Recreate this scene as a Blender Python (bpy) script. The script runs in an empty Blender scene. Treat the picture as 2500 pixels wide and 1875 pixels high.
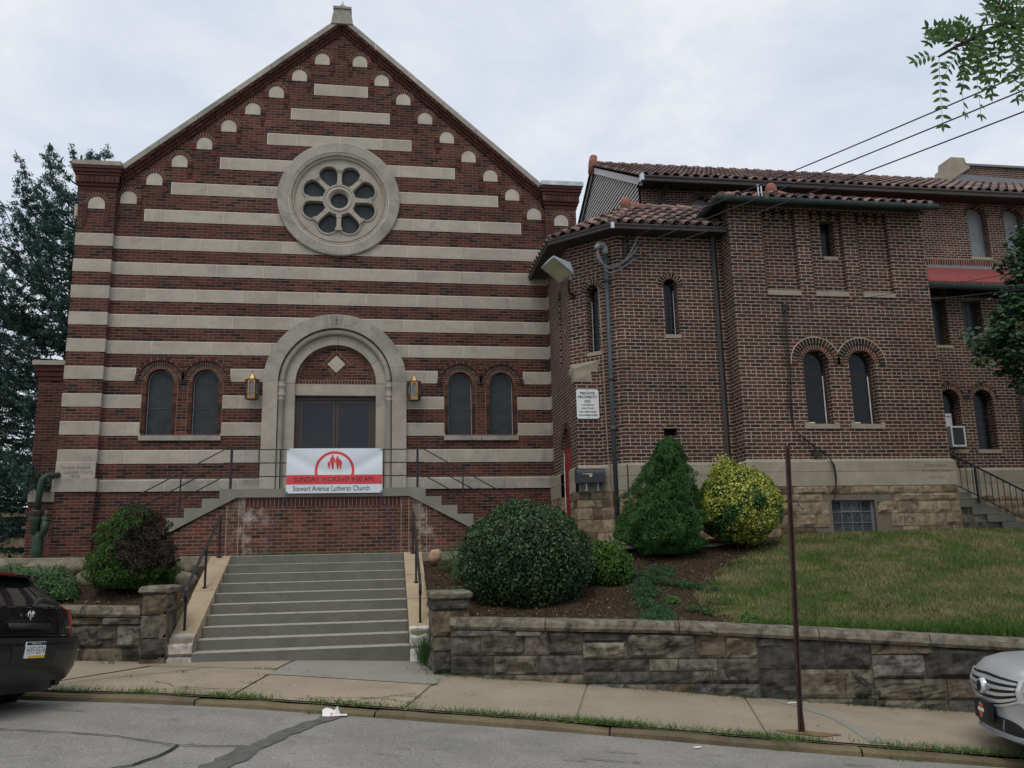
import bpy, math, random
import numpy as np
from mathutils import Vector, noise, geometry
R=math.radians; PI=math.pi
random.seed(7); RNG=np.random.default_rng(11)
scene=bpy.context.scene; C=scene.collection
ORG={}
# ------------------------------------------------------------------ materials
MATS={}
class NT:
    def __init__(s,nt): s.nt=nt
    def n(s,t,**k):
        nd=s.nt.nodes.new(t)
        for a,b in k.items(): setattr(nd,a,b)
        return nd
    def l(s,a,b): s.nt.links.new(a,b)
    def m(s,op,a,b=None,c=None,clamp=False):
        nd=s.n('ShaderNodeMath',operation=op); nd.use_clamp=clamp
        for i,v in enumerate((a,b,c)):
            if v is None: continue
            if isinstance(v,(int,float)): nd.inputs[i].default_value=v
            else: s.l(v,nd.inputs[i])
        return nd.outputs[0]
    def ramp(s,f,stops,interp='LINEAR'):
        nd=s.n('ShaderNodeValToRGB'); cr=nd.color_ramp; cr.interpolation=interp
        while len(cr.elements)<len(stops): cr.elements.new(0.5)
        for e,(p,c) in zip(cr.elements,stops): e.position=p; e.color=(c[0],c[1],c[2],1)
        if f is not None: s.l(f,nd.inputs[0])
        return nd.outputs[0]
    def mix(s,f,a,b,mode='MIX'):
        nd=s.n('ShaderNodeMix',data_type='RGBA',blend_type=mode)
        if isinstance(f,(int,float)): nd.inputs[0].default_value=f
        else: s.l(f,nd.inputs[0])
        for i,v in ((6,a),(7,b)):
            if isinstance(v,(tuple,list)): nd.inputs[i].default_value=(v[0],v[1],v[2],1)
            else: s.l(v,nd.inputs[i])
        return nd.outputs[2]
    def noise(s,vec,scale,detail=3,rough=.55,dist=0):
        nd=s.n('ShaderNodeTexNoise'); nd.inputs['Scale'].default_value=scale; nd.inputs['Detail'].default_value=detail
        nd.inputs['Roughness'].default_value=rough; nd.inputs['Distortion'].default_value=dist
        if vec is not None: s.l(vec,nd.inputs['Vector'])
        return nd.outputs[0]
def newmat(name,rough=.8,spec=.3,metal=0):
    m=bpy.data.materials.new(name); m.use_nodes=True; t=NT(m.node_tree)
    b=m.node_tree.nodes['Principled BSDF']; b.inputs['Roughness'].default_value=rough
    b.inputs['Specular IOR Level'].default_value=spec; b.inputs['Metallic'].default_value=metal
    t.b=b; MATS[name]=m
    t.pos=t.n('ShaderNodeNewGeometry'); t.P=t.pos.outputs['Position']
    return m,t
def bump(t,h,dist=.01,strength=.6):
    nd=t.n('ShaderNodeBump'); nd.inputs['Distance'].default_value=dist; nd.inputs['Strength'].default_value=strength
    t.l(h,nd.inputs['Height']); t.l(nd.outputs[0],t.b.inputs['Normal'])
def plain(name,col,rough=.6,spec=.4,metal=0,var=.15,scale=6,bmp=0):
    m,t=newmat(name,rough,spec,metal)
    f=t.noise(t.P,scale,4)
    a=tuple(c*(1-var) for c in col); b=tuple(min(1,c*(1+var)) for c in col)
    t.l(t.ramp(f,[(.3,a),(.7,b)]),t.b.inputs['Base Color'])
    if bmp: bump(t,t.noise(t.P,scale*6,4),bmp)
    return m
def uv_of(t):
    sx=t.n('ShaderNodeSeparateXYZ'); t.l(t.P,sx.inputs[0])
    sn=t.n('ShaderNodeSeparateXYZ'); t.l(t.pos.outputs['True Normal'],sn.inputs[0])
    x,y,z=sx.outputs; nx,ny,nz=sn.outputs
    u=t.m('ADD',t.m('MULTIPLY',x,t.m('MULTIPLY',ny,-1)),t.m('MULTIPLY',y,nx))
    return u,z,x,y,nz
def brick(name,bw,bh,mj,cols,mort,header=0,zoff=0,white=False,dirt=.35):
    m,t=newmat(name,.85,.25)
    u,v,x,y,nz=uv_of(t)
    wob=t.noise(t.P,9,2); wob2=t.noise(t.P,7.3,2)
    u=t.m('ADD',u,t.m('MULTIPLY',t.m('SUBTRACT',wob,.5),.012)); v=t.m('ADD',t.m('SUBTRACT',v,zoff),t.m('MULTIPLY',t.m('SUBTRACT',wob2,.5),.006))
    rv=t.m('DIVIDE',v,bh); row=t.m('FLOOR',rv); fv=t.m('FRACT',rv)
    off=t.m('MULTIPLY',t.m('FLOORED_MODULO',row,2),.5)
    if header:
        h=t.m('LESS_THAN',t.m('FLOORED_MODULO',row,header),.5)
        w=t.m('SUBTRACT',bw,t.m('MULTIPLY',h,bw*.5))
    else: w=t.m('ADD',bw,0)
    uu=t.m('ADD',t.m('DIVIDE',u,w),off); cell=t.m('FLOOR',uu); fu=t.m('FRACT',uu)
    du=t.m('MULTIPLY',t.m('MINIMUM',fu,t.m('SUBTRACT',1,fu)),w); dv=t.m('MULTIPLY',t.m('MINIMUM',fv,t.m('SUBTRACT',1,fv)),bh)
    d=t.m('MINIMUM',du,dv)
    mr=t.n('ShaderNodeMapRange'); mr.interpolation_type='SMOOTHSTEP'
    mr.inputs['From Min'].default_value=mj*.5-.0015; mr.inputs['From Max'].default_value=mj*.5+.003
    t.l(d,mr.inputs[0]); bm=mr.outputs[0]
    wn=t.n('ShaderNodeTexWhiteNoise',noise_dimensions='2D'); cv=t.n('ShaderNodeCombineXYZ'); t.l(cell,cv.inputs[0]); t.l(row,cv.inputs[1]); t.l(cv.outputs[0],wn.inputs[0])
    bc=t.ramp(wn.outputs[0],cols,'LINEAR')
    wn2=t.n('ShaderNodeTexWhiteNoise',noise_dimensions='3D'); cv2=t.n('ShaderNodeCombineXYZ'); t.l(cell,cv2.inputs[1]); t.l(row,cv2.inputs[0]); t.l(cv2.outputs[0],wn2.inputs[0])
    fine=t.noise(t.P,60,3)
    bc=t.mix(1,bc,t.ramp(t.m('ADD',t.m('MULTIPLY',wn2.outputs[0],.6),t.m('MULTIPLY',fine,.4)),[(.1,(.68,.7,.72)),(.9,(1.3,1.26,1.24))]),'MULTIPLY')
    mc=t.mix(1,(mort[0],mort[1],mort[2]),t.ramp(t.noise(t.P,3,3),[(.3,(.78,.78,.78)),(.7,(1.12,1.1,1.08))]),'MULTIPLY')
    col=t.mix(bm,mc,bc)
    if white:
        st=t.m('MULTIPLY',t.ramp(t.noise(t.P,5,6,.7),[(.47,(0,0,0)),(.62,(1,1,1))]),1)
        # efflorescence near the two old downpipe scars
        a=t.m('SUBTRACT',1,t.m('MINIMUM',1,t.m('MULTIPLY',t.m('ABSOLUTE',t.m('ADD',x,2.38)),2.2)))
        b=t.m('SUBTRACT',1,t.m('MINIMUM',1,t.m('MULTIPLY',t.m('ABSOLUTE',t.m('SUBTRACT',x,.9)),3.2)))
        col=t.mix(t.m('MULTIPLY',st,t.m('MAXIMUM',a,b)),col,(.42,.38,.35))
    gr=t.ramp(t.noise(t.P,.55,5,.65),[(.38,(1-dirt,1-dirt,1-dirt)),(.68,(1.08,1.08,1.08))])
    col=t.mix(1,col,gr,'MULTIPLY')
    t.l(col,t.b.inputs['Base Color'])
    bump(t,t.m('ADD',bm,t.m('MULTIPLY',fine,.25)),.006,.7)
    return m
def island(name,cols,rough=.7,spec=.3,nscale=8,nvar=.25,bmp=0,bscale=30,interp='LINEAR',stain=None):
    m,t=newmat(name,rough,spec)
    f=t.pos.outputs['Random Per Island']
    c=t.ramp(f,cols,interp)
    c=t.mix(1,c,t.ramp(t.noise(t.P,nscale,4,.6),[(.3,(1-nvar,)*3),(.7,(1+nvar,)*3)]),'MULTIPLY')
    if stain:
        c=t.mix(t.ramp(t.noise(t.P,stain[1],5,.65,1.2),[(stain[2],(0,0,0)),(stain[2]+.12,(1,1,1))]),c,stain[0])
    t.l(c,t.b.inputs['Base Color'])
    if bmp: bump(t,t.noise(t.P,bscale,5,.65),bmp,.9)
    return m
def leafmat(name,cols,rough=.5,spec=.35,clump=1.2,trans=.25):
    m,t=newmat(name,rough,spec)
    f=t.pos.outputs['Random Per Island']
    g=t.m('ADD',t.m('MULTIPLY',f,.6),t.m('MULTIPLY',t.noise(t.P,clump,3),.5))
    c=t.ramp(g,cols); t.l(c,t.b.inputs['Base Color'])
    tr=t.n('ShaderNodeBsdfTranslucent'); t.l(c,tr.inputs[0]); mx=t.n('ShaderNodeMixShader'); mx.inputs[0].default_value=trans
    out=t.nt.nodes['Material Output']; t.l(t.b.outputs[0],mx.inputs[1]); t.l(tr.outputs[0],mx.inputs[2]); t.l(mx.outputs[0],out.inputs[0])
    return m
RED=[(0,(.02,.017,.019)),(.13,(.03,.02,.02)),(.2,(.06,.027,.023)),(.5,(.088,.034,.028)),(.85,(.118,.041,.032)),(1,(.078,.038,.03))]
M_BR=brick('facade_brick',.24,.0687,.009,RED,(.235,.145,.115),zoff=.0415)
M_PB=brick('platform_brick',.205,.0672,.010,[(0,(.035,.025,.022)),(.12,(.07,.032,.026)),(.6,(.105,.045,.035)),(.9,(.14,.055,.04)),(1,(.2,.055,.035))],(.27,.19,.145),white=True)
OLD=[(0,(.02,.018,.02)),(.07,(.03,.023,.021)),(.16,(.05,.03,.025)),(.55,(.068,.034,.029)),(.85,(.098,.04,.033)),(1,(.062,.042,.03))]
M_OB=brick('old_brick',.216,.0746,.0145,OLD,(.42,.34,.275),header=6,zoff=.02,dirt=.3)
M_VO=island('arch_brick',[(0,(.03,.02,.018)),(.4,(.07,.034,.026)),(1,(.13,.05,.035))],.85,.2,20,.2)
M_VD=island('arch_brick_dark',[(0,(.012,.011,.012)),(.7,(.03,.022,.02)),(1,(.09,.045,.03))],.85,.2,20,.2)
M_VF=island('corbel_brick',RED,.85,.2,20,.2)
M_VH=island('hood_brick',[(0,(.05,.022,.02)),(1,(.085,.032,.028))],.85,.2,20,.2)
M_MO=plain('mortar',(.34,.26,.19),.95,.1,var=.12)
M_MW=plain('white_mortar',(.66,.62,.54),.95,.1,var=.1)
M_OM=plain('old_mortar',(.45,.35,.27),.95,.1,var=.12)
def stone(name,c1,c2,st=(.16,.155,.14),th=.56):
    m,t=newmat(name,.85,.2)
    f=t.pos.outputs['Random Per Island']
    c=t.ramp(f,[(0,c1),(1,c2)])
    c=t.mix(1,c,t.ramp(t.noise(t.P,2.2,6,.6,.6),[(.3,(.83,.83,.83)),(.7,(1.12,1.12,1.12))]),'MULTIPLY')
    c=t.mix(1,c,t.ramp(t.noise(t.P,45,3),[(.3,(.9,.9,.9)),(.7,(1.08,1.08,1.08))]),'MULTIPLY')
    c=t.mix(t.ramp(t.noise(t.P,1.1,7,.68,.4),[(th,(0,0,0)),(th+.18,(.6,.6,.6))]),c,st)
    t.l(c,t.b.inputs['Base Color']); bump(t,t.noise(t.P,50,4),.003,.6)
    return m
M_LS=stone('limestone',(.34,.31,.265),(.405,.372,.318))
M_LD=stone('limestone_weathered',(.33,.31,.27),(.37,.345,.3),(.12,.12,.115),.47)
M_LP=stone('limestone_plate',(.42,.39,.34),(.46,.43,.37),(.25,.24,.21),.6)
M_OS=stone('old_limestone',(.29,.26,.2),(.33,.295,.23),(.16,.14,.11),.56)
M_SS=island('sandstone',[(0,(.10,.075,.05)),(.2,(.2,.155,.105)),(.6,(.27,.215,.145)),(1,(.23,.18,.115))],.95,.1,7,.4,.018,14,stain=((.07,.055,.042),3.6,.56))
M_RW=island('rubble_stone',[(0,(.05,.048,.045)),(.16,(.075,.07,.06)),(.32,(.115,.108,.09)),(.46,(.15,.132,.098)),(.58,(.115,.085,.055)),(.72,(.165,.158,.14)),(.88,(.085,.082,.078)),(1,(.2,.185,.145))],.93,.15,7,.6,.022,13,stain=((.032,.029,.027),3.4,.55))
M_CP=island('coping_stone',[(0,(.13,.115,.09)),(1,(.2,.18,.14))],.95,.15,7,.5,.02,12,stain=((.06,.056,.048),3.4,.52))
M_SAND=plain('dark_joint',(.16,.14,.11),.95,.1)
M_CAP=plain('painted_step_concrete',(.2,.2,.165),.75,.25,var=.12,scale=2.5,bmp=.006)
M_CON=stone('stair_concrete',(.155,.155,.136),(.17,.168,.148),(.13,.13,.115),.6)  # riser tone, darkened to stand for the shade on upright faces
M_TRE=plain('tread_top_lit',(.34,.32,.27),.9,.2,var=.15,scale=8)  # lighter than the risers: light on the tread tops put into the colour
M_CHK=stone('cheek_concrete',(.4,.31,.205),(.42,.33,.22),(.27,.23,.17),.62)
M_CHG=plain('cheek_grey',(.26,.235,.18),.9,.2,var=.2)
M_ROUGH=plain('broken_plaster',(.42,.38,.34),.95,.1,var=.35,scale=14,bmp=.02)
M_WP=plain('white_paint_chipped',(.62,.61,.58),.8,.2,var=.15,scale=12)
M_IRON=plain('black_iron',(.012,.012,.013),.45,.5,var=.2)
M_BRN=plain('brown_gutter',(.035,.028,.025),.45,.45,var=.1)
M_GRN=plain('green_gutter',(.018,.034,.033),.4,.5,var=.2)
M_GREY=plain('grey_flashing',(.16,.17,.185),.5,.4,var=.08)
M_SHN=plain('bare_metal',(.55,.57,.6),.35,.6,.6,var=.1)
M_CAPM=plain('metal_cap',(.45,.5,.53),.6,.4,var=.35,scale=5)
M_GL=plain('storm_glass',(.032,.039,.042),.3,.25,var=.25,scale=5)
M_GLF=plain('clouded_glazing',(.2,.23,.23),.35,.4,var=.15,scale=3)
M_GLD=plain('dark_glass',(.009,.012,.016),.15,.22,var=.35,scale=14)
M_DOORG=plain('door_glass',(.01,.014,.018),.03,.4,var=.05)
M_FRB=plain('bronze_frame',(.055,.042,.035),.4,.5,var=.1)
M_FRW=plain('white_caulk',(.6,.6,.62),.6,.3,var=.2)
M_LEAD=plain('lead_came',(.05,.055,.06),.5,.4)
M_TRB=plain('brown_timber',(.06,.033,.025),.6,.3)
M_REDD=plain('red_door',(.24,.012,.016),.45,.4,var=.15,scale=3)
M_SHRED=plain('red_shingle',(.2,.05,.045),.9,.15,var=.3,scale=9)
M_TILE=island('clay_tile',[(0,(.065,.043,.038)),(.35,(.125,.084,.074)),(.75,(.2,.135,.118)),(.93,(.25,.165,.14)),(1,(.34,.18,.13))],.75,.3,14,.35)
M_TPAN=plain('tile_pan',(.035,.022,.02),.9,.2)
M_TERR=plain('terracotta',(.26,.11,.075),.7,.25,var=.15)
M_SID=plain('aluminium_siding',(.5,.46,.43),.55,.35,var=.06)
M_BRASS=plain('lantern_brass',(.36,.21,.085),.38,.5,.55,var=.3,scale=12)
M_BRASD=plain('lantern_brass_dark',(.12,.075,.04),.5,.4,.3,var=.3,scale=12)
M_LGL=plain('lantern_glass',(.13,.17,.2),.15,.5,var=.2)
M_GALV=plain('galvanised',(.3,.34,.37),.5,.4,.2,var=.15)
M_LENS=plain('lamp_lens',(.3,.29,.17),.3,.5,var=.2)
M_PIPE=plain('grey_conduit',(.045,.06,.068),.55,.4,var=.12)
M_CABLE=plain('black_cable',(.012,.012,.014),.5,.4)
M_CABG=plain('grey_cable',(.11,.12,.13),.6,.3)
M_WIRE=plain('aerial_wire',(.02,.02,.032),.5,.3)
M_COPR=plain('copper_pipe',(.27,.2,.15),.6,.3,var=.3,scale=4)
M_VALV=plain('green_valve_paint',(.016,.036,.022),.5,.4,var=.35,scale=7)
M_RUST=plain('rusty_post',(.062,.038,.034),.8,.2,var=.3,scale=9)
M_WHT=plain('sign_white',(.72,.74,.74),.5,.3,var=.03)
M_INK=plain('sign_ink',(.02,.022,.026),.6,.3,var=.02)
M_BANW=plain('banner_vinyl',(.68,.74,.8),.45,.35,var=.03,scale=3)
M_BANR=plain('banner_red',(.62,.07,.075),.45,.35,var=.05)
M_BANI=plain('banner_ink',(.05,.055,.09),.5,.3)
M_BANM=plain('banner_maroon',(.15,.02,.035),.5,.3)
M_ROPE=plain('blue_rope',(.05,.07,.2),.8,.2)
M_MBX=plain('mailbox_paint',(.03,.037,.045),.45,.45,var=.12)
M_GOLD=plain('pale_gold',(.42,.36,.22),.5,.4)
M_AC=plain('ac_casing',(.3,.32,.34),.5,.4)
M_ACW=plain('ac_trim',(.55,.58,.58),.5,.4)
M_ACG=plain('ac_grille',(.03,.038,.042),.7,.3)
M_PAPER=plain('paper',(.75,.74,.72),.8,.2,var=.05)
M_BLD=plain('boulder_stone',(.42,.29,.19),.9,.2,var=.3,scale=7,bmp=.01)
M_WOOD=plain('bark',(.07,.055,.042),.95,.1,var=.4,scale=12,bmp=.01)
M_TERC=plain('path_concrete',(.34,.32,.27),.9,.2,var=.15)
# leaves
L_BOX=leafmat('boxwood_leaf',[(.15,(.012,.03,.016)),(.45,(.028,.065,.03)),(.7,(.06,.12,.045)),(1,(.2,.27,.1))],.38,.5,3)
L_CON=leafmat('cone_spruce_leaf',[(.15,(.02,.065,.018)),(.5,(.042,.12,.03)),(.8,(.07,.17,.04)),(1,(.1,.21,.055))],.6,.2,4)
L_YEL=leafmat('golden_leaf',[(.18,(.025,.08,.018)),(.36,(.06,.16,.03)),(.46,(.35,.4,.06)),(.7,(.6,.6,.12)),(1,(.78,.77,.35))],.45,.35,5)
L_AZA=leafmat('azalea_leaf',[(.15,(.03,.07,.015)),(.6,(.07,.16,.025)),(1,(.16,.28,.05))],.5,.3,5)
L_SPR=leafmat('blue_spruce_needle',[(.15,(.014,.034,.03)),(.5,(.05,.105,.09)),(1,(.13,.23,.2))],.6,.2,1.0)
L_DSP=leafmat('dwarf_spruce_needle',[(.2,(.02,.05,.012)),(.6,(.05,.12,.022)),(1,(.11,.21,.04))],.6,.2,3)
L_DEAD=leafmat('dead_needle',[(.2,(.022,.018,.016)),(.6,(.05,.042,.034)),(1,(.08,.065,.05))],.8,.1,3,.1)
L_TREE=leafmat('street_tree_leaf',[(.15,(.012,.034,.016)),(.55,(.03,.075,.03)),(.85,(.06,.13,.045)),(1,(.12,.2,.08))],.4,.45,1.5)
L_LOC=leafmat('locust_leaf',[(.15,(.035,.085,.02)),(.6,(.07,.15,.035)),(1,(.12,.2,.05))],.5,.3,3,.35)
L_HERB=leafmat('herb_leaf',[(.15,(.02,.06,.018)),(.6,(.05,.125,.032)),(1,(.11,.2,.06))],.5,.3,4)
L_YGR=leafmat('golden_bush_green_leaf',[(.2,(.02,.065,.016)),(.7,(.05,.14,.03)),(1,(.12,.24,.05))],.4,.45,4)
L_JUN=leafmat('juniper_leaf',[(.15,(.02,.06,.03)),(.6,(.04,.11,.05)),(1,(.08,.17,.07))],.6,.2,4)
def grassmat():
    m,t=newmat('grass_blade',.6,.2)
    f=t.pos.outputs['Random Per Island']
    dry=t.ramp(t.noise(t.P,1.3,5,.65),[(.4,(0,0,0)),(.58,(1,1,1))])
    g=t.ramp(f,[(0,(.04,.085,.016)),(.6,(.08,.15,.028)),(1,(.15,.22,.05))])
    d=t.ramp(f,[(0,(.13,.12,.05)),(.55,(.29,.24,.12)),(1,(.42,.35,.2))])
    t.l(t.mix(t.m('MULTIPLY',dry,.75),g,d),t.b.inputs['Base Color'])
grassmat()
M_SOIL=island('soil_mulch',[(0,(.05,.034,.024)),(1,(.05,.034,.024))],.97,.1,18,.55,.03,30,stain=((.12,.085,.055),9,.57))
def lawnmat():
    m,t=newmat('lawn_earth',.95,.1)
    c=t.ramp(t.noise(t.P,.9,4,.6),[(.42,(.05,.07,.022)),(.62,(.16,.13,.065))])
    t.l(t.mix(1,c,t.ramp(t.noise(t.P,30,3),[(.3,(.6,.6,.6)),(.7,(1.3,1.3,1.3))]),'MULTIPLY'),t.b.inputs['Base Color'])
lawnmat()
M_CHIP=island('mulch_chip',[(0,(.03,.02,.014)),(.5,(.08,.05,.032)),(.85,(.17,.12,.07)),(1,(.45,.38,.25))],.9,.1)
def asphalt():
    m,t=newmat('asphalt',.9,.25)
    c=t.ramp(t.noise(t.P,95,2,.8),[(.3,(.105,.1,.09)),(.5,(.225,.217,.195)),(.7,(.46,.445,.4))])
    c=t.mix(1,c,t.ramp(t.noise(t.P,1.1,6,.62,.5),[(.3,(.78,.78,.79)),(.7,(1.16,1.15,1.13))]),'MULTIPLY')
    mp=t.n('ShaderNodeMapping'); mp.inputs['Rotation'].default_value=(0,0,R(17)); mp.inputs['Scale'].default_value=(1.1,5,1); t.l(t.P,mp.inputs[0])
    c=t.mix(t.ramp(t.noise(mp.outputs[0],2.6,5,.6),[(.64,(0,0,0)),(.74,(.6,.6,.6))]),c,(.06,.058,.055))
    t.l(c,t.b.inputs['Base Color']); bump(t,t.noise(t.P,160,3),.004,.6)
asphalt()
def walkm(name,a,b,sp):
    m,t=newmat(name,.9,.2)
    c=t.ramp(t.noise(t.P,1.3,6,.6,.4),[(.3,a),(.7,b)])
    c=t.mix(1,c,t.ramp(t.noise(t.P,90,3,.7),[(.3,(1-sp,)*3),(.7,(1+sp,)*3)]),'MULTIPLY')
    c=t.mix(t.ramp(t.noise(t.P,.5,5),[(.56,(0,0,0)),(.75,(.45,.45,.45))]),c,(.14,.125,.1))
    t.l(c,t.b.inputs['Base Color']); bump(t,t.noise(t.P,110,3),.003,.5)
walkm('sidewalk_concrete',(.26,.22,.162),(.335,.285,.21),.22)
walkm('sidewalk_new',(.235,.225,.195),(.28,.265,.225),.06)
walkm('sidewalk_pebble',(.26,.215,.155),(.36,.3,.215),.4)
walkm('kerb_stone',(.085,.07,.045),(.21,.17,.1),.4)
M_TAR=plain('crack_tar',(.018,.018,.02),.7,.3,var=.2)
M_TAR2=plain('old_patch',(.115,.11,.102),.85,.3,var=.25,scale=8)
M_DIRT=plain('joint_dirt',(.05,.04,.028),.95,.1,var=.4,scale=20)
M_RSTN=plain('rust_stain',(.2,.13,.08),.9,.15,var=.3,scale=8)
M_BPAINT=plain('black_car_paint',(.006,.007,.009),.07,.6,var=.02)
M_BPLAS=plain('bumper_black',(.013,.014,.016),.25,.5,var=.05)
M_CGL=plain('car_glass',(.008,.01,.012),.03,.7,var=.02)
M_SPAINT=plain('silver_paint',(.6,.62,.65),.22,.5,.4,var=.02)
M_CHR=plain('chrome',(.72,.74,.76),.25,.6,.5,var=.02)
M_PLAS=plain('black_plastic',(.014,.015,.017),.5,.4)
M_TAIL=plain('tail_lamp_red',(.33,.008,.014),.12,.6,var=.05)
M_TAILC=plain('tail_lamp_clear',(.5,.36,.34),.15,.6,var=.05)
M_HEAD=plain('headlamp_clear',(.5,.53,.56),.1,.6)
M_TYRE=plain('tyre_rubber',(.012,.012,.013),.85,.2)
M_YEL=plain('plate_yellow',(.6,.4,.03),.5,.3)
M_NAVY=plain('plate_navy',(.015,.02,.07),.5,.3)
M_ORG=plain('emblem_orange',(.6,.1,.035),.5,.3)
M_ENG=plain('engraved_shadow',(.13,.122,.105),.95,.1,var=.1)
G=lambda k: MATS[k]
# ------------------------------------------------------------------ mesh builder
class MB:
    def __init__(s): s.v=[]; s.f=[]; s.m=[]; s.mats=[]
    def mi(s,mat):
        if mat not in s.mats: s.mats.append(mat)
        return s.mats.index(mat)
    def poly(s,pts,mat):
        b=len(s.v); s.v+= [tuple(p) for p in pts]; s.f.append(tuple(range(b,b+len(pts)))); s.m.append(s.mi(mat))
    def raw(s,vs,fs,mat):
        b=len(s.v); s.v+=[tuple(p) for p in vs]; k=s.mi(mat)
        for f in fs: s.f.append(tuple(i+b for i in f)); s.m.append(k)
    def hexa(s,p,mat):   # 8 points: bottom 4 ccw, top 4 ccw
        s.raw(p,[(3,2,1,0),(4,5,6,7),(0,1,5,4),(1,2,6,5),(2,3,7,6),(3,0,4,7)],mat)
    def box(s,x0,x1,y0,y1,z0,z1,mat):
        s.hexa([(x0,y0,z0),(x1,y0,z0),(x1,y1,z0),(x0,y1,z0),(x0,y0,z1),(x1,y0,z1),(x1,y1,z1),(x0,y1,z1)],mat)
    def fbox(s,F,u0,u1,z0,z1,d0,d1,mat): # in wall frame; d = depth behind the face (negative = proud)
        P=F.p; s.hexa([P(u0,z0,d0),P(u1,z0,d0),P(u1,z0,d1),P(u0,z0,d1),P(u0,z1,d0),P(u1,z1,d0),P(u1,z1,d1),P(u0,z1,d1)],mat)
    def prism(s,F,pts,d0,d1,mat): # extruded polygon (ccw seen from outside) in frame
        n=len(pts); vs=[F.p(u,z,d0) for u,z in pts]+[F.p(u,z,d1) for u,z in pts]
        fs=[tuple(range(n)),tuple(range(2*n-1,n-1,-1))]+[(i,i+n,(i+1)%n+n,(i+1)%n) for i in range(n)]
        s.raw(vs,fs,mat)
    def tube(s,path,r,mat,seg=8,cap=True,taper=None):
        path=[Vector(p) for p in path]; n=len(path); vs=[]; fs=[]
        up=Vector((0,0,1)); prev=None
        for i,p in enumerate(path):
            t=(path[min(i+1,n-1)]-path[max(i-1,0)]).normalized()
            a=up if abs(t.dot(up))<.95 else Vector((0,1,0))
            if prev is None: e1=t.cross(a).normalized()
            else: e1=(prev-t*prev.dot(t)).normalized()
            prev=e1; e2=t.cross(e1)
            rr=r if taper is None else r*(1-(1-taper)*i/(n-1))
            for k in range(seg):
                an=2*PI*k/seg; vs.append(p+(e1*math.cos(an)+e2*math.sin(an))*rr)
        for i in range(n-1):
            for k in range(seg):
                fs.append((i*seg+k,i*seg+(k+1)%seg,(i+1)*seg+(k+1)%seg,(i+1)*seg+k))
        if cap: fs.append(tuple(range(seg-1,-1,-1))); fs.append(tuple((n-1)*seg+k for k in range(seg)))
        s.raw(vs,fs,mat)
    def lathe(s,prof,c,axis,mat,seg=24,a0=0,a1=2*PI,ref=None): # prof: (r,h) along axis
        ax=Vector(axis).normalized(); c=Vector(c)
        e1=Vector(ref) if ref else (ax.orthogonal().normalized()); e2=ax.cross(e1)
        full=abs(a1-a0-2*PI)<1e-6; k=seg if full else seg+1; vs=[]; fs=[]
        for i in range(k):
            an=a0+(a1-a0)*i/seg
            for r,h in prof: vs.append(c+(e1*math.cos(an)+e2*math.sin(an))*r+ax*h)
        m=len(prof)
        for i in range(seg):
            j=(i+1)%k
            for q in range(m-1): fs.append((i*m+q,i*m+q+1,j*m+q+1,j*m+q))
        s.raw(vs,fs,mat)
    def build(s,name,parent=None,smooth=False,loc=None,bevel=0,sub=0,local=False):
        me=bpy.data.meshes.new(name)
        if parent is not None: o0=Vector((0,0,0)) if local else ORG.get(parent.name,Vector((0,0,0)))
        else: o0=Vector(loc) if loc is not None else Vector((0,0,0))
        me.from_pydata([(v[0]-o0[0],v[1]-o0[1],v[2]-o0[2]) for v in s.v],[],s.f)
        for m in s.mats: me.materials.append(m)
        if s.m: me.polygons.foreach_set('material_index',s.m)
        if smooth: me.polygons.foreach_set('use_smooth',[True]*len(me.polygons))
        me.update()
        o=bpy.data.objects.new(name,me); C.objects.link(o)
        if parent is not None: o.parent=parent
        else: o.location=o0
        ORG[o.name]=Vector((0,0,0)) if local else o0
        if bevel:
            b=o.modifiers.new('b','BEVEL'); b.width=bevel; b.segments=2; b.limit_method='ANGLE'; b.angle_limit=R(40)
        if sub: q=o.modifiers.new('s','SUBSURF'); q.levels=sub; q.render_levels=sub
        return o
class Fr:
    def __init__(s,o,u): s.o=Vector(o); s.u=Vector(u).normalized(); s.n=s.u.cross(Vector((0,0,1)))
    def p(s,u,z,d=0): return s.o+s.u*u+Vector((0,0,z))-s.n*d
def tag(o,label=None,cat=None,group=None,kind=None):
    if label: o['label']=label
    if cat: o['category']=cat
    if group: o['group']=group
    if kind: o['kind']=kind
    return o
def thing(name,label,cat,loc=(0,0,0),group=None,rot=None):
    o=bpy.data.objects.new(name,None); C.objects.link(o); o.location=loc; o.empty_display_size=.2
    if rot: o.rotation_euler=rot
    ORG[o.name]=Vector(loc); return tag(o,label,cat,group)
def arc(cx,cz,r,a0,a1,n): return [(cx+r*math.cos(a0+(a1-a0)*i/n),cz+r*math.sin(a0+(a1-a0)*i/n)) for i in range(n+1)]
def archpoly(cx,z0,zs,r,n=16): # ccw
    return [(cx-r,z0),(cx+r,z0)]+arc(cx,zs,r,0,PI,n)
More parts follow.
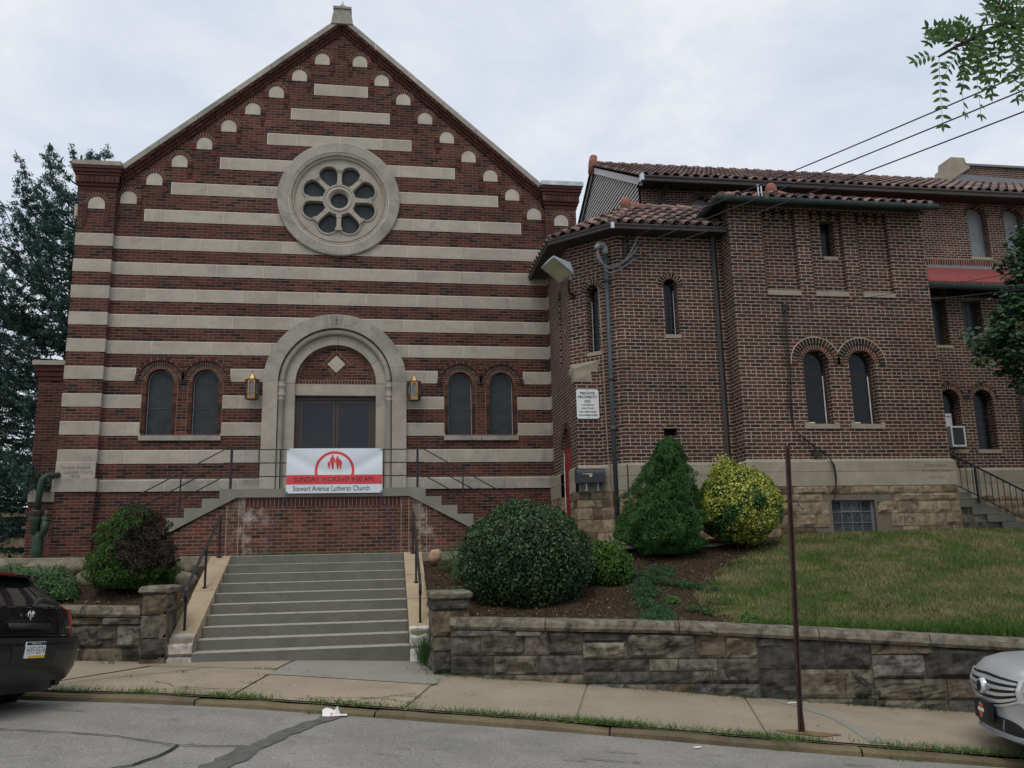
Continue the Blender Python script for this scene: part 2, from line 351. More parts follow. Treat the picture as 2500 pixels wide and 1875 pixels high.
def wall(mb,F,outer,holes,mat,thick=0.0,d=0):
    """flat wall face with holes; holes: (poly,depth,backmat)"""
    polys=[outer]+[h[0] for h in holes]
    V=[[Vector((u,z,0)) for u,z in p] for p in polys]
    flat=[q for p in polys for q in p]
    tris=geometry.tessellate_polygon(V)
    vs=[F.p(u,z,d) for u,z in flat]; fs=[]
    for a,b,c in tris:
        A,B,Cc=flat[a],flat[b],flat[c]
        cr=(B[0]-A[0])*(Cc[1]-A[1])-(B[1]-A[1])*(Cc[0]-A[0])
        if abs(cr)<1e-12: continue
        fs.append((a,b,c) if cr>0 else (a,c,b))
    mb.raw(vs,fs,mat)
    for poly,dep,back in holes:
        n=len(poly)
        for i in range(n):
            a=poly[i]; b=poly[(i+1)%n]
            mb.poly([F.p(*a,d),F.p(*a,d+dep),F.p(*b,d+dep),F.p(*b,d)],mat)
        if back: mb.poly([F.p(u,z,d+dep) for u,z in poly],back)
def vring(mb,F,cx,cz,r0,r1,a0,a1,n,d0,d1,mat,mort,gap=.2):
    gap=.0105/((r0+r1)/2)/((a1-a0)/n)
    for i in range(n):
        s=(a1-a0)/n; A=a0+s*(i+gap/2); B=a0+s*(i+1-gap/2)
        q=[(r0,A),(r1,A),(r1,B),(r0,B)]
        mb.prism(F,[(cx+r*math.cos(a),cz+r*math.sin(a)) for r,a in q],d0,d1,mat)
    k=max(8,n)
    o=arc(cx,cz,r1-.002,a0,a1,k); i_=arc(cx,cz,r0+.002,a0,a1,k)
    for j in range(k):
        mb.poly([F.p(*i_[j],d0+.002),F.p(*o[j],d0+.002),F.p(*o[j+1],d0+.002),F.p(*i_[j+1],d0+.002)],mort)
def leafmesh(name,P,N,size,aspect,mat,parent=None,loc=None,jit=.9,extra=None,droop=0):
    """numpy leaf cards: diamond quads at P facing roughly N"""
    k=len(P); P=np.asarray(P,float); N=np.asarray(N,float)+RNG.normal(0,jit,(k,3))
    N/=np.linalg.norm(N,axis=1)[:,None]+1e-9
    A=RNG.normal(0,1,(k,3)); A[:,2]-=droop; A-= (A*N).sum(1)[:,None]*N; A/=np.linalg.norm(A,axis=1)[:,None]+1e-9
    B=np.cross(N,A); sz=size*RNG.uniform(.6,1.25,k)[:,None]
    V=np.stack([P-A*sz*.5,P+B*sz*aspect*.5,P+A*sz*.5,P-B*sz*aspect*.5],1).reshape(-1,3)
    o0=np.array(ORG[parent.name]) if parent is not None else (np.array(loc) if loc is not None else np.zeros(3))
    V=V-o0
    F=np.arange(4*k).reshape(-1,4)
    me=bpy.data.meshes.new(name); me.vertices.add(4*k); me.vertices.foreach_set('co',V.ravel())
    me.loops.add(4*k); me.loops.foreach_set('vertex_index',F.ravel()); me.polygons.add(k)
    me.polygons.foreach_set('loop_start',np.arange(0,4*k,4)); me.polygons.foreach_set('loop_total',np.full(k,4))
    mats=mat if isinstance(mat,list) else [mat]
    for m in mats: me.materials.append(m)
    if extra is not None: me.polygons.foreach_set('material_index',extra.astype(np.int32))
    me.update(); me.validate()
    o=bpy.data.objects.new(name,me); C.objects.link(o)
    if parent is not None: o.parent=parent
    else: o.location=tuple(o0)
    return o
_fc={}
def textobj(s,F,cu,cz,w,h,d,mat,name='lettering',parent=None,thick=.002,local=False,bold=0):
    """text mesh fitted to w x h box centred at (cu,cz) in the frame"""
    cu_=bpy.data.curves.new('t','FONT'); cu_.body=s; cu_.extrude=0; cu_.align_x='CENTER'; cu_.offset=bold; cu_.resolution_u=3
    to=bpy.data.objects.new('t',cu_); C.objects.link(to)
    bpy.context.view_layer.update()
    me=to.to_mesh(); vs=[v.co.copy() for v in me.vertices]; fs=[tuple(p.vertices) for p in me.polygons]; to.to_mesh_clear()
    bpy.data.objects.remove(to)
    x0=min(v.x for v in vs);x1=max(v.x for v in vs);y0=min(v.y for v in vs);y1=max(v.y for v in vs)
    mb=MB(); mb.raw([F.p(cu+((v.x-x0)/(x1-x0)-.5)*w,cz+((v.y-y0)/(y1-y0)-.5)*h,d) for v in vs],fs,mat)
    if name is None: return mb
    return mb.build(name,parent,local=local)
# ------------------------------------------------------------------ terrain functions
TH=R(17); CS,SN=math.cos(TH),math.sin(TH)
def sn(X,Y): return X*CS-Y*SN, X*SN+Y*CS
def xy(s,n): return s*CS+n*SN, -s*SN+n*CS
def interp(x,pts):
    if x<=pts[0][0]: return pts[0][1]
    for (a,b),(c,d) in zip(pts,pts[1:]):
        if x<=c: return b+(d-b)*(x-a)/(c-a)
    return pts[-1][1]
ZC=[(-60,-.9),(-12,-1.30),(-7.14,-1.37),(-5.1,-1.42),(-3.4,-1.52),(-.97,-1.68),(1.38,-1.86),(3.55,-2.0),(8,-2.28),(20,-3.0),(60,-5)]
def zc(s): return (interp(s-.6,ZC)+interp(s,ZC)+interp(s+.6,ZC))/3
NC=9.6; NW=11.7
def zside(s,n): return zc(s)+.035*(n-NC)
def zroad(s,n): return zc(s)-.085+.022*max(0,min(4.8,NC-n))-.022*max(0,NC-n-4.8)
CAPR=[(-6,-.6),(-2.31,-.77),(.35,-.845),(2.07,-.94),(4.54,-1.10),(10,-1.46),(30,-2.7)]
CAPL=[(-30,-.2),(-12,-.45),(-8,-.535),(-6.96,-.56),(-5,-.6)]
def zbed(X,Y):
    s,n=sn(X,Y); left=X<-1
    cap=interp(s,CAPL if left else CAPR)-.06
    zb=-.02 if left else interp(X,[(.8,.0),(2.5,.06),(4.5,.2),(7,.3),(12,.34),(20,.2),(40,-.5)])
    Yf=(NW+.15-X*SN)/CS; Yb=15.95 if left else interp(X,[(1,16.0),(4,16.2),(7,16.3)])
    t=(Y-Yf)/max(.5,Yb-Yf); t=max(0,min(1,t))
    ex=1.9 if left else interp(X,[(4.5,1.5),(7.5,.9)])
    z=cap+(zb-cap)*(t**ex)
    return z+.02*noise.noise(Vector((X*1.3,Y*1.3,0)))*(4*t*(1-t))
# ================================================================== THE STRIPED CHURCH
XC=-.96; F0=Fr((0,20,0),(1,0,0))
church=thing('church','tall gabled red brick church with pale stone stripes, round rose window and arched glass doorway','church',(XC,20,0))
H=lambda z:None
slope=.8628; AP=13.43
def gz(x): return AP-abs(x-XC)*slope
# wall with openings
wins=[-4.82,-3.84,1.92,2.90]; WR=.28
holes=[(archpoly(w,2.86,4.06,WR),.15,None) for w in wins]
holes.append(([(XC-1.2,1.3),(XC+1.2,1.3)]+arc(XC,4.06,1.2,0,PI,24),.3,None))
holes.append((arc(XC,8.58,1.15,0,2*PI,40)[:-1],.3,None))
mb=MB()
top=.2
outer=[(-6.02,0),(4.1,0),(4.1,gz(3.99)-.3),(3.99,gz(3.99)-.3),(XC,gz(XC)-.3),(-5.91,gz(-5.91)-.3),(-6.02,gz(-5.91)-.3)]
wall(mb,F0,outer,holes,M_BR)
mb.build('brick_wall',church)
# side and back walls of the body
mb=MB()
FL=Fr((-6.6,40,0),(0,-1,0)); FRr=Fr((4.9,20.2,0),(0,1,0)); FB=Fr((4.9,40,0),(-1,0,0))
wall(mb,FL,[(0,0),(19.9,0),(19.9,8.3),(0,8.3)],[],M_BR); wall(mb,FRr,[(0,0),(19.8,0),(19.8,8.3),(0,8.3)],[],M_BR)
wall(mb,FB,[(0,0),(11.5,0),(11.5,8.3),(5.8,12.7),(0,8.3)],[],M_BR)
mb.build('side_wall',church)
mb=MB(); M_SLATE=plain('grey_roof',(.09,.09,.1),.8,.2,var=.3,scale=8)
for sgn,x0 in((-1,-6.9),(1,5.0)):
    mb.hexa([(XC,20.3,12.75),(x0,20.3,8.1),(x0,40.2,8.1),(XC,40.2,12.75)][::-1 if sgn>0 else 1]+[(XC,20.3,12.9),(x0,20.3,8.25),(x0,40.2,8.25),(XC,40.2,12.9)][::-1 if sgn>0 else 1],M_SLATE)
mb.build('roof',church)
# raked brick moulding under the coping (stepped), and stone coping
for sgn in (-1,1):
    def pt(t,dz): return (XC+sgn*t,AP-t*slope+dz)
    mb=MB(); T=5.0
    mb=MB()
    for (a,b,pr) in ((-.16,-.245,-.13),(-.245,-.33,-.085),(-.33,-.42,-.045)):
        n=46 if pr!=-.085 else 34
        for i in range(n):
            t0=T*i/n+.004; t1=T*(i+1)/n-.004
            po=pr+random.uniform(-.004,.004)-(.02 if (i%2 and pr==-.13) else 0)
            q=[pt(t0,b),pt(t1,b),pt(t1,a),pt(t0,a)]
            if sgn<0: q=q[::-1]
            mb.prism(F0,q,po,.02,M_VH)
    mb.build('raked_brick_cornice',church)
    mb=MB(); n=6
    for i in range(n):
        t0=T*i/n+.004; t1=T*(i+1)/n-.003
        q=[pt(t0,-.16),pt(t1,-.16),pt(t1,0),pt(t0,0)]
        if sgn<0: q=q[::-1]
        mb.prism(F0,q,-.17,.35,M_LD)
    mb.build('stone_coping',church,bevel=.006)
mb=MB()
mb.prism(F0,[(-1.23,13.18),(-.69,13.18),(-.73,13.45),(-1.19,13.45)],-.2,.3,M_LD)
mb.prism(F0,[(-1.165,13.45),(-.755,13.45),(-.755,13.6),(-1.165,13.6)],-.17,.25,M_LD)
mb.box(-1.185,-.735,19.8,20.28,13.6,13.66,M_LD)
c=(-.96,20.04,13.9); b=[(-1.1,19.88,13.66),(-.82,19.88,13.66),(-.82,20.2,13.66),(-1.1,20.2,13.66)]
mb.raw(b+[c],[(0,1,4),(1,2,4),(2,3,4),(3,0,4)],M_LD)
mb.tube([(-.96,20.04,13.86),(-.96,20.04,13.95)],.012,M_LD)
mb.build('apex_finial',church)
# stone bands
c1=.6896; z1=12.274
def band(x0,x1,zt,h=.272,joints=None,d=-.006,mort=True,mat=None):
    mb=MB(); mat=mat or M_LS
    mb.fbox(F0,x0-.01,x1+.01,zt-h-.01,zt+.01,d+.0035,.05,M_MW)
    xs=[x0]+sorted(j for j in (joints or []) if x0+.15<j<x1-.15)+[x1]
    for a,b in zip(xs,xs[1:]): mb.fbox(F0,a+.004,b-.004,zt-h+.003,zt-.003,d,.05,mat)
    return mb.build('stone_band',church)
def js(k,x0,x1,w=1.15):
    rr=random.Random(k*7+3); o=rr.uniform(.2,w); out=[]; x=x0+o
    while x<x1: out.append(x); x+=rr.choice([.82,1.05,1.2,1.3])
    return out
half={1:.64,2:1.18,3:1.72,4:2.79,5:3.86,6:4.42}
def cut(r,zt,h=.272,cz=8.58):
    dz=max(abs(zt-cz),abs(zt-h-cz))
    return math.sqrt(max(r*r-dz*dz,0)) if dz<r else 0
for i in range(1,7):
    zt=z1-i*c1; hw=half[i]; g=cut(1.43,zt)
    J=js(i,XC-hw,XC+hw) if i>3 else ([] if i==1 else [XC] if i==2 else [XC-1.05,XC,XC+1.0])
    if g>0: band(XC-hw,XC-g+.05,zt,joints=J); band(XC+g-.05,XC+hw,zt,joints=J)
    else: band(XC-hw,XC+hw,zt,joints=J)
z7=z1-7*c1
BZ=[z7-.6183*k for k in range(0,9)]  # 7.447 .. 2.50
XL,XR=-6.0,4.075
def dg(zt,h=.272):  # doorway half width
    if zt-h<4.06: return 1.60
    dz=zt-4.06; return math.sqrt(max(0,1.6**2-dz*dz)) if dz<1.6 else 0
for k,zt in enumerate(BZ):
    J=js(20+k,XL,XR); segs=[]
    g=cut(1.43,zt); dd=dg(zt)
    if g>0.2: segs=[(XL,XC-g+.06),(XC+g-.06,XR)]
    elif dd>0.2: segs=[(XL,XC-dd-0),(XC+dd,XR)]
    else: segs=[(XL,XR)]
    if 2.7<zt<4.5:
        hw_=.55 if zt>4.06 else .38
        xa,xb=wins[0]-hw_,wins[1]+hw_; xc_,xd=wins[2]-hw_,wins[3]+hw_
        if zt>4.06:
            xa,xb,xc_,xd=wins[0]-.54,wins[1]+.54,wins[2]-.54,wins[3]+.54
        segs=[(XL,xa),(xb,XC-dd),(XC+dd,xc_),(xd,XR)]
    if abs(zt-4.974)<.02:
        pass
    for a,b in segs: band(a,b,zt,joints=J)
# moulded base course
J=[-6.0,-4.6,-3.75,-3.05,-2.58]; J2=[.66,1.05,1.9,2.98,4.075]
for JJ in (J,J2):
    mb=MB()
    for a,b in zip(JJ,JJ[1:]):
        mb.raw([F0.p(a+.004,1.6,-.04),F0.p(b-.004,1.6,-.04),F0.p(b-.004,1.83,-.04),F0.p(a+.004,1.83,-.04),F0.p(b-.004,1.87,.0),F0.p(a+.004,1.87,0),F0.p(b-.004,1.6,0.02),F0.p(a+.004,1.6,.02)],[(0,1,2,3),(3,2,4,5),(7,6,1,0)],M_LD)
        mb.fbox(F0,b-.005,b+.005,1.602,1.83,-.036,.0,M_MW)
    mb.build('base_course',church)
# pilasters
def pilaster(x0,x1,left):
    mb=MB(); FP=Fr((0,19.85,0),(1,0,0))
    wall(mb,FP,[(x0,0),(x1,0),(x1,8.95),(x0,8.95)],[],M_BR)
    for x,u in ((x0,(0,-1,0)),(x1,(0,1,0))):
        FS=Fr((x,21.2 if x==x0 else 19.85,0),u); w=1.35
        wall(mb,FS,[(0,0),(w,0),(w,8.95),(0,8.95)],[],M_BR)
    p=mb.build('pilaster',church)
    m2=MB(); z=8.5
    for k,(z0,z_1,pr) in enumerate([(8.5,8.57,.02),(8.59,8.65,.05),(8.66,8.83,.075),(8.84,8.9,.1),(8.91,8.98,.13),(8.99,9.06,.15)]):
        m2.box(x0-pr,x1+pr,19.85-pr,21.2,z0,z_1,M_VH)
    nb=9
    for i in range(nb):
        a=x0-.085+(x1-x0+.17)*i/nb
        m2.box(a+.01,a+(x1-x0+.17)/nb-.01,19.85-.09,19.9,8.67,8.82,M_VO)
    m2.build('brick_cornice',p)
    m3=MB()
    if left: m3.box(x0-.16,x1+.11,19.69,21.3,9.06,9.17,M_LD)
    else: m3.box(x0-.11,x1+.18,19.67,21.3,9.06,9.17,M_CAPM)
    m3.build('cap_stone',p,bevel=.008) if left else tag(m3.build('metal_cap',p),'pale metal cap')
    m4=MB()
    for k,zt in enumerate(BZ):
        m4.box(x0-.006,x1+.006,19.844,20.3,zt-.272,zt,M_LS)
        m4.box(x0-.004,x1+.004,19.8465,20.3,zt-.28,zt+.008,M_MW)
    m4.box(x0-.05,x1+.05,19.8,20.3,1.6,1.87,M_LD)
    m4.build('stone_band',p)
    cx=(x0+x1)/2; FPp=Fr((0,19.85,0),(1,0,0)); m5=MB()
    m5.prism(FPp,[(cx-.18,8.05),(cx+.18,8.05)]+arc(cx,8.16,.18,0,PI,14),-.01,.02,M_LP)
    m5.build('arched_stone_panel',p)
    m6=MB(); vring(m6,FPp,cx,8.16,.185,.29,0,PI,13,-.018,.02,M_VH,M_MO)
    for s_ in(-1,1): m6.fbox(FPp,cx+s_*.24-.05,cx+s_*.24+.05,7.72,8.16,-.018,.02,M_VH); m6.fbox(FPp,cx+s_*.24-.035,cx+s_*.24+.035,7.64,7.72,-.012,.02,M_VH)
    m6.build('brick_arch',p)
    return p
pl=pilaster(-6.80,-6.0,True); pr_=pilaster(4.075,4.85,False)
# side return stone of left pilaster
mb=MB(); mb.box(-6.87,-6.79,19.86,19.95,7.86,8.15,M_LS); mb.build('stone_block',pl)
FP=Fr((0,19.85,0),(1,0,0))
mb=MB(); mb.fbox(FP,-6.8,-6.0,1.873,2.225,-.05,.02,M_LS); mb.fbox(FP,-6.795,-6.002,2.223,2.232,-.044,.02,M_MW)
cs=mb.build('cornerstone',church)
for s_,z,w,h in (('Stewart Avenue',2.12,.6,.085),('Ev. Lutheran Church',2.02,.7,.085),('1958',1.925,.2,.06)):
    textobj(s_,FP,-6.4,z,w,h,-.0515,M_ENG,'inscription',cs)
# arched corbel panels along the rake
def archpanel(cx,zb,side):
    mb=MB(); mb.prism(F0,[(cx-.167,zb),(cx+.167,zb)]+arc(cx,zb+.115,.167,0,PI,14),-.012,.02,M_LP)
    mb.prism(F0,[(cx-.177,zb-.01),(cx+.177,zb-.01)]+arc(cx,zb+.115,.177,0,PI,14),-.009,.02,M_MW)
    p=mb.build('arched_stone_panel',church)
    m=MB(); vring(m,F0,cx,zb+.115,.18,.285,-.1,PI+.1,13,-.022,.02,M_VF,M_MO,.14)
    u=cx+side*.235
    for k in range(4): m.fbox(F0,u-.055,u+.055,zb+.1-.0687*(k+1)+.005,zb+.1-.0687*k-.003,-.022,.02,M_VF)
    m.fbox(F0,u-.04,u+.04,zb+.1-.0687*5.6,zb+.1-.0687*4.05,-.012,.02,M_VH)
    u2=cx-side*.235
    for k in range(2): m.fbox(F0,u2-.055,u2+.055,zb+.1-.0687*(k+1)+.005,zb+.1-.0687*k-.003,-.022,.02,M_VF)
    m.build('brick_arch',p)
for k in range(9): archpanel(-5.755+.5405*k,8.275+.483*k,1)
for k in range(9): archpanel(-.51+.54*k,12.14-.485*k,-1)
mb=MB()
for k in range(3): mb.fbox(F0,XC-.05-.03*k,XC+.05+.03*k,12.5-.0687*k+.005,12.5-.0687*(k-1)-.003,-.02,.02,M_VH)
mb.build('corbel',church)
# rose window
rose=None
m=MB(); RC=F0.p(XC,8.58,0)
AX=(0,-1,0); RF=(1,0,0)
NR=16
for i in range(NR):
    g=.0035/1.3; a0=2*PI*i/NR+PI/2+g; a1=2*PI*(i+1)/NR+PI/2-g
    m.lathe([(1.45,-.05),(1.45,.06),(1.43,.075),(1.2,.075),(1.175,.03)],RC,AX,M_LD,5,a0,a1,RF)
m.lathe([(1.448,.0),(1.448,.058),(1.43,.071),(1.2,.071),(1.17,.03)],RC,AX,M_MW,64,ref=RF)
for i in range(NR):
    g=.004/1.1; a0=2*PI*i/NR+PI/2+g; a1=2*PI*(i+1)/NR+PI/2-g
    m.lathe([(1.18,.02),(1.175,.04),(1.15,.055),(1.125,.04),(1.12,.0),(1.105,-.012),(1.09,.0),(1.075,.012),(1.06,.0),(1.05,-.05)],RC,AX,M_LS,5,a0,a1,RF)
m.lathe([(1.17,.0),(1.1,-.02),(1.05,-.06)],RC,AX,M_MW,64,ref=RF)
rose=m.build('rose_window',church,smooth=False)
m=MB(); FRO=Fr((0,20.055,0),(1,0,0))
def petal(k,gr):
    th=PI/2+PI/8+k*PI/4; pts=[]
    wv=.07; ch=math.asin(wv/.4); r1=.46
    pts.append((.4,-(PI/8-ch))); 
    P=[(.4*math.cos(PI/8-ch),-.4*math.sin(PI/8-ch))]
    h=math.asin(.109/.24); a=PI-h
    ad=R(152.9)
    c_=arc(.66,0,gr,-ad,ad,22)
    P+=c_+[(.4*math.cos(PI/8-ch),.4*math.sin(PI/8-ch))]
    return [(XC+x*math.cos(th)-y*math.sin(th),8.58+x*math.sin(th)+y*math.cos(th)) for x,y in P]
wall(m,FRO,arc(XC,8.58,1.06,0,2*PI,64)[:-1],[(petal(k,.242),.13,None) for k in range(8)]+[(arc(XC,8.58,.21,0,2*PI,32)[:-1],.13,None)],M_LS)
m.build('tracery_plate',rose)
m=MB()
for k in range(8):
    th=PI/2+PI/8+k*PI/4; pc=(XC+.66*math.cos(th),8.58+.66*math.sin(th))
    pa=[F0.p(pc[0]+.262*math.cos(th+a),pc[1]+.262*math.sin(th+a),.045) for a in np.linspace(-R(118),R(118),26)]
    m.tube(pa,.022,M_LS,8)
    pa=[F0.p(pc[0]+.292*math.cos(th+a),pc[1]+.292*math.sin(th+a),.052) for a in np.linspace(-R(112),R(112),26)]
    m.tube(pa,.010,M_LS,6)
m.build('petal_moulding',rose,smooth=True)
m=MB()
m.lathe([(.39,-.1),(.39,-.01),(.375,.0),(.35,.0),(.345,-.02),(.32,-.02),(.3,.01),(.275,.02),(.25,.005),(.24,-.03),(.215,-.05),(.205,-.14)],RC,AX,M_LS,40,ref=RF)
m.build('hub_ring',rose,smooth=True)
for k in range(8):
    th=PI/2+k*PI/4; e=(math.cos(th),math.sin(th)); q=(-e[1],e[0])
    m=MB()
    def bar(r0,r1,w,d0,d1):
        P4=[(r0,-w),(r1,-w),(r1,w),(r0,w)]
        m.prism(F0,[(XC+e[0]*r+q[0]*t,8.58+e[1]*r+q[1]*t) for r,t in P4],d0,d1,M_LS)
    bar(.37,.46,.062,.0,.17); bar(.46,.70,.052,.01,.17); bar(.70,.725,.068,-.005,.17); bar(.725,.74,.058,.0,.17); bar(.74,.785,.085,-.02,.17)
    m.build('spoke',rose)
m=MB(); 
for k in range(8): m.poly([F0.p(u,z,.17) for u,z in petal(k,.25)],M_GL)
m.poly([F0.p(u,z,.17) for u,z in arc(XC,8.58,.22,0,2*PI,32)[:-1]],M_GL); m.build('window_glass',rose)
# arched windows
def archwin(F,par,cx,z0,zs,r,dep,glass,frame,rings,sill=None,bar=None,fr=.02,grid=None,hoodends=True,mort=M_MO):
    m=MB(); m.prism(F,archpoly(cx,z0,zs,r-.005),dep-.01,dep+.05,frame)
    w=m.build('window',par)
    m=MB(); m.prism(F,archpoly(cx,z0+fr,zs,r-.005-fr),dep-.016,dep,glass)
    m.build('window_glass',w)
    m=MB(); used=False
    for zb in (bar or []): m.fbox(F,cx-r+fr,cx+r-fr,zb-.008,zb+.008,dep-.024,dep,M_PIPE if frame is not M_TRB else M_TRB); used=True
    if grid:
        nx,hz=grid
        for i in range(1,nx): u=cx-r+fr+(2*(r-fr))*i/nx; m.fbox(F,u-.004,u+.004,z0+fr,zs+r*.6,dep-.02,dep,M_LEAD)
        z=z0+hz
        while z<zs+r*.5: m.fbox(F,cx-r+fr+.01,cx+r-fr-.01,z-.004,z+.004,dep-.02,dep,M_LEAD); z+=hz
        used=True
    if used: m.build('glazing_bar',w)
    for (r0,r1,n,d,mat,a0) in rings:
        m=MB(); vring(m,F,cx,zs,r0,r1,a0,PI-a0,n,d,.02,mat,mort); m.build('brick_arch',w)
    return w
for i,cx in enumerate(wins):
    w=archwin(F0,church,cx,2.84,4.06,WR,.15,M_GL,M_FRW,[(.285,.375,21,-.006,M_VO,0),(.378,.475,27,-.016,M_VD,0),(.478,.545,11,-.05,M_VH,.0)],bar=[3.46],fr=.012)
    for s_ in (-1,1):
        m=MB()
        for k in range(17):
            z=4.06-.0687*(k+1)
            if z<2.85: break
            m.fbox(F0,cx+s_*.33-.047,cx+s_*.33+.047,z+.006,z+.0687-.003,-.004,.01,M_VO)
        m.fbox(F0,cx+s_*.378-.004,cx+s_*.378+.004,2.86,4.06,-.003,.01,M_MO)
        m.build('brick_jamb',w)
for a,b in ((-5.2,-3.46),(1.53,3.28)):
    m=MB(); mid=(a+b)/2
    for x0,x1 in ((a,mid-.004),(mid+.004,b)):
        m.hexa([(x0,19.94,2.72),(x1,19.94,2.72),(x1,20.2,2.72),(x0,20.2,2.72),(x0,19.94,2.83),(x1,19.94,2.83),(x1,20.2,2.865),(x0,20.2,2.865)],M_LD)
    m.build('window_sill',church)
# doorway
m=MB(); FD=Fr((0,19.9,0),(1,0,0))
g=.004
angs=[0,R(27),R(55),R(83.5),R(96.5),R(125),R(153),PI]
for a,b in zip(angs,angs[1:]):
    o=arc(XC,4.06,1.62,a+g/1.6,b-g/1.6,10); i_=arc(XC,4.06,1.29,a+g/1.3,b-g/1.3,10)
    m.prism(FD,i_[::-1]+o if False else o+i_[::-1],0,.16,M_LD)
door=m.build('doorway',church)
m=MB()
for s_ in (-1,1):
    x0,x1=sorted((XC+s_*1.29,XC+s_*1.62))
    zz=[1.35,2.0,2.72,3.43,4.06]
    for a,b in zip(zz,zz[1:]): m.fbox(FD,x0,x1,a+.004,b-.003,0,.16,M_LS)
    m.fbox(FD,x0+.004,x1-.004,1.35,4.06,.004,.15,M_MW)
m.prism(FD,arc(XC,4.06,1.615,0,PI,40)+arc(XC,4.06,1.295,0,PI,40)[::-1],.004,.1,M_MW)
m.build('jamb_stone',door)
m=MB() # roll moulding on arch
m.tube([F0.p(XC+1.21*math.cos(a),4.06+1.21*math.sin(a),.02) for a in np.linspace(0,PI,44)],.072,M_LD,12)
m.tube([F0.p(XC+1.3*math.cos(a),4.06+1.3*math.sin(a),.035) for a in np.linspace(0,PI,44)],.03,M_LD,8)
m.build('roll_moulding',door,smooth=True)
for s_ in (-1,1):
    m=MB(); cx=XC+s_*1.22
    m.lathe([(.07,0),(.07,2.25),(.085,2.27),(.085,2.3),(.078,2.31),(.078,2.34),(.095,2.37),(.095,2.4),(.08,2.42),(.08,2.56),(.095,2.58),(.095,2.61),(.085,2.625),(.085,2.64),(.09,2.7)],(cx,20.0,1.38),(0,0,1),M_LS,16)
    m.build('column',door,smooth=True)
m=MB() # inner stone ring + jambs
FI=Fr((0,20.06,0),(1,0,0))
angs=[0,R(30),R(62),R(88),R(125),R(152),PI]
for a,b in zip(angs,angs[1:]):
    o=arc(XC,4.06,1.24,a+.003,b-.003,10); i_=arc(XC,4.06,.92,a+.004,b-.004,10)
    m.prism(FI,o+i_[::-1],0,.2,M_LS)
for s_ in (-1,1):
    x0,x1=sorted((XC+s_*.92,XC+s_*1.24)); zz=[1.35,2.72,3.43,4.057]
    for a,b in zip(zz,zz[1:]): m.fbox(FI,x0,x1,a+.004,b-.003,0,.2,M_LS)
    m.fbox(FI,x0+.004,x1-.004,1.35,4.05,.004,.19,M_MW)
m.build('inner_arch_stone',door)
FT=Fr((0,20.16,0),(1,0,0))
m=MB()
m.poly([FT.p(XC-.93,4.06),FT.p(XC+.93,4.06)]+[FT.p(*q) for q in arc(XC,4.06,.93,0,PI,30)],M_BR)
ty=m.build('tympanum',door)
m=MB(); vring(m,FT,XC,4.1,.82,.915,.06,PI-.06,46,-.012,.01,M_VO,M_MO,.12)
for k in range(26): u=XC-.9+1.8*k/26; m.fbox(FT,u+.006,u+1.8/26-.004,4.065,4.15,-.012,.01,M_VO)
m.fbox(FT,XC-.9,XC+.9,4.062,4.155,-.009,.01,M_MO)
q=.285; 
for sx,sz in ((1,1),(1,-1),(-1,1),(-1,-1)):
    for k in range(5):
        t0=(k+.06)/5; t1=(k+.94)/5
        A=lambda r,t:(XC+sx*r*(1-t),4.535+sz*r*t)
        pts=[A(.2,t0),A(.32,t0),A(.32,t1),A(.2,t1)]
        if sx*sz<0: pts=pts[::-1]
        m.prism(FT,pts,-.014,.01,M_VO)
m.prism(FT,[(XC,4.535-.33),(XC+.33,4.535),(XC,4.535+.33),(XC-.33,4.535)],-.010,.01,M_MO)
m.build('brick_trim',ty)
m=MB()
for a,b in ((0,1),(1,0),(0,-1),(-1,0)):
    cx,cz=XC+a*.097,4.535+b*.097; m.prism(FT,[(cx,cz-.092),(cx+.092,cz),(cx,cz+.092),(cx-.092,cz)],-.02,.01,M_LP)
m.prism(FT,[(XC,4.535-.2),(XC+.2,4.535),(XC,4.535+.2),(XC-.2,4.535)],-.017,.01,M_MW)
m.build('diamond_stone',ty)
m=MB(); m.fbox(FT,XC-.925,XC+.925,3.79,4.055,-.03,.14,M_LS); m.build('lintel',door)
m=MB() # keystone cross
for (a,b,c_,d) in ((-.008,.008,5.42,5.6),(-.06,.06,5.53,5.545),(-.03,.03,5.60,5.607)):
    m.fbox(FD,XC+a,XC+b,c_,d,-.0015,.01,M_ENG)
m.build('carved_cross',door)
FG=Fr((0,20.28,0),(1,0,0))
m=MB()
for a,b,c_,d in ((-.92,-.82,1.38,3.79),(.82,.92,1.38,3.79),(-.82,.82,3.7,3.79),(-.82,.82,1.38,1.42)): m.fbox(FG,XC+a,XC+b,c_,d,0,.1,M_FRB)
df=m.build('door_frame',door)
for s_ in (-1,1):
    m=MB(); a,b=sorted((XC+s_*.006,XC+s_*.815))
    m.fbox(FG,a,a+.06,1.43,3.69,.01,.06,M_FRB); m.fbox(FG,b-.06,b,1.43,3.69,.01,.06,M_FRB); m.fbox(FG,a+.06,b-.06,3.62,3.69,.01,.06,M_FRB); m.fbox(FG,a+.06,b-.06,1.43,1.6,.01,.06,M_FRB)
    dr=m.build('door',door)
    m=MB(); m.fbox(FG,a+.06,b-.06,1.6,3.62,.03,.04,M_DOORG); m.build('door_glass',dr)
    m=MB(); u=XC+s_*.06; m.tube([FG.p(u,2.22,.01),FG.p(u,2.22,-.07),FG.p(u,2.5,-.07),FG.p(u,2.5,.01)],.011,M_FRB,6); m.build('door_handle',dr)
m=MB(); m.box(-2.1,.2,20.4,20.6,1.3,4.9,M_PLAS); m.build('dark_interior',door)
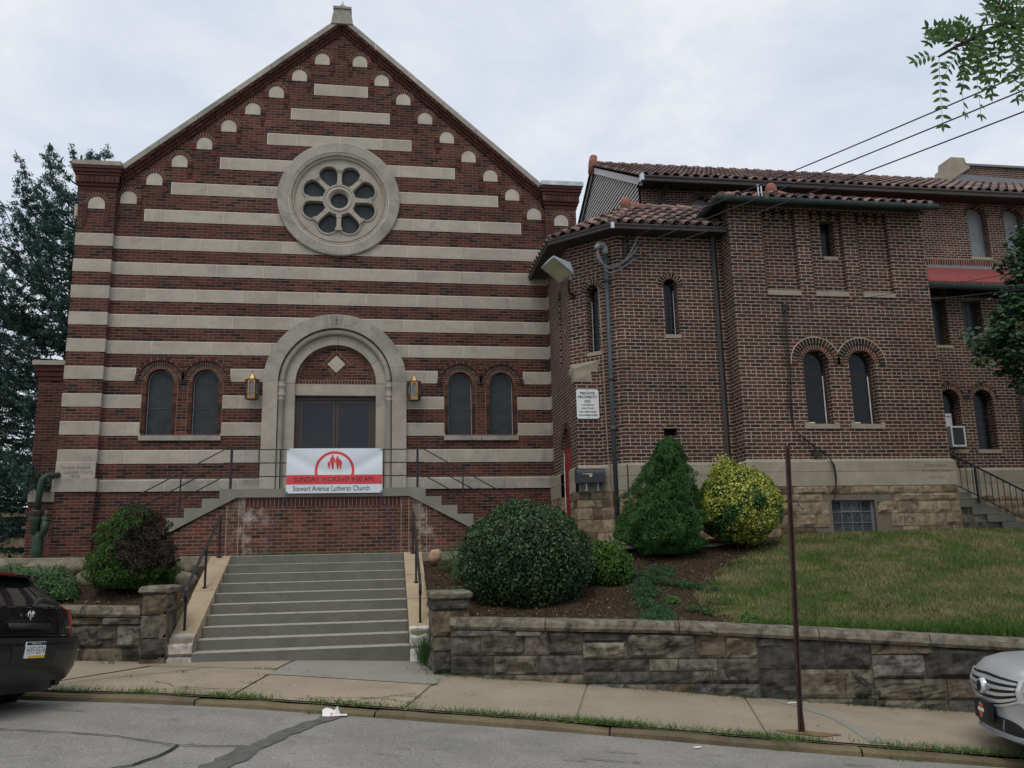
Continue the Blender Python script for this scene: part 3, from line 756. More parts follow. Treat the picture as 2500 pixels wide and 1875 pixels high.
# annex on the left, set back
ax=MB(); FA=Fr((0,22.2,0),(1,0,0))
wall(ax,FA,[(-8.17,-.2),(-6.5,-.2),(-6.5,4.6),(-8.17,4.6)],[],M_BR)
FA2=Fr((-8.17,36,0),(0,-1,0)); wall(ax,FA2,[(0,-.2),(13.8,-.2),(13.8,4.6),(0,4.6)],[],M_BR)
annex=ax.build('side_wing',church)
ax=MB()
for k,(z0,z_1,p) in enumerate([(4.5,4.6,.03),(4.61,4.72,.06),(4.73,4.86,.09)]): ax.box(-8.17-p,-6.5,22.2-p,36,z0,z_1,M_VH)
ax.box(-8.3,-6.5,22.05,36,4.87,4.98,M_LD); ax.build('cornice',annex)
ax=MB(); ax.box(-8.185,-6.5,22.185,36,1.56,1.85,M_LS); ax.build('stone_band',annex)
# ---------------- lanterns
def lantern():
    t=thing('wall_lantern','brass six-sided wall lantern left of the church doorway, under a pointed roof','wall lantern',(-2.79,19.75,3.84),'brass lanterns beside the doorway')
    cx,cy=-2.79,19.76
    def hexr(r,z): return [(cx+r*math.cos(R(60*k)),cy+r*math.sin(R(60*k)),z) for k in range(6)]
    m=MB(); r=.155
    for k in range(6):
        a,b=R(60*k+.0),R(60*k+60)
        A=Vector((cx+r*math.cos(a),cy+r*math.sin(a),0)); B=Vector((cx+r*math.cos(b),cy+r*math.sin(b),0))
        U=(A-B) ; F=Fr(B,U); w=U.length
        front=(k==4)
        mat=M_BRASS if front else M_BRASD
        ho=[(w*.2,3.72),(w*.8,3.72),(w*.8,3.97),(w*.65,4.01),(w*.5,4.025),(w*.35,4.01),(w*.2,3.97)]
        wall(m,F,[(0,3.62),(w,3.62),(w,4.06),(0,4.06)],[(ho,.012,None)],mat)
    m.raw(hexr(.155,3.62)+hexr(.13,3.6),[(0,1,2,3,4,5)[::-1]],M_BRASD)
    m.raw(hexr(.165,4.05)+hexr(.165,4.07)+hexr(.1,4.075),[(i,(i+1)%6,(i+1)%6+6,i+6) for i in range(6)]+[(i+6,(i+1)%6+6,(i+1)%6+12,i+12) for i in range(6)]+[(5,4,3,2,1,0)],M_BRASD)
    m.build('lantern_body',t)
    m=MB(); m.raw(hexr(.1,4.075)+[(cx,cy,4.24)],[(i,(i+1)%6,6) for i in range(6)],M_BRASS)
    m.lathe([(.012,0),(.014,.012),(.004,.03),(0,.04)],(cx,cy,4.235),(0,0,1),M_BRASD,8); m.build('lantern_roof',t)
    m=MB(); m.raw(hexr(.142,3.63)+hexr(.142,4.05),[(i,(i+1)%6,(i+1)%6+6,i+6) for i in range(6)],M_LGL); m.build('lantern_glass',t)
    m=MB(); m.box(cx-.05,cx+.05,cy+.1,20.0,3.75,3.95,M_BRASD); m.build('wall_bracket',t)
    return t
def dup(root,dx,dy,dz,label=None,rot=None):
    r=root.copy(); C.objects.link(r); r.location=(root.location[0]+dx,root.location[1]+dy,root.location[2]+dz)
    if rot: r.rotation_euler=rot
    if label: r['label']=label
    for ch in list(root.children):
        c=ch.copy(); C.objects.link(c); c.parent=r
        for g_ in ch.children: d=g_.copy(); C.objects.link(d); d.parent=c
    return r
la=lantern(); dup(la,3.62,0,-.01,'brass six-sided wall lantern right of the church doorway, under a pointed roof')
# ================================================================== ENTRANCE PLATFORM
plat=thing('entrance_platform','red brick entrance platform with grey painted stepped cap, below the church doors','platform',(XC,17.1,.14))
F1=Fr((0,17.1,0),(1,0,0)); GZ=.05
def stepz(k): return 1.40-.175*k
def capL(): 
    top=[(-2.93,1.40)]
    x=-2.93
    for k in range(1,8): top+=[(x,stepz(k)),(x-.31,stepz(k))]; x-=.31
    return top
sl=.175/.31
m=MB()
# brick front below the cap
bl=[( -5.05,GZ),(3.13,GZ),(3.13,.14),(.52,1.25),(-2.63,1.25),(-4.85,.14),(-5.05,.14)]
lowL=lambda x:1.235-max(0,(-2.62-x))*sl
wall(m,F1,[(-4.7,GZ),(2.78,GZ),(.70,1.235),(-2.62,1.235)],[],M_PB)
m.build('brick_front',plat)
for sgn in (-1,1):
    m=MB(); X=lambda x: x if sgn<0 else 2*(-.995)-x
    top=capL(); end=top[-1][0]
    poly=[(-.995,1.40)]+top+[(end,GZ+.0),(end+.25,GZ+.0)]+[(-2.62,1.235),(-.995,1.235)]
    poly=[(X(x),z) for x,z in poly]
    if sgn<0: pass
    else: poly=poly[::-1]
    mm=MB(); V=[Vector((u,z,0)) for u,z in poly]
    tr=geometry.tessellate_polygon([V]); vs=[F1.p(u,z,-.045) for u,z in poly]; fs=[]
    for a,b,c_ in tr:
        A,B,D_=poly[a],poly[b],poly[c_]; cr=(B[0]-A[0])*(D_[1]-A[1])-(B[1]-A[1])*(D_[0]-A[0])
        if abs(cr)>1e-12: fs.append((a,b,c_) if cr>0 else (a,c_,b))
    mm.raw(vs,fs,M_CAP)
    n=len(poly)
    for i in range(n):
        a,b=poly[i],poly[(i+1)%n]; mm.poly([F1.p(*a,-.045),F1.p(*b,-.045),F1.p(*b,.3),F1.p(*a,.3)],M_CAP)
    tag(mm.build('stepped_cap',plat),'grey painted concrete cap stepping down to the '+('left' if sgn<0 else 'right'))
    # treads behind the cap
    x=-2.93
    for k in range(1,8):
        a,b=sorted((X(x),X(x-.31))); mt=MB(); mt.box(a,b,17.35,18.9,GZ-.1,stepz(k)-.002,M_CAP); mt.build('tread',plat); x-=.31
m=MB(); m.box(-2.93,.94,17.35,19.9,GZ,1.385,M_CAP); m.build('platform_floor',plat)
m=MB()
for k in range(38):
    u=-2.46+2.92*k/38; m.fbox(F1,u+.005,u+2.92/38-.004,1.06,1.225,-.008,.01,M_VH)
m.fbox(F1,-2.46,.46,1.055,1.23,-.004,.01,M_MO); m.build('soldier_course',plat)
m=MB()
for u in (-2.79,-2.57,-2.47,.47,.62,.83,.96): m.fbox(F1,u-.006,u+.006,.1,1.2-max(0,(-2.62-u))*sl-max(0,u-.72)*sl,-.003,.01,M_MO)
m.build('vertical_joint',plat)
# railing
t=thing('platform_railing','black iron three-bar railing along the brick platform edge and down both step flights','railing',(XC,17.2,1.4))
Y=17.2
m=MB()
for z in (2.165,1.905,1.645):
    L_=[(-4.62 if z>2 else -4.75,Y,z-.56*((4.62 if z>2 else 4.75)-2.9)),(-2.9,Y,z),(.92,Y,z),(2.6 if z>2 else 2.75,Y,z-.56*((2.6 if z>2 else 2.75)-.92))]
    pth=[L_[0],L_[1],L_[2],L_[3]]
    if z>2:
        a=L_[0]; b=L_[3]
        loopL=[(a[0]+.0-.08*math.sin(q)*1.4-.02,Y,a[2]-.13+.13*math.cos(q)) for q in np.linspace(PI,.2,9)]
        loopR=[(b[0]+.08*math.sin(q)*1.4+.02,Y,b[2]-.13+.13*math.cos(q)) for q in np.linspace(.2,PI,9)]
        pth=loopL+pth+loopR
    m.tube(pth,.0125,M_IRON,6)
m.build('rail_bar',t,smooth=True)
for x,z0,z_1,w in ((-2.76,1.4,2.165,.022),(.79,1.4,2.165,.022),(-2.25,1.64,2.165,.01),(-1.85,1.4,2.165,.012),(.13,1.4,2.165,.012),(-3.67,.95,1.735,.012),(1.69,.95,1.735,.012),(-4.53,.3,1.25,.022),(2.58,.3,1.25,.022)):
    m=MB(); m.box(x-w,x+w,Y-w,Y+w,z0-.02,z_1,M_IRON); m.build('rail_post',t)
# banner
FBn=Fr((0,17.13,0),(1,0,0))
bn=thing('banner','white vinyl banner with red stripe and family emblem tied to the platform railing','banner',(-.81,17.1,1.73))
def bd(u,z): # cloth surface depth (proud) with a sag fold
    a=(u+1.71)/1.82; b=(z-1.30)/.86
    sagline=1-.42*math.sin(PI*a)
    return -.02+.022*math.exp(-((b-sagline+.1)*7)**2)-.015*math.sin(PI*a)*math.sin(PI*b)+.006*math.sin(a*9+b*4)*(1-b)
class BF(Fr):
    def p(s,u,z,d=0): return Fr.p(s,u,z,d+bd(u,z))
FBB=BF((0,17.02,0),(1,0,0))
def cloth(m,u0,u1,z0,z1_,mat,d=0,nu=60,nz=30):
    vs=[];fs=[]
    for j in range(nz+1):
        for i in range(nu+1):
            u=u0+(u1-u0)*i/nu; z=z0+(z1_-z0)*j/nz
            x=u+(-.02*(1-(z-1.3)/.86) if 0 else 0)
            vs.append(FBB.p(u,z,d))
    for j in range(nz):
        for i in range(nu): a=j*(nu+1)+i; fs.append((a,a+1,a+nu+2,a+nu+1))
    m.raw(vs,fs,mat)
m=MB(); cloth(m,-1.71,.10,1.30,2.16,M_BANW); m.build('banner_sheet',bn,smooth=True)
m=MB(); cloth(m,-1.709,.099,1.468,1.648,M_BANR,-.002,60,8); m.build('red_stripe',bn,smooth=True)
m=MB(); nn=40
o=arc(-.807,1.73,.375,-.23,PI+.23,nn); i_=arc(-.807,1.73,.325,-.25,PI+.25,nn)
for k in range(nn): m.poly([FBB.p(*i_[k],-.003),FBB.p(*o[k],-.003),FBB.p(*o[k+1],-.003),FBB.p(*i_[k+1],-.003)],M_BANR)
m.build('emblem_arc',bn)
def figure(m,cx,zt,hh):
    P=[(0,1),(.07,.98),(.075,.9),(.05,.86),(.15,.82),(.19,.62),(.17,.45),(.13,.47),(.13,.4),(.12,.2),(.07,.03),(.09,0),(-.05,0),(-.04,.1),(-.1,.3),(-.12,.45),(-.17,.42),(-.2,.6),(-.15,.8),(-.05,.86),(-.075,.9),(-.07,.98)]
    pts=[(cx+x*hh*.9,zt-hh+z*hh) for x,z in P][::-1]
    V=[Vector((u,z,0)) for u,z in pts]
    for a,b,c_ in geometry.tessellate_polygon([V]): 
        A,B,D_=pts[a],pts[b],pts[c_]; cr=(B[0]-A[0])*(D_[1]-A[1])-(B[1]-A[1])*(D_[0]-A[0])
        q=(a,b,c_) if cr>0 else (a,c_,b)
        m.poly([FBB.p(*pts[w],-.0032) for w in q],M_BANR)
m=MB()
for cx,zt,hh in ((-.85,2.03,.27),(-.755,2.01,.25),(-.915,1.91,.15),(-.70,1.945,.185)): figure(m,cx,zt,hh)
m.build('family_emblem',bn)
textobj('SUNDAY WORSHIP 9:30 AM',FBB,-.825,1.565,1.49,.095,-.0045,M_BANM,'lettering',bn,bold=.0)
textobj('Stewart Avenue Lutheran Church',FBB,-.86,1.392,1.44,.098,-.004,M_BANI,'lettering',bn)
for a,b in (((-1.69,1.32),(-2.05,.35)),((.08,1.32),(.4,.2))):
    m=MB(); m.tube([FBB.p(a[0],a[1],-.01),(a[0]*.9+b[0]*.1,17.03,a[1]*.9+b[1]*.1),(b[0],17.05,b[1])],.0055,M_ROPE,6); m.build('tie_rope',bn)
m=MB()
for u in (-1.69,.08):
    for z in (1.32,2.14): m.lathe([(.004,-.001),(.014,-.001),(.014,.004),(.004,.004)],FBB.p(u,z,-.004),(0,-1,0),M_IRON,10)
m.build('grommet',bn)
# ================================================================== LOWER STAIRS
st=thing('concrete_stairs','wide flight of ten grey concrete steps between tan sloping side walls','stairs',(-1.02,13.04,-1.4))
SX0,SX1=-2.52,.486; Y0=16.01; RR=.33; HH=.1485; Z0=.142
for k in range(10):
    y=Y0-k*RR; z=Z0-k*HH; m=MB()
    yb=y+RR+.02 if k else 17.15
    m.box(SX0,SX1,y,yb,z-HH-(.15 if k==9 else .02),z,M_CON)
    # pale sheet over the whole tread; its sky light is in the colour
    m.box(SX0+.002,SX1-.002,y-.004,(y+RR-.004) if k else 17.05,z-.012,z+.002,M_TRE)
    m.build('step',st,bevel=.006)
for s_ in (-1,1):
    x0,x1=(-2.85,-2.52) if s_<0 else (.49,.81)
    m=MB(); yb,yf=16.05,13.32; zb,zf=.15,-.95
    A=[(x0,yf,-1.6),(x1,yf,-1.6),(x1,yb+1,-1.6),(x0,yb+1,-1.6)]
    m.raw([(x0,yf,-1.6),(x1,yf,-1.6),(x1,yf,zf),(x0,yf,zf),(x0,yb,zb),(x1,yb,zb),(x0,17.1,zb),(x1,17.1,zb),(x0,17.1,-1.6),(x1,17.1,-1.6)],
      [(0,1,2,3),(3,2,5,4),(4,5,7,6),(0,3,4,6,8),(1,9,7,5,2)],M_CHK)
    cw=m.build('side_wall',st)
    m=MB(); nx,nz=8,12; vs=[];fs=[]
    prof=[(13.32,-.945),(13.25,-.97),(13.15,-1.03),(13.08,-1.1),(13.06,-1.2),(13.1,-1.24),(13.04,-1.27),(13.02,-1.45)]
    for j,(yy,zz) in enumerate(prof):
        for i in range(nx+1):
            u=x0+(x1-x0)*i/nx; w=noise.noise(Vector((u*9,zz*9,s_*5)))*.025
            vs.append((u,yy-w,zz+w*.5))
    for j in range(len(prof)-1):
        for i in range(nx): a=j*(nx+1)+i; fs.append((a,a+1,a+nx+2,a+nx+1)[::-1])
    m.raw(vs,fs,M_ROUGH if s_<0 else M_WP)
    m.hexa([(x0+.01,13.08,-1.6),(x1-.01,13.08,-1.6),(x1-.01,13.35,-1.6),(x0+.01,13.35,-1.6),(x0+.01,13.12,-1.0),(x1-.01,13.12,-1.0),(x1-.01,13.35,-.96),(x0+.01,13.35,-.96)],M_CHG)
    tag(m.build('crumbling_end',cw),'crumbled plaster end' if s_<0 else 'chipped white painted end')
    # cracks across the side wall
    m=MB()
    for yy in ((14.7,) if s_<0 else (15.7,15.1,14.2)):
        t_=(yy-yf)/(yb-yf); zz=zf+(zb-zf)*t_
        pts=[(x0+(x1-x0)*i/6,yy+random.uniform(-.02,.02)) for i in range(7)]
        for (a,ya),(b,y_b) in zip(pts,pts[1:]):
            f=lambda yq:zf+(zb-zf)*(yq-yf)/(yb-yf)+.002
            m.poly([(a,ya-.004,f(ya-.004)),(b,y_b-.004,f(y_b-.004)),(b,y_b+.004,f(y_b+.004)),(a,ya+.004,f(ya+.004))],M_DIRT)
    m.build('crack',cw)
    # hand rail
    x=-2.705 if s_<0 else .655
    ln='left' if s_<0 else 'right'
    h=thing('handrail','black iron handrail on the tan side wall at the '+ln+' of the concrete steps','handrail',(x,14.8,-.4),'handrails of the concrete steps')
    top=[(x,16.05,.87),(x,14.8,.30),(x,13.45,-.30),(x,13.38,-.36),(x,13.37,-.44),(x,13.4,-.5)]
    m=MB()
    for a,b in zip(top,top[1:]):
        a=Vector(a);b=Vector(b); w=.022
        t_=(b-a).normalized(); nn_=Vector((1,0,0)).cross(t_)*.009
        m.hexa([a-Vector((w,0,0))-nn_,a+Vector((w,0,0))-nn_,a+Vector((w,0,0))+nn_,a-Vector((w,0,0))+nn_,b-Vector((w,0,0))-nn_,b+Vector((w,0,0))-nn_,b+Vector((w,0,0))+nn_,b-Vector((w,0,0))+nn_],M_IRON)
    m.build('rail_bar',h)
    for yy,z0,z_1 in ((16.0,.15,.85),(14.8,-.36,.3),(13.42,-.95,-.33)):
        m=MB(); m.box(x-.016,x+.016,yy-.016,yy+.016,z0-.03,z_1,M_IRON); m.lathe([(.05,-.03),(.04,.01),(.02,.02)],(x,yy,z0),(0,0,1),M_IRON,10); m.build('rail_post',h)
# ================================================================== THE OLD CHURCH
old=thing('church','old dark red brick church with clay tile roofs, angled bay and square tower','church',(9.5,16.4,.3))
FTw=Fr((0,16.4,0),(1,0,0)); FC=Fr((0,16.9,0),(1,0,0))
FBb=Fr((4.09,17.79,0),(1,-1,0)); FAa=Fr((4.09,20,0),(0,-1,0))
LB=1.2587
def blocks(m,F,u0,u1,rows,mat,d=-.02,bumpy=.02,wmin=.25,wmax=.7,gap=.012,seed=1,sub=(7,4),skip=None,zf=None,mats=None):
    rr=random.Random(seed)
    for (z0,z1_) in rows:
        u=u0
        while u<u1-.02:
            w=rr.uniform(wmin,wmax); 
            if u+w>u1-.18: w=u1-u
            a,b=u,u+w
            if not (skip and any(b>s0+.02 and a<s1-.02 and z1_>q0+.02 and z0<q1-.02 for s0,s1,q0,q1 in skip)):
                nx,nz=sub; vs=[]; fs=[]; ph=rr.uniform(0,100); amp=bumpy*rr.uniform(.4,1.3)
                A,B=a+gap/2,b-gap/2; zz0,zz1=z0+gap/2,z1_-gap/2
                for j in range(nz+1):
                    for i in range(nx+1):
                        x=A+(B-A)*i/nx; z=zz0+(zz1-zz0)*j/nz
                        e=min(i,nx-i,j,nz-j); 
                        q=0 if e==0 else amp*(.7+1.6*noise.noise(Vector((x*3.3+ph,z*5,ph)))+.8*noise.noise(Vector((x*9+ph,z*14,ph))))
                        if zf: zz=zf(x,z)
                        else: zz=z
                        vs.append(F.p(x,zz,d-q))
                for j in range(nz):
                    for i in range(nx): k=j*(nx+1)+i; fs.append((k,k+1,k+nx+2,k+nx+1))
                base=len(vs)
                ring=[(A,zz0),(B,zz0),(B,zz1),(A,zz1)]
                for x,z in ring: vs.append(F.p(x,zf(x,z) if zf else z,d+.06))
                c0,c1,c2,c3=0,nx,(nz+1)*(nx+1)-1,nz*(nx+1)
                e=[c0,c1,c2,c3]
                for q in range(4):
                    x0_,x1_=e[q],e[(q+1)%4]
                    # side walls follow the corner points only
                    fs.append((x0_,base+q,base+(q+1)%4,x1_))
                m.raw(vs,fs,mat if not mats else mats[rr.randrange(len(mats))])
            u+=w
# --- tower
m=MB()
tw=[(9.0,),(10.02,)]
panels=[(8.06,8.81),(9.14,9.89),(10.22,10.96)]
hol=[(archpoly(9.0,2.57,3.84,.285),.26,None),(archpoly(10.02,2.57,3.84,.285),.26,None)]
for a,b in panels:
    dep=.1
    hol.append(([(a,5.4),(b,5.4),(b,7.2),(a,7.2)],dep,M_OB if a!=9.14 else None))
wall(m,FTw,[(7.31,1.8),(11.8,1.8),(11.8,7.5),(7.31,7.5)],hol,M_OB)
FP2=Fr((0,16.5,0),(1,0,0))
wall(m,FP2,[(9.14,5.4),(9.89,5.4),(9.89,7.2),(9.14,7.2)],[([(9.44,6.22),(9.76,6.22),(9.76,7.06),(9.44,7.06)],.26,None)],M_OB)
wall(m,Fr((7.31,20,0),(0,-1,0)),[(0,1.8),(3.6,1.8),(3.6,7.5),(0,7.5)],[],M_OB)
wall(m,Fr((11.8,16.4,0),(0,1,0)),[(0,.2),(5,.2),(5,7.5),(0,7.5)],[],M_OB)
tower=m.build('tower_wall',old)
m=MB()
for a,b in panels:
    w=b-a
    for k in range(3):
        u=a+w*(.2+.3*k)
        for q in range(3): m.fbox(FTw,u-.05-(2-q)*.0,u+.05,7.2-.0746*(q+1)+.006,7.2-.0746*q,.0+.03*q,.1,M_OB)
    m.fbox(FTw,a,b,7.2,7.24,.002,.1,M_OB)
m.build('brick_corbel',tower)
for a,b in panels:
    m=MB(); m.fbox(FTw,a-.0,b+.0,5.29,5.4,-.03,.11,M_OS); m.build('stone_sill',tower)
w=MB(); w.fbox(FP2,9.44,9.76,6.22,7.06,.2,.24,M_TRB); w=w.build('window',tower)
m=MB(); m.fbox(FP2,9.47,9.73,6.25,7.04,.19,.2,M_GLD); m.build('window_glass',w)
m=MB(); m.fbox(FP2,9.46,9.78,6.15,6.22,-.015,.24,M_OS); m.build('window_sill',w)
for cx in (9.0,10.02):
    w=archwin(FTw,tower,cx,2.57,3.84,.285,.2,M_GLD,M_TRB,[(.29,.405,19,-.006,M_VO,0),(.412,.545,21,-.02,M_VD,-.05)],bar=[3.62,3.66],fr=.03,mort=M_OM)
    m=MB(); m.fbox(FTw,cx-.25,cx-.05,2.6,2.625,.17,.2,M_FRW); m.fbox(FTw,cx+.2,cx+.222,2.6,3.6,.17,.2,M_FRW); m.build('white_caulk_line',w)
    m=MB(); o=arc(cx,3.84,.565,-.05,PI+.05,24); i_=arc(cx,3.84,.546,-.05,PI+.05,24); m.prism(FTw,o+i_[::-1],-.016,.01,M_OM); m.build('mortar_rim',w)
    m=MB(); m.hexa([FTw.p(cx-.38,2.46,-.03),FTw.p(cx+.38,2.46,-.03),FTw.p(cx+.38,2.46,.2),FTw.p(cx-.38,2.46,.2),FTw.p(cx-.38,2.55,-.03),FTw.p(cx+.38,2.55,-.03),FTw.p(cx+.38,2.58,.2),FTw.p(cx-.38,2.58,.2)],M_OS)
    m.fbox(FTw,cx-.38,cx-.29,2.55,2.59,-.03,.05,M_OS); m.fbox(FTw,cx+.29,cx+.38,2.55,2.59,-.03,.05,M_OS); m.build('window_sill',w)
# stone base course
def basecourse(F,u0,u1,par,js_,e0=0,e1=0,zt=1.84,zb=1.29):
    m=MB()
    for (za,zb_,jj) in ((zb,1.575,js_[0]),(1.58,zt-.06,js_[1])):
        xs=[u0-e0]+[j for j in jj if u0+.1<j<u1-.1]+[u1+e1]
        for a,b in zip(xs,xs[1:]): m.fbox(F,a+.003,b-.003,za+.002,zb_-.002,-.07,.02,M_OS)
        m.fbox(F,u0-e0+.003,u1+e1-.003,za,zb_,-.066,.01,M_OM)
    P=[F.p(u0-e0,zt-.06,-.07),F.p(u1+e1,zt-.06,-.07),F.p(u1+e1*.1,zt,-.002),F.p(u0-e0*.1,zt,-.002)]
    m.poly(P,M_OS)
    return m.build('stone_base_course',par)
bc=basecourse(FTw,7.31,11.8,tower,([8.2,9.4,10.25],[7.8,8.62,10.95]),.07,.07)
m=MB(); 
for x,sg in ((7.24,1),(11.87,-1)):
    m.box(min(x,x+sg*.08),max(x,x+sg*.08),16.335,17.0 if sg>0 else 21,1.292,1.778,M_OS)
m.build('stone_base_course',tower)
for s_,z,w_,h_ in (('Stewart Avenue',1.70,.5,.075),('Ev. Lutheran Church',1.59,.62,.075),('1922 - 1927',1.44,.36,.06)):
    textobj(s_,FTw,11.4,z,w_,h_,-.0715,M_ENG,'inscription',bc)
rows=[(-.2,.22),(.22,.47),(.47,.73),(.73,.97),(.97,1.13),(1.13,1.29)]
m=MB(); blocks(m,FTw,7.22,11.86,rows,M_SS,-.06,.02,.28,.75,.011,5,skip=[(9.03,9.97,.33,1.0)])
m.fbox(FTw,7.24,9.03,-.2,1.288,-.045,.02,M_SAND); m.fbox(FTw,9.97,11.84,-.2,1.288,-.045,.02,M_SAND); m.fbox(FTw,9.03,9.97,1.0,1.288,-.045,.02,M_SAND); m.fbox(FTw,9.03,9.97,-.2,.33,-.045,.02,M_SAND)
blocks(m,Fr((7.31,17.0,0),(0,-1,0)),-.05,.66,rows,M_SS,-.05,.015,.3,.5,.011,9)
blocks(m,Fr((11.8,16.34,0),(0,1,0)),0,3.2,rows,M_SS,-.05,.015,.3,.6,.011,19)
m.build('sandstone_foundation',tower)
m=MB(); m.fbox(FTw,9.0,10.0,.3,1.03,.1,.3,M_PLAS); 
bw=m.build('basement_window',tower)
m=MB(); M_GB=plain('glass_block',(.05,.058,.065),.12,.35,var=.85,scale=22,bmp=.05)
for i in range(4):
    for j in range(3):
        if j==2 and i in(1,2): continue
        m.fbox(FTw,9.06+.215*i+.008,9.06+.215*(i+1)-.008,.34+.215*j+.008,.34+.215*(j+1)-.008,.06,.1,M_GB)
m.build('glass_block_pane',bw)
m=MB(); 
for k in range(16): m.fbox(FTw,9.29+.024*k,9.30+.024*k,.79,.96,.055,.09,M_GREY)
m.fbox(FTw,9.28,9.69,.96,.975,.05,.09,M_GREY); m.fbox(FTw,9.28,9.69,.775,.79,.05,.09,M_GREY); m.build('vent_grille',bw)
m=MB(); 
for i in range(5): m.fbox(FTw,9.052+.215*i,9.068+.215*i,.33,.99,.045,.1,M_GREY)
for j in range(4): m.fbox(FTw,9.05,9.93,.332+.215*j,.347+.215*j,.045,.1,M_GREY)
m.fbox(FTw,9.91,9.97,.33,1.0,.03,.1,M_GREY); m.build('window_frame',bw)
# --- bay
m=MB()
wall(m,FC,[(4.98,1.8),(7.31,1.8),(7.31,6.9),(4.98,6.9)],[(archpoly(6.12,4.53,5.6,.15,10),.26,None),([(5.80,2.39),(6.09,2.39),(6.09,2.54),(5.80,2.54)],.3,M_PLAS)],M_OB)
wall(m,FBb,[(0,1.8),(LB,1.8),(LB,6.9),(0,6.9)],[(archpoly(.61,4.24,5.58,.14,10),.24,None)],M_OB)
ydoor=20-18.41
wall(m,FAa,[(0,0),(2.21,0),(2.21,6.9),(0,6.9)],[(archpoly(1.36,4.14,5.75,.11,8),.22,None),([(ydoor-.41,0.0),(ydoor+.41,0.0)]+arc(ydoor,2.34,.41,0,PI,14),.22,None)],M_OB)
FLo=Fr((4.07,17.32,0),(1,0,0)); LF=.49
wall(m,FLo,[(0,1.8),(LF,1.8),(LF,3.85),(0,3.85)],[],M_OB)
wall(m,Fr((4.07,17.82,0),(0,-1,0)),[(0,.0),(.5,.0),(.5,3.85),(0,3.85)],[],M_OB)
bay=m.build('bay_wall',old)
m=MB()
a=(4.06,17.31,3.86); b=(4.58,17.31,3.86); c_=(4.06,17.83,3.86); d1=(4.085,17.80,4.05); d2=(4.60,17.285,4.05)
m.raw([a,b,d2,d1,c_,(4.06,17.31,3.80),(4.58,17.31,3.80),(4.06,17.83,3.80)],[(0,1,2),(0,2,3),(0,3,4),(5,6,1,0),(7,5,0,4)],M_OS)
m.raw([(4.055,17.305,3.58),(4.42,17.305,3.58),(4.42,17.305,3.8),(4.055,17.305,3.8),(4.055,17.6,3.58),(4.055,17.6,3.8),(4.2,17.285,3.70)],[(0,1,6),(1,2,6),(2,3,6),(3,0,6),(4,0,3,5)],M_OS)
m.build('stone_squinch',bay)
w=archwin(FC,bay,6.12,4.53,5.6,.15,.22,M_GLD,M_TRB,[(.155,.275,11,-.006,M_VD,0)],bar=[5.42],fr=.015,grid=(3,.16),mort=M_OM)
m=MB(); m.fbox(FC,5.95,6.30,4.45,4.53,-.02,.2,M_OS); m.build('window_sill',w)
m=MB(); m.fbox(FC,6.235,6.247,4.55,5.55,.19,.22,M_FRW); m.build('white_caulk_line',w)
w=archwin(FBb,bay,.61,4.24,5.58,.14,.2,M_GLD,M_TRB,[(.145,.265,11,-.006,M_VD,0)],fr=.015,grid=(3,.16),mort=M_OM)
m=MB(); m.fbox(FBb,.44,.80,4.16,4.24,-.02,.2,M_OS); m.build('window_sill',w)
m=MB(); m.fbox(FBb,.495,.505,4.27,5.4,.17,.2,M_FRW); m.build('white_caulk_line',w)
w=archwin(FAa,bay,1.36,4.14,5.75,.11,.18,M_GLD,M_TRB,[(.115,.22,9,-.006,M_VD,0)],fr=.015,mort=M_OM)
m=MB(); m.prism(FAa,[(ydoor-.41,0),(ydoor+.41,0)]+arc(ydoor,2.34,.41,0,PI,14),.03,.24,M_VH); dd_=m.build('door_recess',bay)
m=MB(); m.fbox(FAa,ydoor-.38,ydoor+.38,.0,2.27,.022,.17,M_REDD); m.build('red_door',bay)
m=MB(); 
for a,b,z0,z_1 in ((-.4,-.37,0,2.3),(.37,.4,0,2.3),(-.4,.4,2.27,2.31)): m.fbox(FAa,ydoor+a,ydoor+b,z0,z_1,.012,.17,M_FRW if a<0 and b<0 else M_REDD)
m.build('door_frame',bay)
m=MB(); vring(m,FAa,ydoor,2.34,.415,.56,0,PI,19,-.015,.02,M_VO,M_OM); m.build('brick_arch',bay)
basecourse(FC,4.98,7.25,bay,([5.85,6.6],[5.45,6.3]))
basecourse(FBb,.62,LB,bay,([],[]),0,.03)
basecourse(FLo,-.0,LF,bay,([.4],[.3]),.02,.02)
b2=basecourse(FAa,.0,ydoor-.42,bay,([],[])); basecourse(FAa,ydoor+.42,2.62,bay,([],[]))
m=MB()
blocks(m,FC,4.98,7.24,rows,M_SS,-.06,.015,.3,.6,.011,31); m.fbox(FC,4.98,7.25,-.2,1.288,-.045,.02,M_SAND)
blocks(m,FBb,.6,LB+.04,rows,M_SS,-.06,.012,.3,.5,.011,32); m.fbox(FBb,.6,LB,-.2,1.288,-.045,.02,M_SAND)
blocks(m,FLo,-.05,LF+.03,rows,M_SS,-.06,.012,.22,.4,.011,33); m.fbox(FLo,-.03,LF,-.2,1.288,-.045,.02,M_SAND)
blocks(m,FAa,ydoor+.42,2.66,rows,M_SS,-.06,.012,.2,.4,.011,35)
m.build('sandstone_foundation',bay)
m=MB(); blocks(m,FAa,0,ydoor-.42,rows,M_SS,-.06,.012,.3,.5,.011,34); m.build('sandstone_foundation',bay)
m=MB(); m.tube([FC.p(7.12,6.72,-.12),FC.p(7.12,6.5,-.06),FC.p(7.12,1.9,-.06),FC.p(7.12,1.8,-.12),FC.p(7.12,.3,-.12)],.055,M_BRN,4); m.build('downspout',bay)
m=MB(); m.tube([FC.p(5.78,2.6,-.0),FC.p(5.79,2.6,-.02)],.02,M_ORG,6); m.build('orange_plug',bay)
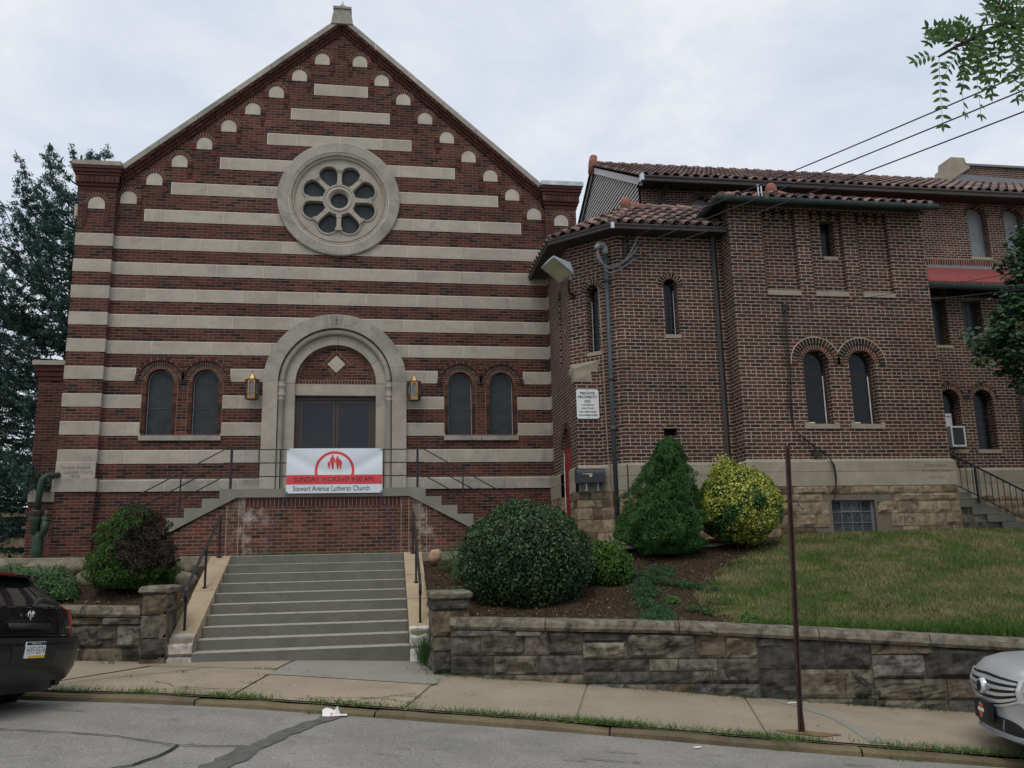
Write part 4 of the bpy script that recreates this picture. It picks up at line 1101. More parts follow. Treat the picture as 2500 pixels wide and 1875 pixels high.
# --- tile roofs
def tileroof(m,P0,U,V,W,L,clip=None,tw=.25,ex=.34,seed=1,r=.085,pan=True,seg=5,end=True):
    """rows of barrel tiles on plane P0+U*u+V*v"""
    P0=Vector(P0);U=Vector(U).normalized();V=Vector(V).normalized();N=U.cross(V)
    rr=random.Random(seed); nu=int(W/tw)+1; nv=int(L/ex)+1
    for i in range(nu):
        for j in range(nv):
            u=tw*(i+.5); v=ex*j
            if clip and not clip(u,v+ex*.5): continue
            if u>W: continue
            j_=rr.uniform(-.008,.008); lift=rr.uniform(0,.008)
            v1=min(v+ex*1.12,L)
            vs=[];fs=[]
            for (vv,rad,h) in ((v-.02+j_,r*1.08,.03+lift),(v1,r*.9,.0)):
                for k in range(seg+1):
                    a=PI*k/seg
                    vs.append(P0+U*(u-rad*math.cos(a))+V*vv+N*(h+rad*math.sin(a)*.95))
            for k in range(seg): fs.append((k,k+1,k+seg+2,k+seg+1))
            # thickness at the lower lip
            b=len(vs)
            for k in range(seg+1):
                a=PI*k/seg; rad=r*.9
                vs.append(P0+U*(u-rad*math.cos(a))+V*(v-.02+j_)+N*(.03+lift+rad*math.sin(a)*.95-.004))
            for k in range(seg): fs.append((k,b+k,b+k+1,k+1))
            m.raw(vs,fs,M_TILE)
def hip(m,A,B,r=.1,seg=.33,n=None,wob=.0):
    A=Vector(A);B=Vector(B);L=(B-A).length;k=max(1,int(L/seg));t=(B-A).normalized()
    for i in range(k):
        a=A+t*(L*i/k-.02); b=A+t*(L*(i+1)/k+.03)
        m.tube([a+Vector((0,0,.03)),b],r*1.05,M_TILE,10,True,.86)
def ball(m,c,r,sz,mat,sx=1):
    vs=[];fs=[]
    prof=[(r*sx*math.cos(q),sz*math.sin(q)) for q in np.linspace(-PI/2,PI/2,9)]
    m.lathe([(max(a,0.001),b) for a,b in prof],c,(0,0,1),mat,14)
# bay roof
zE=6.80
BCe=Vector((4.80,16.5,zE)); ABe=Vector((3.69,17.61,zE)); APX=Vector((5.6,17.95,7.76)); Ce=Vector((7.3,16.5,zE)); RE=Vector((7.5,17.95,7.76)); Ae=Vector((3.69,20.0,zE)); AR=Vector((5.6,20.0,7.76))
m=MB()
for q in ((BCe,Ce,RE,APX),(ABe,BCe,APX),(Ae,ABe,APX,AR),(APX,RE,Vector((7.5,20,7.76)),AR)): m.poly(q,M_TPAN)
# soffit
m.poly([Vector((4.98,16.95,zE-.1)),Vector((7.3,16.95,zE-.1)),Ce-Vector((0,0,.1)),BCe-Vector((0,0,.1))],M_BRN); m.poly([Vector((4.09,17.85,zE-.1)),Vector((4.98,16.95,zE-.1)),BCe-Vector((0,0,.1)),ABe-Vector((0,0,.1))],M_BRN); m.poly([Vector((4.09,20,zE-.1)),Vector((4.09,17.8,zE-.1)),ABe-Vector((0,0,.1)),Ae-Vector((0,0,.1))],M_BRN)
br=m.build('tile_roof',old)
m=MB()
def planeclip(P0,U,V,poly):
    P0=Vector(P0);U=Vector(U).normalized();V=Vector(V).normalized()
    pp=[((Vector(q)-P0).dot(U),(Vector(q)-P0).dot(V)) for q in poly]
    def f(u,v):
        s_=None
        for i in range(len(pp)):
            a,b=pp[i],pp[(i+1)%len(pp)]; cr=(b[0]-a[0])*(v-a[1])-(b[1]-a[1])*(u-a[0])
            if cr<-.02: return False
        return True
    return f
def roofface(m,P0,Uv,poly,seed,**k):
    P0=Vector(P0);U=Vector(Uv).normalized()
    n=None
    q=[Vector(p) for p in poly]; N=(q[1]-q[0]).cross(q[2]-q[0]).normalized()
    V=N.cross(U).normalized()
    L=max((p-P0).dot(V) for p in q); W=max((p-P0).dot(U) for p in q)
    tileroof(m,P0,U,V,W,L,planeclip(P0,U,V,q),seed=seed,**k)
roofface(m,BCe,(1,0,0),(BCe,Ce,RE,APX),3)
roofface(m,ABe,(1,-1,0),(ABe,BCe,APX),4)
roofface(m,Ae,(0,-1,0),(Ae,ABe,APX,AR),5)
m.build('barrel_tile',br)
m=MB(); hip(m,BCe,APX,.095); m.build('hip_tile',br)
m=MB(); hip(m,ABe,APX,.085); m.build('hip_tile',br)
m=MB(); hip(m,APX+Vector((.1,0,.04)),RE+Vector((0,0,.04)),.075,.32); m.build('ridge_tile',br)
m=MB(); 
m.tube([APX+Vector((.32,0,0)),APX+Vector((.12,0,.03)),APX+Vector((-.02,-.02,.05))],.12,M_TERR,12,True,.95); ball(m,APX+Vector((-.05,-.03,.1)),.13,.17,M_TERR); m.build('terracotta_finial',br,smooth=True)
def gutter(m,path,mat,w=.095,h=.105,prof='k'):
    path=[Vector(p) for p in path]; 
    if prof=='k': P=[(0,-h),(w*.75,-h),(w*.8,-h*.45),(w,-h*.3),(w,0),(w-.015,0),(w-.015,-.02),(0,-.02)]
    else: P=[(w*(1-math.cos(a))*.55,-h*math.sin(a)) for a in np.linspace(0,PI,9)]+[(w*1.1-.01,.0),(w*.55,-.03)]
    n=len(path); off=[]
    for i,p in enumerate(path):
        ts=[]
        if i>0: ts.append((path[i]-path[i-1]).normalized())
        if i<n-1: ts.append((path[i+1]-path[i]).normalized())
        ns=[Vector((t.y,-t.x,0)).normalized() for t in ts]
        a=sum(ns,Vector()).normalized(); k=1/max(.3,a.dot(ns[0])); off.append(a*k)
    vs=[];fs=[];q=len(P)
    for p,o in zip(path,off):
        for x,z in P: vs.append(p+o*x+Vector((0,0,z)))
    for i in range(n-1):
        for k in range(q): fs.append((i*q+k,i*q+(k+1)%q,(i+1)*q+(k+1)%q,(i+1)*q+k))
    fs.append(tuple(range(q))[::-1]); fs.append(tuple((n-1)*q+k for k in range(q)))
    m.raw(vs,fs,mat)
m=MB(); gutter(m,[Ae+Vector((.02,0,-.02)),ABe+Vector((.02,.0,-.02)),BCe+Vector((0,.02,-.02)),Ce+Vector((-.0,.02,-.02))],M_BRN); 
g1=m.build('gutter',old)
m=MB(); m.box(4.73,4.80,16.36,16.40,6.77-.13,6.77,M_SHN); m.build('metal_clip',g1)
# tower roof
zT=7.26; e0,e1=6.98,11.86; yb,yf=20.6,15.98
TL=Vector((e0,yf,zT));TR=Vector((e1,yf,zT));T1=Vector((9.3,18.3,8.36));T2=Vector((10.0,18.3,8.36)); TBL=Vector((e0,yb,zT));TBR=Vector((e1,yb,zT))
m=MB()
for q in ((TL,TR,T2,T1),(TBL,TL,T1),(TR,TBR,T2),(TBR,TBL,T1,T2)): m.poly(q,M_TPAN)
m.poly([TL-Vector((0,0,.1)),TL+Vector((.34,.46,.03)),TR+Vector((-.05,.46,.03)),TR-Vector((0,0,.1))],M_GRN); m.poly([TL-Vector((0,0,.1)),TBL-Vector((0,0,.1)),Vector((7.33,yb,zT+.03)),TL+Vector((.34,.46,.03))],M_GRN)
tr_=m.build('tile_roof',old)
m=MB(); roofface(m,TL,(1,0,0),(TL,TR,T2,T1),8); roofface(m,TBL,(0,-1,0),(TBL,TL,T1),9); roofface(m,TR,(0,1,0),(TR,TBR,T2),10); m.build('barrel_tile',tr_)
m=MB(); hip(m,TL+Vector((.05,.05,0)),T1,.1); m.build('hip_tile',tr_)
m=MB(); hip(m,TR+Vector((-.05,.05,0)),T2,.1); m.build('hip_tile',tr_)
m=MB(); c_=T1; m.tube([c_+Vector((.4,0,-.02)),c_+Vector((.1,0,.05))],.13,M_TERR,12,True,.95); ball(m,c_+Vector((0,0,.16)),.14,.2,M_TERR); m.build('terracotta_finial',tr_,smooth=True)
m=MB(); gutter(m,[(e0,yb,zT-.01),(e0,yf,zT-.01),(e1,yf,zT-.01)],M_GRN,.12,.11,'r'); 
g2=m.build('gutter',old)
m=MB()
for k in range(8): x=7.3+.62*k; m.box(x,x+.012,yf-.134,yf-.1,zT-.06,zT-.0,M_GREY)
m.build('gutter_strap',g2)
m=MB(); m.box(7.86,7.88,15.9,15.93,7.26,7.5,M_SHN); m.box(7.79,7.81,15.9,15.93,7.24,7.54,M_SHN); m.build('metal_strap',g2)
# --- nave with clerestory
FN=Fr((0,22.8,0),(1,0,0)); nave_x0=7.55; nave_x1=30
m=MB()
h_=[(archpoly(c,8.74,10.08,.33),.3,None) for c in (18.3,19.55,22.2,23.45)]+[(archpoly(9.4,8.9,10.0,.34),.3,None),(archpoly(11.0,8.9,10.0,.34),.3,None),(archpoly(14.4,8.74,10.08,.33),.3,None)]
wall(m,FN,[(nave_x0,6),(nave_x1,6),(nave_x1,10.75),(nave_x0,10.75)],h_,M_OB)
wall(m,Fr((nave_x0,32,0),(0,-1,0)),[(0,0),(9.2,0),(9.2,10.75),(0,10.75)],[],M_OB)
nave=m.build('clerestory_wall',old)
for c in (18.3,19.55,22.2,23.45,14.4): archwin(FN,nave,c,8.74,10.08,.33,.24,M_GLF,M_GREY,[(.335,.44,19,-.006,M_VD,0)],fr=.035,mort=M_OM)
for c in (9.4,11.0): archwin(FN,nave,c,8.9,10.0,.34,.24,M_GLF,M_GREY,[(.345,.46,21,-.006,M_VD,0)],fr=.03,mort=M_OM)
m=MB()
for c in (18.3,19.55,14.4): m.fbox(FN,c-.36,c+.36,8.66,8.74,-.02,.25,M_OS)
m.build('window_sill',nave)
m=MB(); 
for k in range(180): u=11.9+.08*k; m.fbox(FN,u+.008,u+.075,8.44,8.64,-.006,.01,M_VO)
m.fbox(FN,11.85,26.5,8.43,8.65,-.003,.01,M_OM); m.build('soldier_course',nave)
m=MB(); m.fbox(FN,11.8,26.5,8.26,8.44,-.03,.01,M_GREY); m.build('grey_flashing',nave)
# gable end clad in siding
GX=7.5; gY0,gYr,gY1=22.4,27.6,31.5; gz=lambda y: 13.42-abs(y-gYr)*.536
m=MB(); k=0; z=8.6
FG2=Fr((GX,0,0),(0,-1,0))
lines=36
for i in range(lines):
    # diagonal-looking boards: real horizontal lap boards on the gable plane
    z0=8.6+i*.135; z_1=z0+.105
    ya=gYr-(13.4-z_1)/.536; yb2=gYr+(13.4-z_1)/.536
    ya=max(ya,22.85); yb2=min(yb2,gY1)
    if yb2-ya<.1: continue
    m.raw([(GX-.035,yb2,z0),(GX-.035,ya,z0),(GX-.005,ya,z_1),(GX-.005,yb2,z_1),(GX,ya,z0),(GX,yb2,z0)],[(0,1,2,3),(5,4,1,0)],M_SID)
m.build('siding',nave)
m=MB()
m.poly([(GX+.004,31.5,8.5),(GX+.004,22.85,8.5),(GX+.004,22.85,10.85),(GX+.004,gYr,13.38),(GX+.004,31.5,11.3)],M_BRN)
for (ya,za,yb_,zb) in ((gY0,gz(gY0),gYr,13.42),(gYr,13.42,gY1,gz(gY1))):
    mat=M_SID if ya<gYr else M_BRN
    m.hexa([(GX-.09,ya,za-.22),(GX-.02,ya,za-.22),(GX-.02,yb_,zb-.22),(GX-.09,yb_,zb-.22),(GX-.09,ya,za),(GX-.02,ya,za),(GX-.02,yb_,zb),(GX-.09,yb_,zb)],mat)
m.build('barge_board',nave)
m=MB(); zE2=10.62; NE=Vector((GX-.15,22.2,zE2)); NEr=Vector((nave_x1,22.2,zE2)); NR1=Vector((GX-.15,gYr,13.5)); NR2=Vector((nave_x1,gYr,13.5)); BK=Vector((GX-.15,gY1+.5,11.1)); BK2=Vector((nave_x1,gY1+.5,11.1))
m.poly([NE,NEr,NR2,NR1],M_TPAN); m.poly([NR1,NR2,BK2,BK],M_TPAN); m.poly([NE-Vector((0,0,.1)),Vector((GX-.1,22.85,zE2-.1)),Vector((nave_x1,22.85,zE2-.1)),NEr-Vector((0,0,.1))],M_BRN)
nr=m.build('tile_roof',old)
m=MB(); roofface(m,NE,(1,0,0),(NE,NEr,NR2,NR1),12,tw=.3,ex=.4,r=.105,seg=4); m.build('barrel_tile',nr)
m=MB(); hip(m,NR1+Vector((.1,0,.05)),NR2+Vector((0,0,.05)),.09,.46)
for k in range(48): m.lathe([(.12,0),(.1,.1),(.03,.15)],NR1+Vector((.25+.46*k,0,.03)),(0,0,1),M_TILE,7)
m.build('ridge_tile',nr)
m=MB(); c_=NR1+Vector((.1,0,.0)); m.tube([c_+Vector((-.05,-.02,-.3)),c_+Vector((-.03,0,.1)),c_+Vector((0,0,.28))],.17,M_TERR,12,True,.8); ball(m,c_+Vector((0,0,.28)),.14,.12,M_TERR); m.tube([c_+Vector((0,0,.05)),c_+Vector((.4,0,.06))],.15,M_TERR,10,True,.6); m.build('terracotta_finial',nr,smooth=True)
m=MB(); gutter(m,[NE+Vector((0,0,-.03)),NEr+Vector((0,0,-.03))],M_BRN,.15,.16); 
g3=m.build('gutter',old)
m=MB(); m.box(GX-.18,GX-.1,22.02,22.2,zE2-.2,zE2,M_SHN); m.build('metal_end_cap',g3)
m=MB(); m.tube([FN.p(8.2,10.5,-.4),FN.p(8.2,10.3,-.08),FN.p(8.2,9.0,-.08)],.08,M_BRN,4); m.build('downspout',nave)
# aisle
FI2=Fr((0,19.6,0),(1,0,0))
m=MB(); sq=[(13.98,14.5),(14.96,15.5)]
h_=[([(a,5.1),(b,5.1),(b,6.34),(a,6.34)],.26,None) for a,b in sq]+[(archpoly(14.29,2.42,3.68,.27),.28,None),(archpoly(15.21,2.42,3.68,.27),.28,None)]
h_+=[([(a,5.1),(b,5.1),(b,6.34),(a,6.34)],.26,None) for a,b in ((18,18.5),(19,19.5))]+[(archpoly(18.3,2.42,3.68,.27),.28,None),(archpoly(19.2,2.42,3.68,.27),.28,None)]
wall(m,FI2,[(11.8,1.4),(26,1.4),(26,6.6),(11.8,6.6)],h_,M_OB)
aisle=m.build('aisle_wall',old)
for a,b in sq+[(18,18.5),(19,19.5)]:
    m=MB(); m.fbox(FI2,a,b,5.1,6.34,.22,.26,M_TRB); w=m.build('window',aisle)
    m=MB(); m.fbox(FI2,a+.04,b-.04,5.13,6.3,.215,.22,M_GLF if 0 else M_GL); m.build('window_glass',w)
    m=MB()
    for k in range(1,4): m.fbox(FI2,a+(b-a)*k/4-.003,a+(b-a)*k/4+.003,5.13,6.3,.205,.22,M_LEAD)
    for k in range(1,8): m.fbox(FI2,a+.04,b-.04,5.13+.15*k-.003,5.13+.15*k+.003,.205,.22,M_LEAD)
    m.build('lead_came',w)
    m=MB(); m.fbox(FI2,a-.02,b+.05,5.03,5.1,-.02,.2,M_OS); m.build('window_sill',w)
for c in (14.29,15.21,18.3,19.2):
    w=archwin(FI2,aisle,c,2.42,3.68,.27,.24,M_GLD,M_TRB,[(.275,.38,17,-.006,M_VO,0),(.387,.455,9,-.012,M_VD,0)],bar=[3.3],fr=.03,grid=(4,.17),mort=M_OM)
    m=MB(); m.fbox(FI2,c-.33,c+.33,2.32,2.42,-.03,.24,M_OS); m.build('window_sill',w)
m=MB(); m.fbox(FI2,14.05,14.42,2.5,3.35,.2,.235,M_FRW); m.fbox(FI2,14.05,14.4,3.3,3.36,.18,.235,M_ACW); m.build('white_filler_panel',aisle)
m=MB()
for k in range(170): u=11.9+.082*k; m.fbox(FI2,u+.01,u+.072,6.42,6.6,-.05,.01,M_VD)
m.build('dentil_course',aisle)
m=MB(); m.hexa([(11.8,19.15,6.62),(26,19.15,6.62),(26,22.8,8.3),(11.8,22.8,8.3),(11.8,19.15,6.68),(26,19.15,6.68),(26,22.8,8.36),(11.8,22.8,8.36)],M_SHRED)
m.build('red_shingle_roof',aisle)
m=MB(); gutter(m,[(11.8,19.2,6.6),(26,19.2,6.6)],M_GRN,.15,.15,'r'); 
for k in range(18): m.box(12+.8*k,12.015+.8*k,19.03,19.2,6.53,6.6,M_GREY)
m.build('gutter',aisle)
basecourse(FI2,11.85,26,aisle,([12.6,13.4,14.6,15.8,17],[13.2,14.2,15.4,16.5]),0,0,1.95,1.2)
m=MB(); blocks(m,FI2,11.86,20,rows,M_SS,-.06,.02,.3,.8,.011,41); m.fbox(FI2,11.86,26,-1.5,1.288,-.05,.02,M_SAND); m.build('sandstone_foundation',aisle)
m=MB(); m.tube([FI2.p(16.32,6.45,-.35),FI2.p(16.3,6.2,-.07),FI2.p(16.18,1.3,-.07)],.055,M_BRN,4); m.build('downspout',aisle)
# far stone gable parapet
m=MB(); m.hexa([(20.7,27.2,13.0),(27,27.2,13.0),(27,27.9,13.0),(20.7,27.9,13.0),(21.3,27.2,14.0),(27,27.2,13.95),(27,27.9,13.95),(21.3,27.9,14.0)],M_OB)
pp=m.build('parapet_wall',old)
m=MB(); m.hexa([(20.7,27.16,13.0),(27,27.16,13.0),(27,27.2,13.0),(20.7,27.2,13.0),(21.1,27.16,13.65),(27,27.16,13.5),(27,27.2,13.5),(21.1,27.2,13.65)],M_GREY); m.box(21.6,27,27.1,28.0,14.0,14.08,M_GREY); m.build('grey_flashing',pp)
m=MB(); m.hexa([(20.75,27.1,13.25),(21.75,27.1,13.9),(21.75,28,13.9),(20.75,28,13.25),(20.95,27.1,14.02),(21.75,27.1,14.02),(21.75,28,14.02),(20.95,28,14.02)],M_OS); m.hexa([(21.0,27.15,14.02),(21.7,27.15,14.02),(21.7,27.9,14.02),(21.0,27.9,14.02),(21.06,27.15,14.32),(21.6,27.15,14.32),(21.6,27.9,14.32),(21.06,27.9,14.32)],M_OS); m.build('stone_pinnacle',pp)
# ---------------- side stairs and rail
ss=thing('side_stairs','dark stone steps with grey treads running down beside the right corner of the old church','stairs',(13,17.5,.3))
m=MB(); x=12.0
for k in range(8):
    z=1.22-.168*k; x0=11.9 if k==0 else 12.63+.345*(k-1); x1=12.99+.345*k
    mm=MB(); mm.box(x0,x1,17.5,18.9,z-.165,z,M_CAP); mm.build('tread',ss,bevel=.008)
m=MB(); blocks(m,Fr((0,17.53,0),(1,0,0)),11.88,15.2,[(-.3,.05),(.05,.38)],M_OM and MATS['dark_joint'],-.0,.01,.3,.6,.01,51)
def undz(x): return 1.05-.487*(x-12.63)
for k in range(7):
    x1=12.63+.345*(k); z=1.22-.168*k-.165
    m.box(11.9,x1+.33,17.54,18.85,z-.168,z+.0,M_STEP if False else M_RW)
m.build('stone_side',ss)
sr=thing('stair_railing','black iron railing with thin bars sloping down the side stairs right of the tower','railing',(13.2,17.45,1.2))
m=MB(); y=17.45; A=Vector((12.1,y,2.28)); B=Vector((15.3,y,.72)); m.tube([A,B],.022,M_IRON,6); m.tube([A-Vector((0,0,.66)),B-Vector((0,0,.66))],.012,M_IRON,6); m.build('rail_bar',sr)
m=MB()
for k in range(22):
    p=A+(B-A)*(k+.5)/22; m.tube([p,p-Vector((0,0,.66))],.009,M_IRON,5)
m.build('baluster',sr)
for q in (.32,.97):
    m=MB(); p=A+(B-A)*q; m.box(p.x-.02,p.x+.02,y-.02,y+.02,p.z-.82,p.z,M_IRON); m.build('rail_post',sr)
# ---------------- AC
ac=thing('air_conditioner','grey window air conditioner with white trim sticking out of the arched window beside the tower','air conditioner',(14.14,19.4,2.45))
m=MB(); m.box(13.95,14.33,19.25,19.8,2.45,2.96,M_AC); m.build('casing',ac,bevel=.008)
m=MB()
for a,b,c_,d in ((13.95,14.33,2.45,2.49),(13.95,14.33,2.92,2.96),(13.95,13.99,2.49,2.92),(14.29,14.33,2.49,2.92)): m.box(a,b,19.235,19.26,c_,d,M_ACW)
m.build('front_trim',ac)
m=MB(); m.box(13.99,14.29,19.245,19.26,2.49,2.92,M_ACG)
for k in range(14): m.box(14.0,14.28,19.242,19.25,2.5+.03*k,2.508+.03*k,M_PIPE)
m.build('grille',ac)
m=MB(); m.tube([(14.1,19.3,2.45),(14.05,19.58,2.2)],.015,M_GREY,5); m.build('bracket',ac)
# ---------------- sign, mailbox, floodlight
sg=thing('warning_sign','white PRIVATE PROPERTY sign with black lettering, on the brick corner above the mailbox','sign',(4.29,17.28,3.1))
FS=Fr((0,17.285,0),(1,0,0))
m=MB(); x0,x1,z0,z_1=4.08,4.555,2.80,3.42; rr_=.04
pts=[(x1-rr_+rr_*math.cos(a),z_1-rr_+rr_*math.sin(a)) for a in np.linspace(0,PI/2,5)]+[(x0+rr_+rr_*math.cos(a),z_1-rr_+rr_*math.sin(a)) for a in np.linspace(PI/2,PI,5)]+[(x0+rr_+rr_*math.cos(a),z0+rr_+rr_*math.sin(a)) for a in np.linspace(PI,1.5*PI,5)]+[(x1-rr_+rr_*math.cos(a),z0+rr_+rr_*math.sin(a)) for a in np.linspace(1.5*PI,2*PI,5)]
m.prism(FS,pts,0,.006,M_WHT); m.build('sign_panel',sg)
cx=(x0+x1)/2
for s_,z,w_,h_ in (('PRIVATE',3.335,.31,.058),('PROPERTY',3.255,.41,.058),('NO',3.165,.13,.062),('LOITERING',3.088,.255,.034),('SOLICITING',3.018,.27,.034),('SKATEBOARDS',2.945,.36,.034),('ROLLERBLADES',2.875,.39,.034)):
    textobj(s_,FS,cx,z,w_,h_,-.0015,M_INK,'lettering',sg,bold=.03)
m=MB()
for z in (3.39,2.83): m.lathe([(.001,.004),(.009,.004),(.009,0)],FS.p(cx,z,0),(0,-1,0),M_INK,8)
m.build('screw',sg)
mb_=thing('mailbox','black curved-top mailbox with pale gold flag on the stone base below the warning sign','mailbox',(4.26,17.15,1.45))
m=MB(); L0,L1=3.98,4.56; prof=[]
for a in np.linspace(0,PI,12): prof.append((17.12-.11*math.cos(a),1.64+.11*math.sin(a)))
prof=[(17.01,1.46)]+prof+[(17.23,1.46)]
n=len(prof); vs=[(L0+.03,y,z) for y,z in prof]+[(L1,y,z) for y,z in prof]
m.raw(vs,[(i,(i+1)%n,(i+1)%n+n,i+n)[::-1] for i in range(n)]+[tuple(range(n)),tuple(range(2*n-1,n-1,-1))],M_MBX); m.build('box_body',mb_)
m=MB(); pr2=[(17.12+(y-17.12)*1.07,1.6+(z-1.6)*1.06) for y,z in prof]; vs=[(L0-.01,y,z) for y,z in pr2]+[(L0+.045,y,z) for y,z in pr2]
m.raw(vs,[(i,(i+1)%n,(i+1)%n+n,i+n)[::-1] for i in range(n)]+[tuple(range(n)),tuple(range(2*n-1,n-1,-1))],M_MBX); m.build('lid',mb_)
m=MB(); FM=Fr((0,17.005,0),(1,0,0)); m.prism(FM,[(4.08,1.625),(4.22,1.615),(4.22,1.565),(4.275,1.565),(4.285,1.625),(4.29,1.64),(4.08,1.64)],-.008,.0,M_GOLD); m.build('flag',mb_)
m=MB()
for u in (4.18,4.42): m.box(u-.012,u+.012,17.1,17.25,1.3,1.47,M_SHN)
m.box(4.17,4.19,17.22,17.25,1.74,1.81,M_SHN); m.build('bracket',mb_)
fl=thing('floodlight','grey box floodlight with yellowed lens tilted down from the corner of the angled bay','floodlight',(4.1,17.6,5.7))
m=MB()
base=[Vector((3.42,16.95,6.0)),Vector((3.62,16.75,6.14)),Vector((4.0,16.95,5.86)),Vector((3.8,17.1,5.74))]
# lens quad (tilted down) and pyramidal housing above
A=Vector((3.36,17.05,5.97));B=Vector((3.58,16.72,6.10));Cc=Vector((4.02,16.85,5.80));D_=Vector((3.78,17.15,5.68))
top=[Vector((3.56,17.15,6.2)),Vector((3.64,17.02,6.24)),Vector((4.02,17.1,6.12)),Vector((3.98,17.22,6.0))]
m.hexa([A,D_,Cc,B][::-1]+[top[1],top[2],top[3],top[0]][::1] if False else [A,B,Cc,D_]+[top[0],top[1],top[2],top[3]],M_GALV)
m.build('lamp_housing',fl)
m=MB(); cen=(A+B+Cc+D_)/4; nn_=(B-A).cross(D_-A).normalized(); nn_=nn_ if nn_.z<0 else -nn_
q=[cen+(p-cen)*.86+nn_*.012 for p in (A,B,Cc,D_)]; m.poly(q,M_LENS); m.poly(q[::-1],M_LENS); m.build('lens',fl)
m=MB(); m.tube([(3.98,17.1,5.86),(3.99,17.12,5.74)],.045,M_GALV,8); m.tube([(3.99,17.12,5.74),(3.98,17.2,5.62),(4.05,17.45,5.57),(4.2,17.66,5.56)],.03,M_RUST,8); m.lathe([(.0,.05),(.07,.04),(.09,0)],FBb.p(.12,5.58,0),tuple(FBb.n),M_RUST,12); m.build('arm',fl)
# ---------------- service mast and wires
ms=thing('service_mast','tall grey electrical service conduit with weatherhead on the angled bay beside the bushes','conduit',(4.77,17.0,.3))
m=MB(); px,py=4.76,17.0; m.tube([(px,py,.25),(px,py,6.35)],.048,M_PIPE,12)
for z in (5.72,3.6,2.55): m.lathe([(.048,-.05),(.06,-.05),(.06,.05),(.048,.05)],(px,py,z),(0,0,1),M_PIPE,12)
m.tube([(px,py,.1),(px,py,.5)],.06,M_PIPE,10); m.build('conduit_pipe',ms,smooth=True)
m=MB(); m.tube([(px,py,6.3),(px,py,6.42),(px-.06,py-.05,6.5),(px-.16,py-.08,6.48),(px-.22,py-.1,6.38)],.07,M_GALV,10,True,.85); m.build('weatherhead',ms,smooth=True)
m=MB()
for z in (5.75,2.6): m.box(px,px+.14,py,py+.06,z-.02,z+.02,M_PIPE)
m.build('pipe_clamp',ms)
m=MB()
for k,(e,lo) in enumerate((((5.38,16.6,6.57),5.92),((5.36,16.6,6.34),5.88),((5.3,16.6,6.11),5.78))):
    a=Vector((px-.2,py-.1,6.36)); b=Vector(e); pts=[]
    mid1=Vector((px-.22+.03*k,py-.22,6.1)); mid2=Vector((px+.0,py-.28,lo)); mid3=Vector((5.1,16.6,lo+.15))
    P=[a,mid1,mid2,mid3,b]
    for i in range(len(P)-1):
        p0=P[max(i-1,0)];p1=P[i];p2=P[i+1];p3=P[min(i+2,len(P)-1)]
        for t_ in np.linspace(0,1,7)[:-1]:
            pts.append(.5*((2*p1)+(-p0+p2)*t_+(2*p0-5*p1+4*p2-p3)*t_**2+(-p0+3*p1-3*p2+p3)*t_**3))
    pts.append(b); m.tube(pts,.017,M_CABG,6)
m.build('drip_loop',ms,smooth=True)
rk=thing('wire_bracket','dark iron rack of insulators holding the overhead wires on the bay wall','bracket',(5.15,16.8,6.3))
m=MB(); m.box(5.12,5.16,16.83,16.9,5.98,6.62,M_IRON); m.build('rack_bar',rk)
m=MB()
for z in (6.57,6.34,6.11): m.lathe([(.015,-.05),(.035,-.04),(.02,0),(.035,.04),(.015,.05)],(5.2,16.77,z),(0,0,1),M_PLAS,8); m.tube([(5.14,16.86,z+.05),(5.2,16.77,z+.05)],.01,M_IRON,5); m.tube([(5.14,16.86,z-.05),(5.2,16.77,z-.05)],.01,M_IRON,5)
m.build('insulator',rk)
ends=[((5.2,16.77,6.57),(8.18,9,5.97)),((5.2,16.77,6.34),(8.14,9,5.73)),((5.2,16.77,6.11),(8.10,9,5.43))]
for k,(a,b) in enumerate(ends):
    a=Vector(a);b=Vector(b); d=(b-a); pts=[]
    for t_ in np.linspace(0,2.2,30):
        p=a+d*t_; p.z+= .10*(t_*(t_-1)); pts.append(p)
    m=MB(); m.tube(pts,.0105,M_WIRE,5)
    tag(m.build('overhead_wire',loc=tuple(a)),('highest','middle','lowest')[k]+' of the three thick overhead wires rising from the bay wall to the top right','wire','thick overhead service wires')
for k,(b,r_) in enumerate((((10.35,12,4.39),.006),((10.31,12,4.08),.007))):
    a=Vector((8.4,16.3,4.98-.03*k)); b=Vector(b); d=b-a; pts=[]
    for t_ in np.linspace(0,2.6,26): p=a+d*t_; p.z+=.16*(t_*(t_-1)); pts.append(p)
    m=MB(); m.tube(pts,r_,M_WIRE,5)
    tag(m.build('overhead_wire',loc=tuple(a)),('upper','lower')[k]+' of the two thin wires running right from the cable knot on the tower wall','wire','thin overhead wires')
cb=thing('wall_cable','black cables hanging from a knot on the tower wall down to the basement window','cable',(8.38,16.3,5.0))
m=MB()
for k in range(3):
    o=[-.05,0,.02][k]
    pts=[(8.38+o,16.34,5.0),(8.37+o*1.6,16.36,4.5),(8.38+o*1.2,16.36,3.6),(8.34+o,16.36,3.0),(8.36,16.36,2.48),(8.42,16.34,2.38),(8.6+.02*k,16.34,2.2),(8.85-.02*k,16.34,2.05-.03*k),(9.02,16.3,1.9),(9.08+.02*k,16.26,1.7),(9.1+.015*k,16.24,1.45),(9.09,16.25,1.2),(9.04,16.26,1.02),(9.05,16.4,.98)]
    m.tube(pts,.0085,M_CABLE,5)
m.build('cable',cb,smooth=True)
m=MB()
for k in range(6): 
    a=k*1.05; m.tube([(8.38+.07*math.cos(q+a),16.33,5.0+.07*math.sin(q)) for q in np.linspace(0,5,10)],.008,M_CABLE,5)
m.box(8.72,8.86,16.33,16.4,1.9,1.98,M_IRON); m.build('cable_knot',cb)
cp=thing('copper_pipe','thin brown pipe running down the brick left of the grey conduit','pipe',(4.66,17.15,.3))
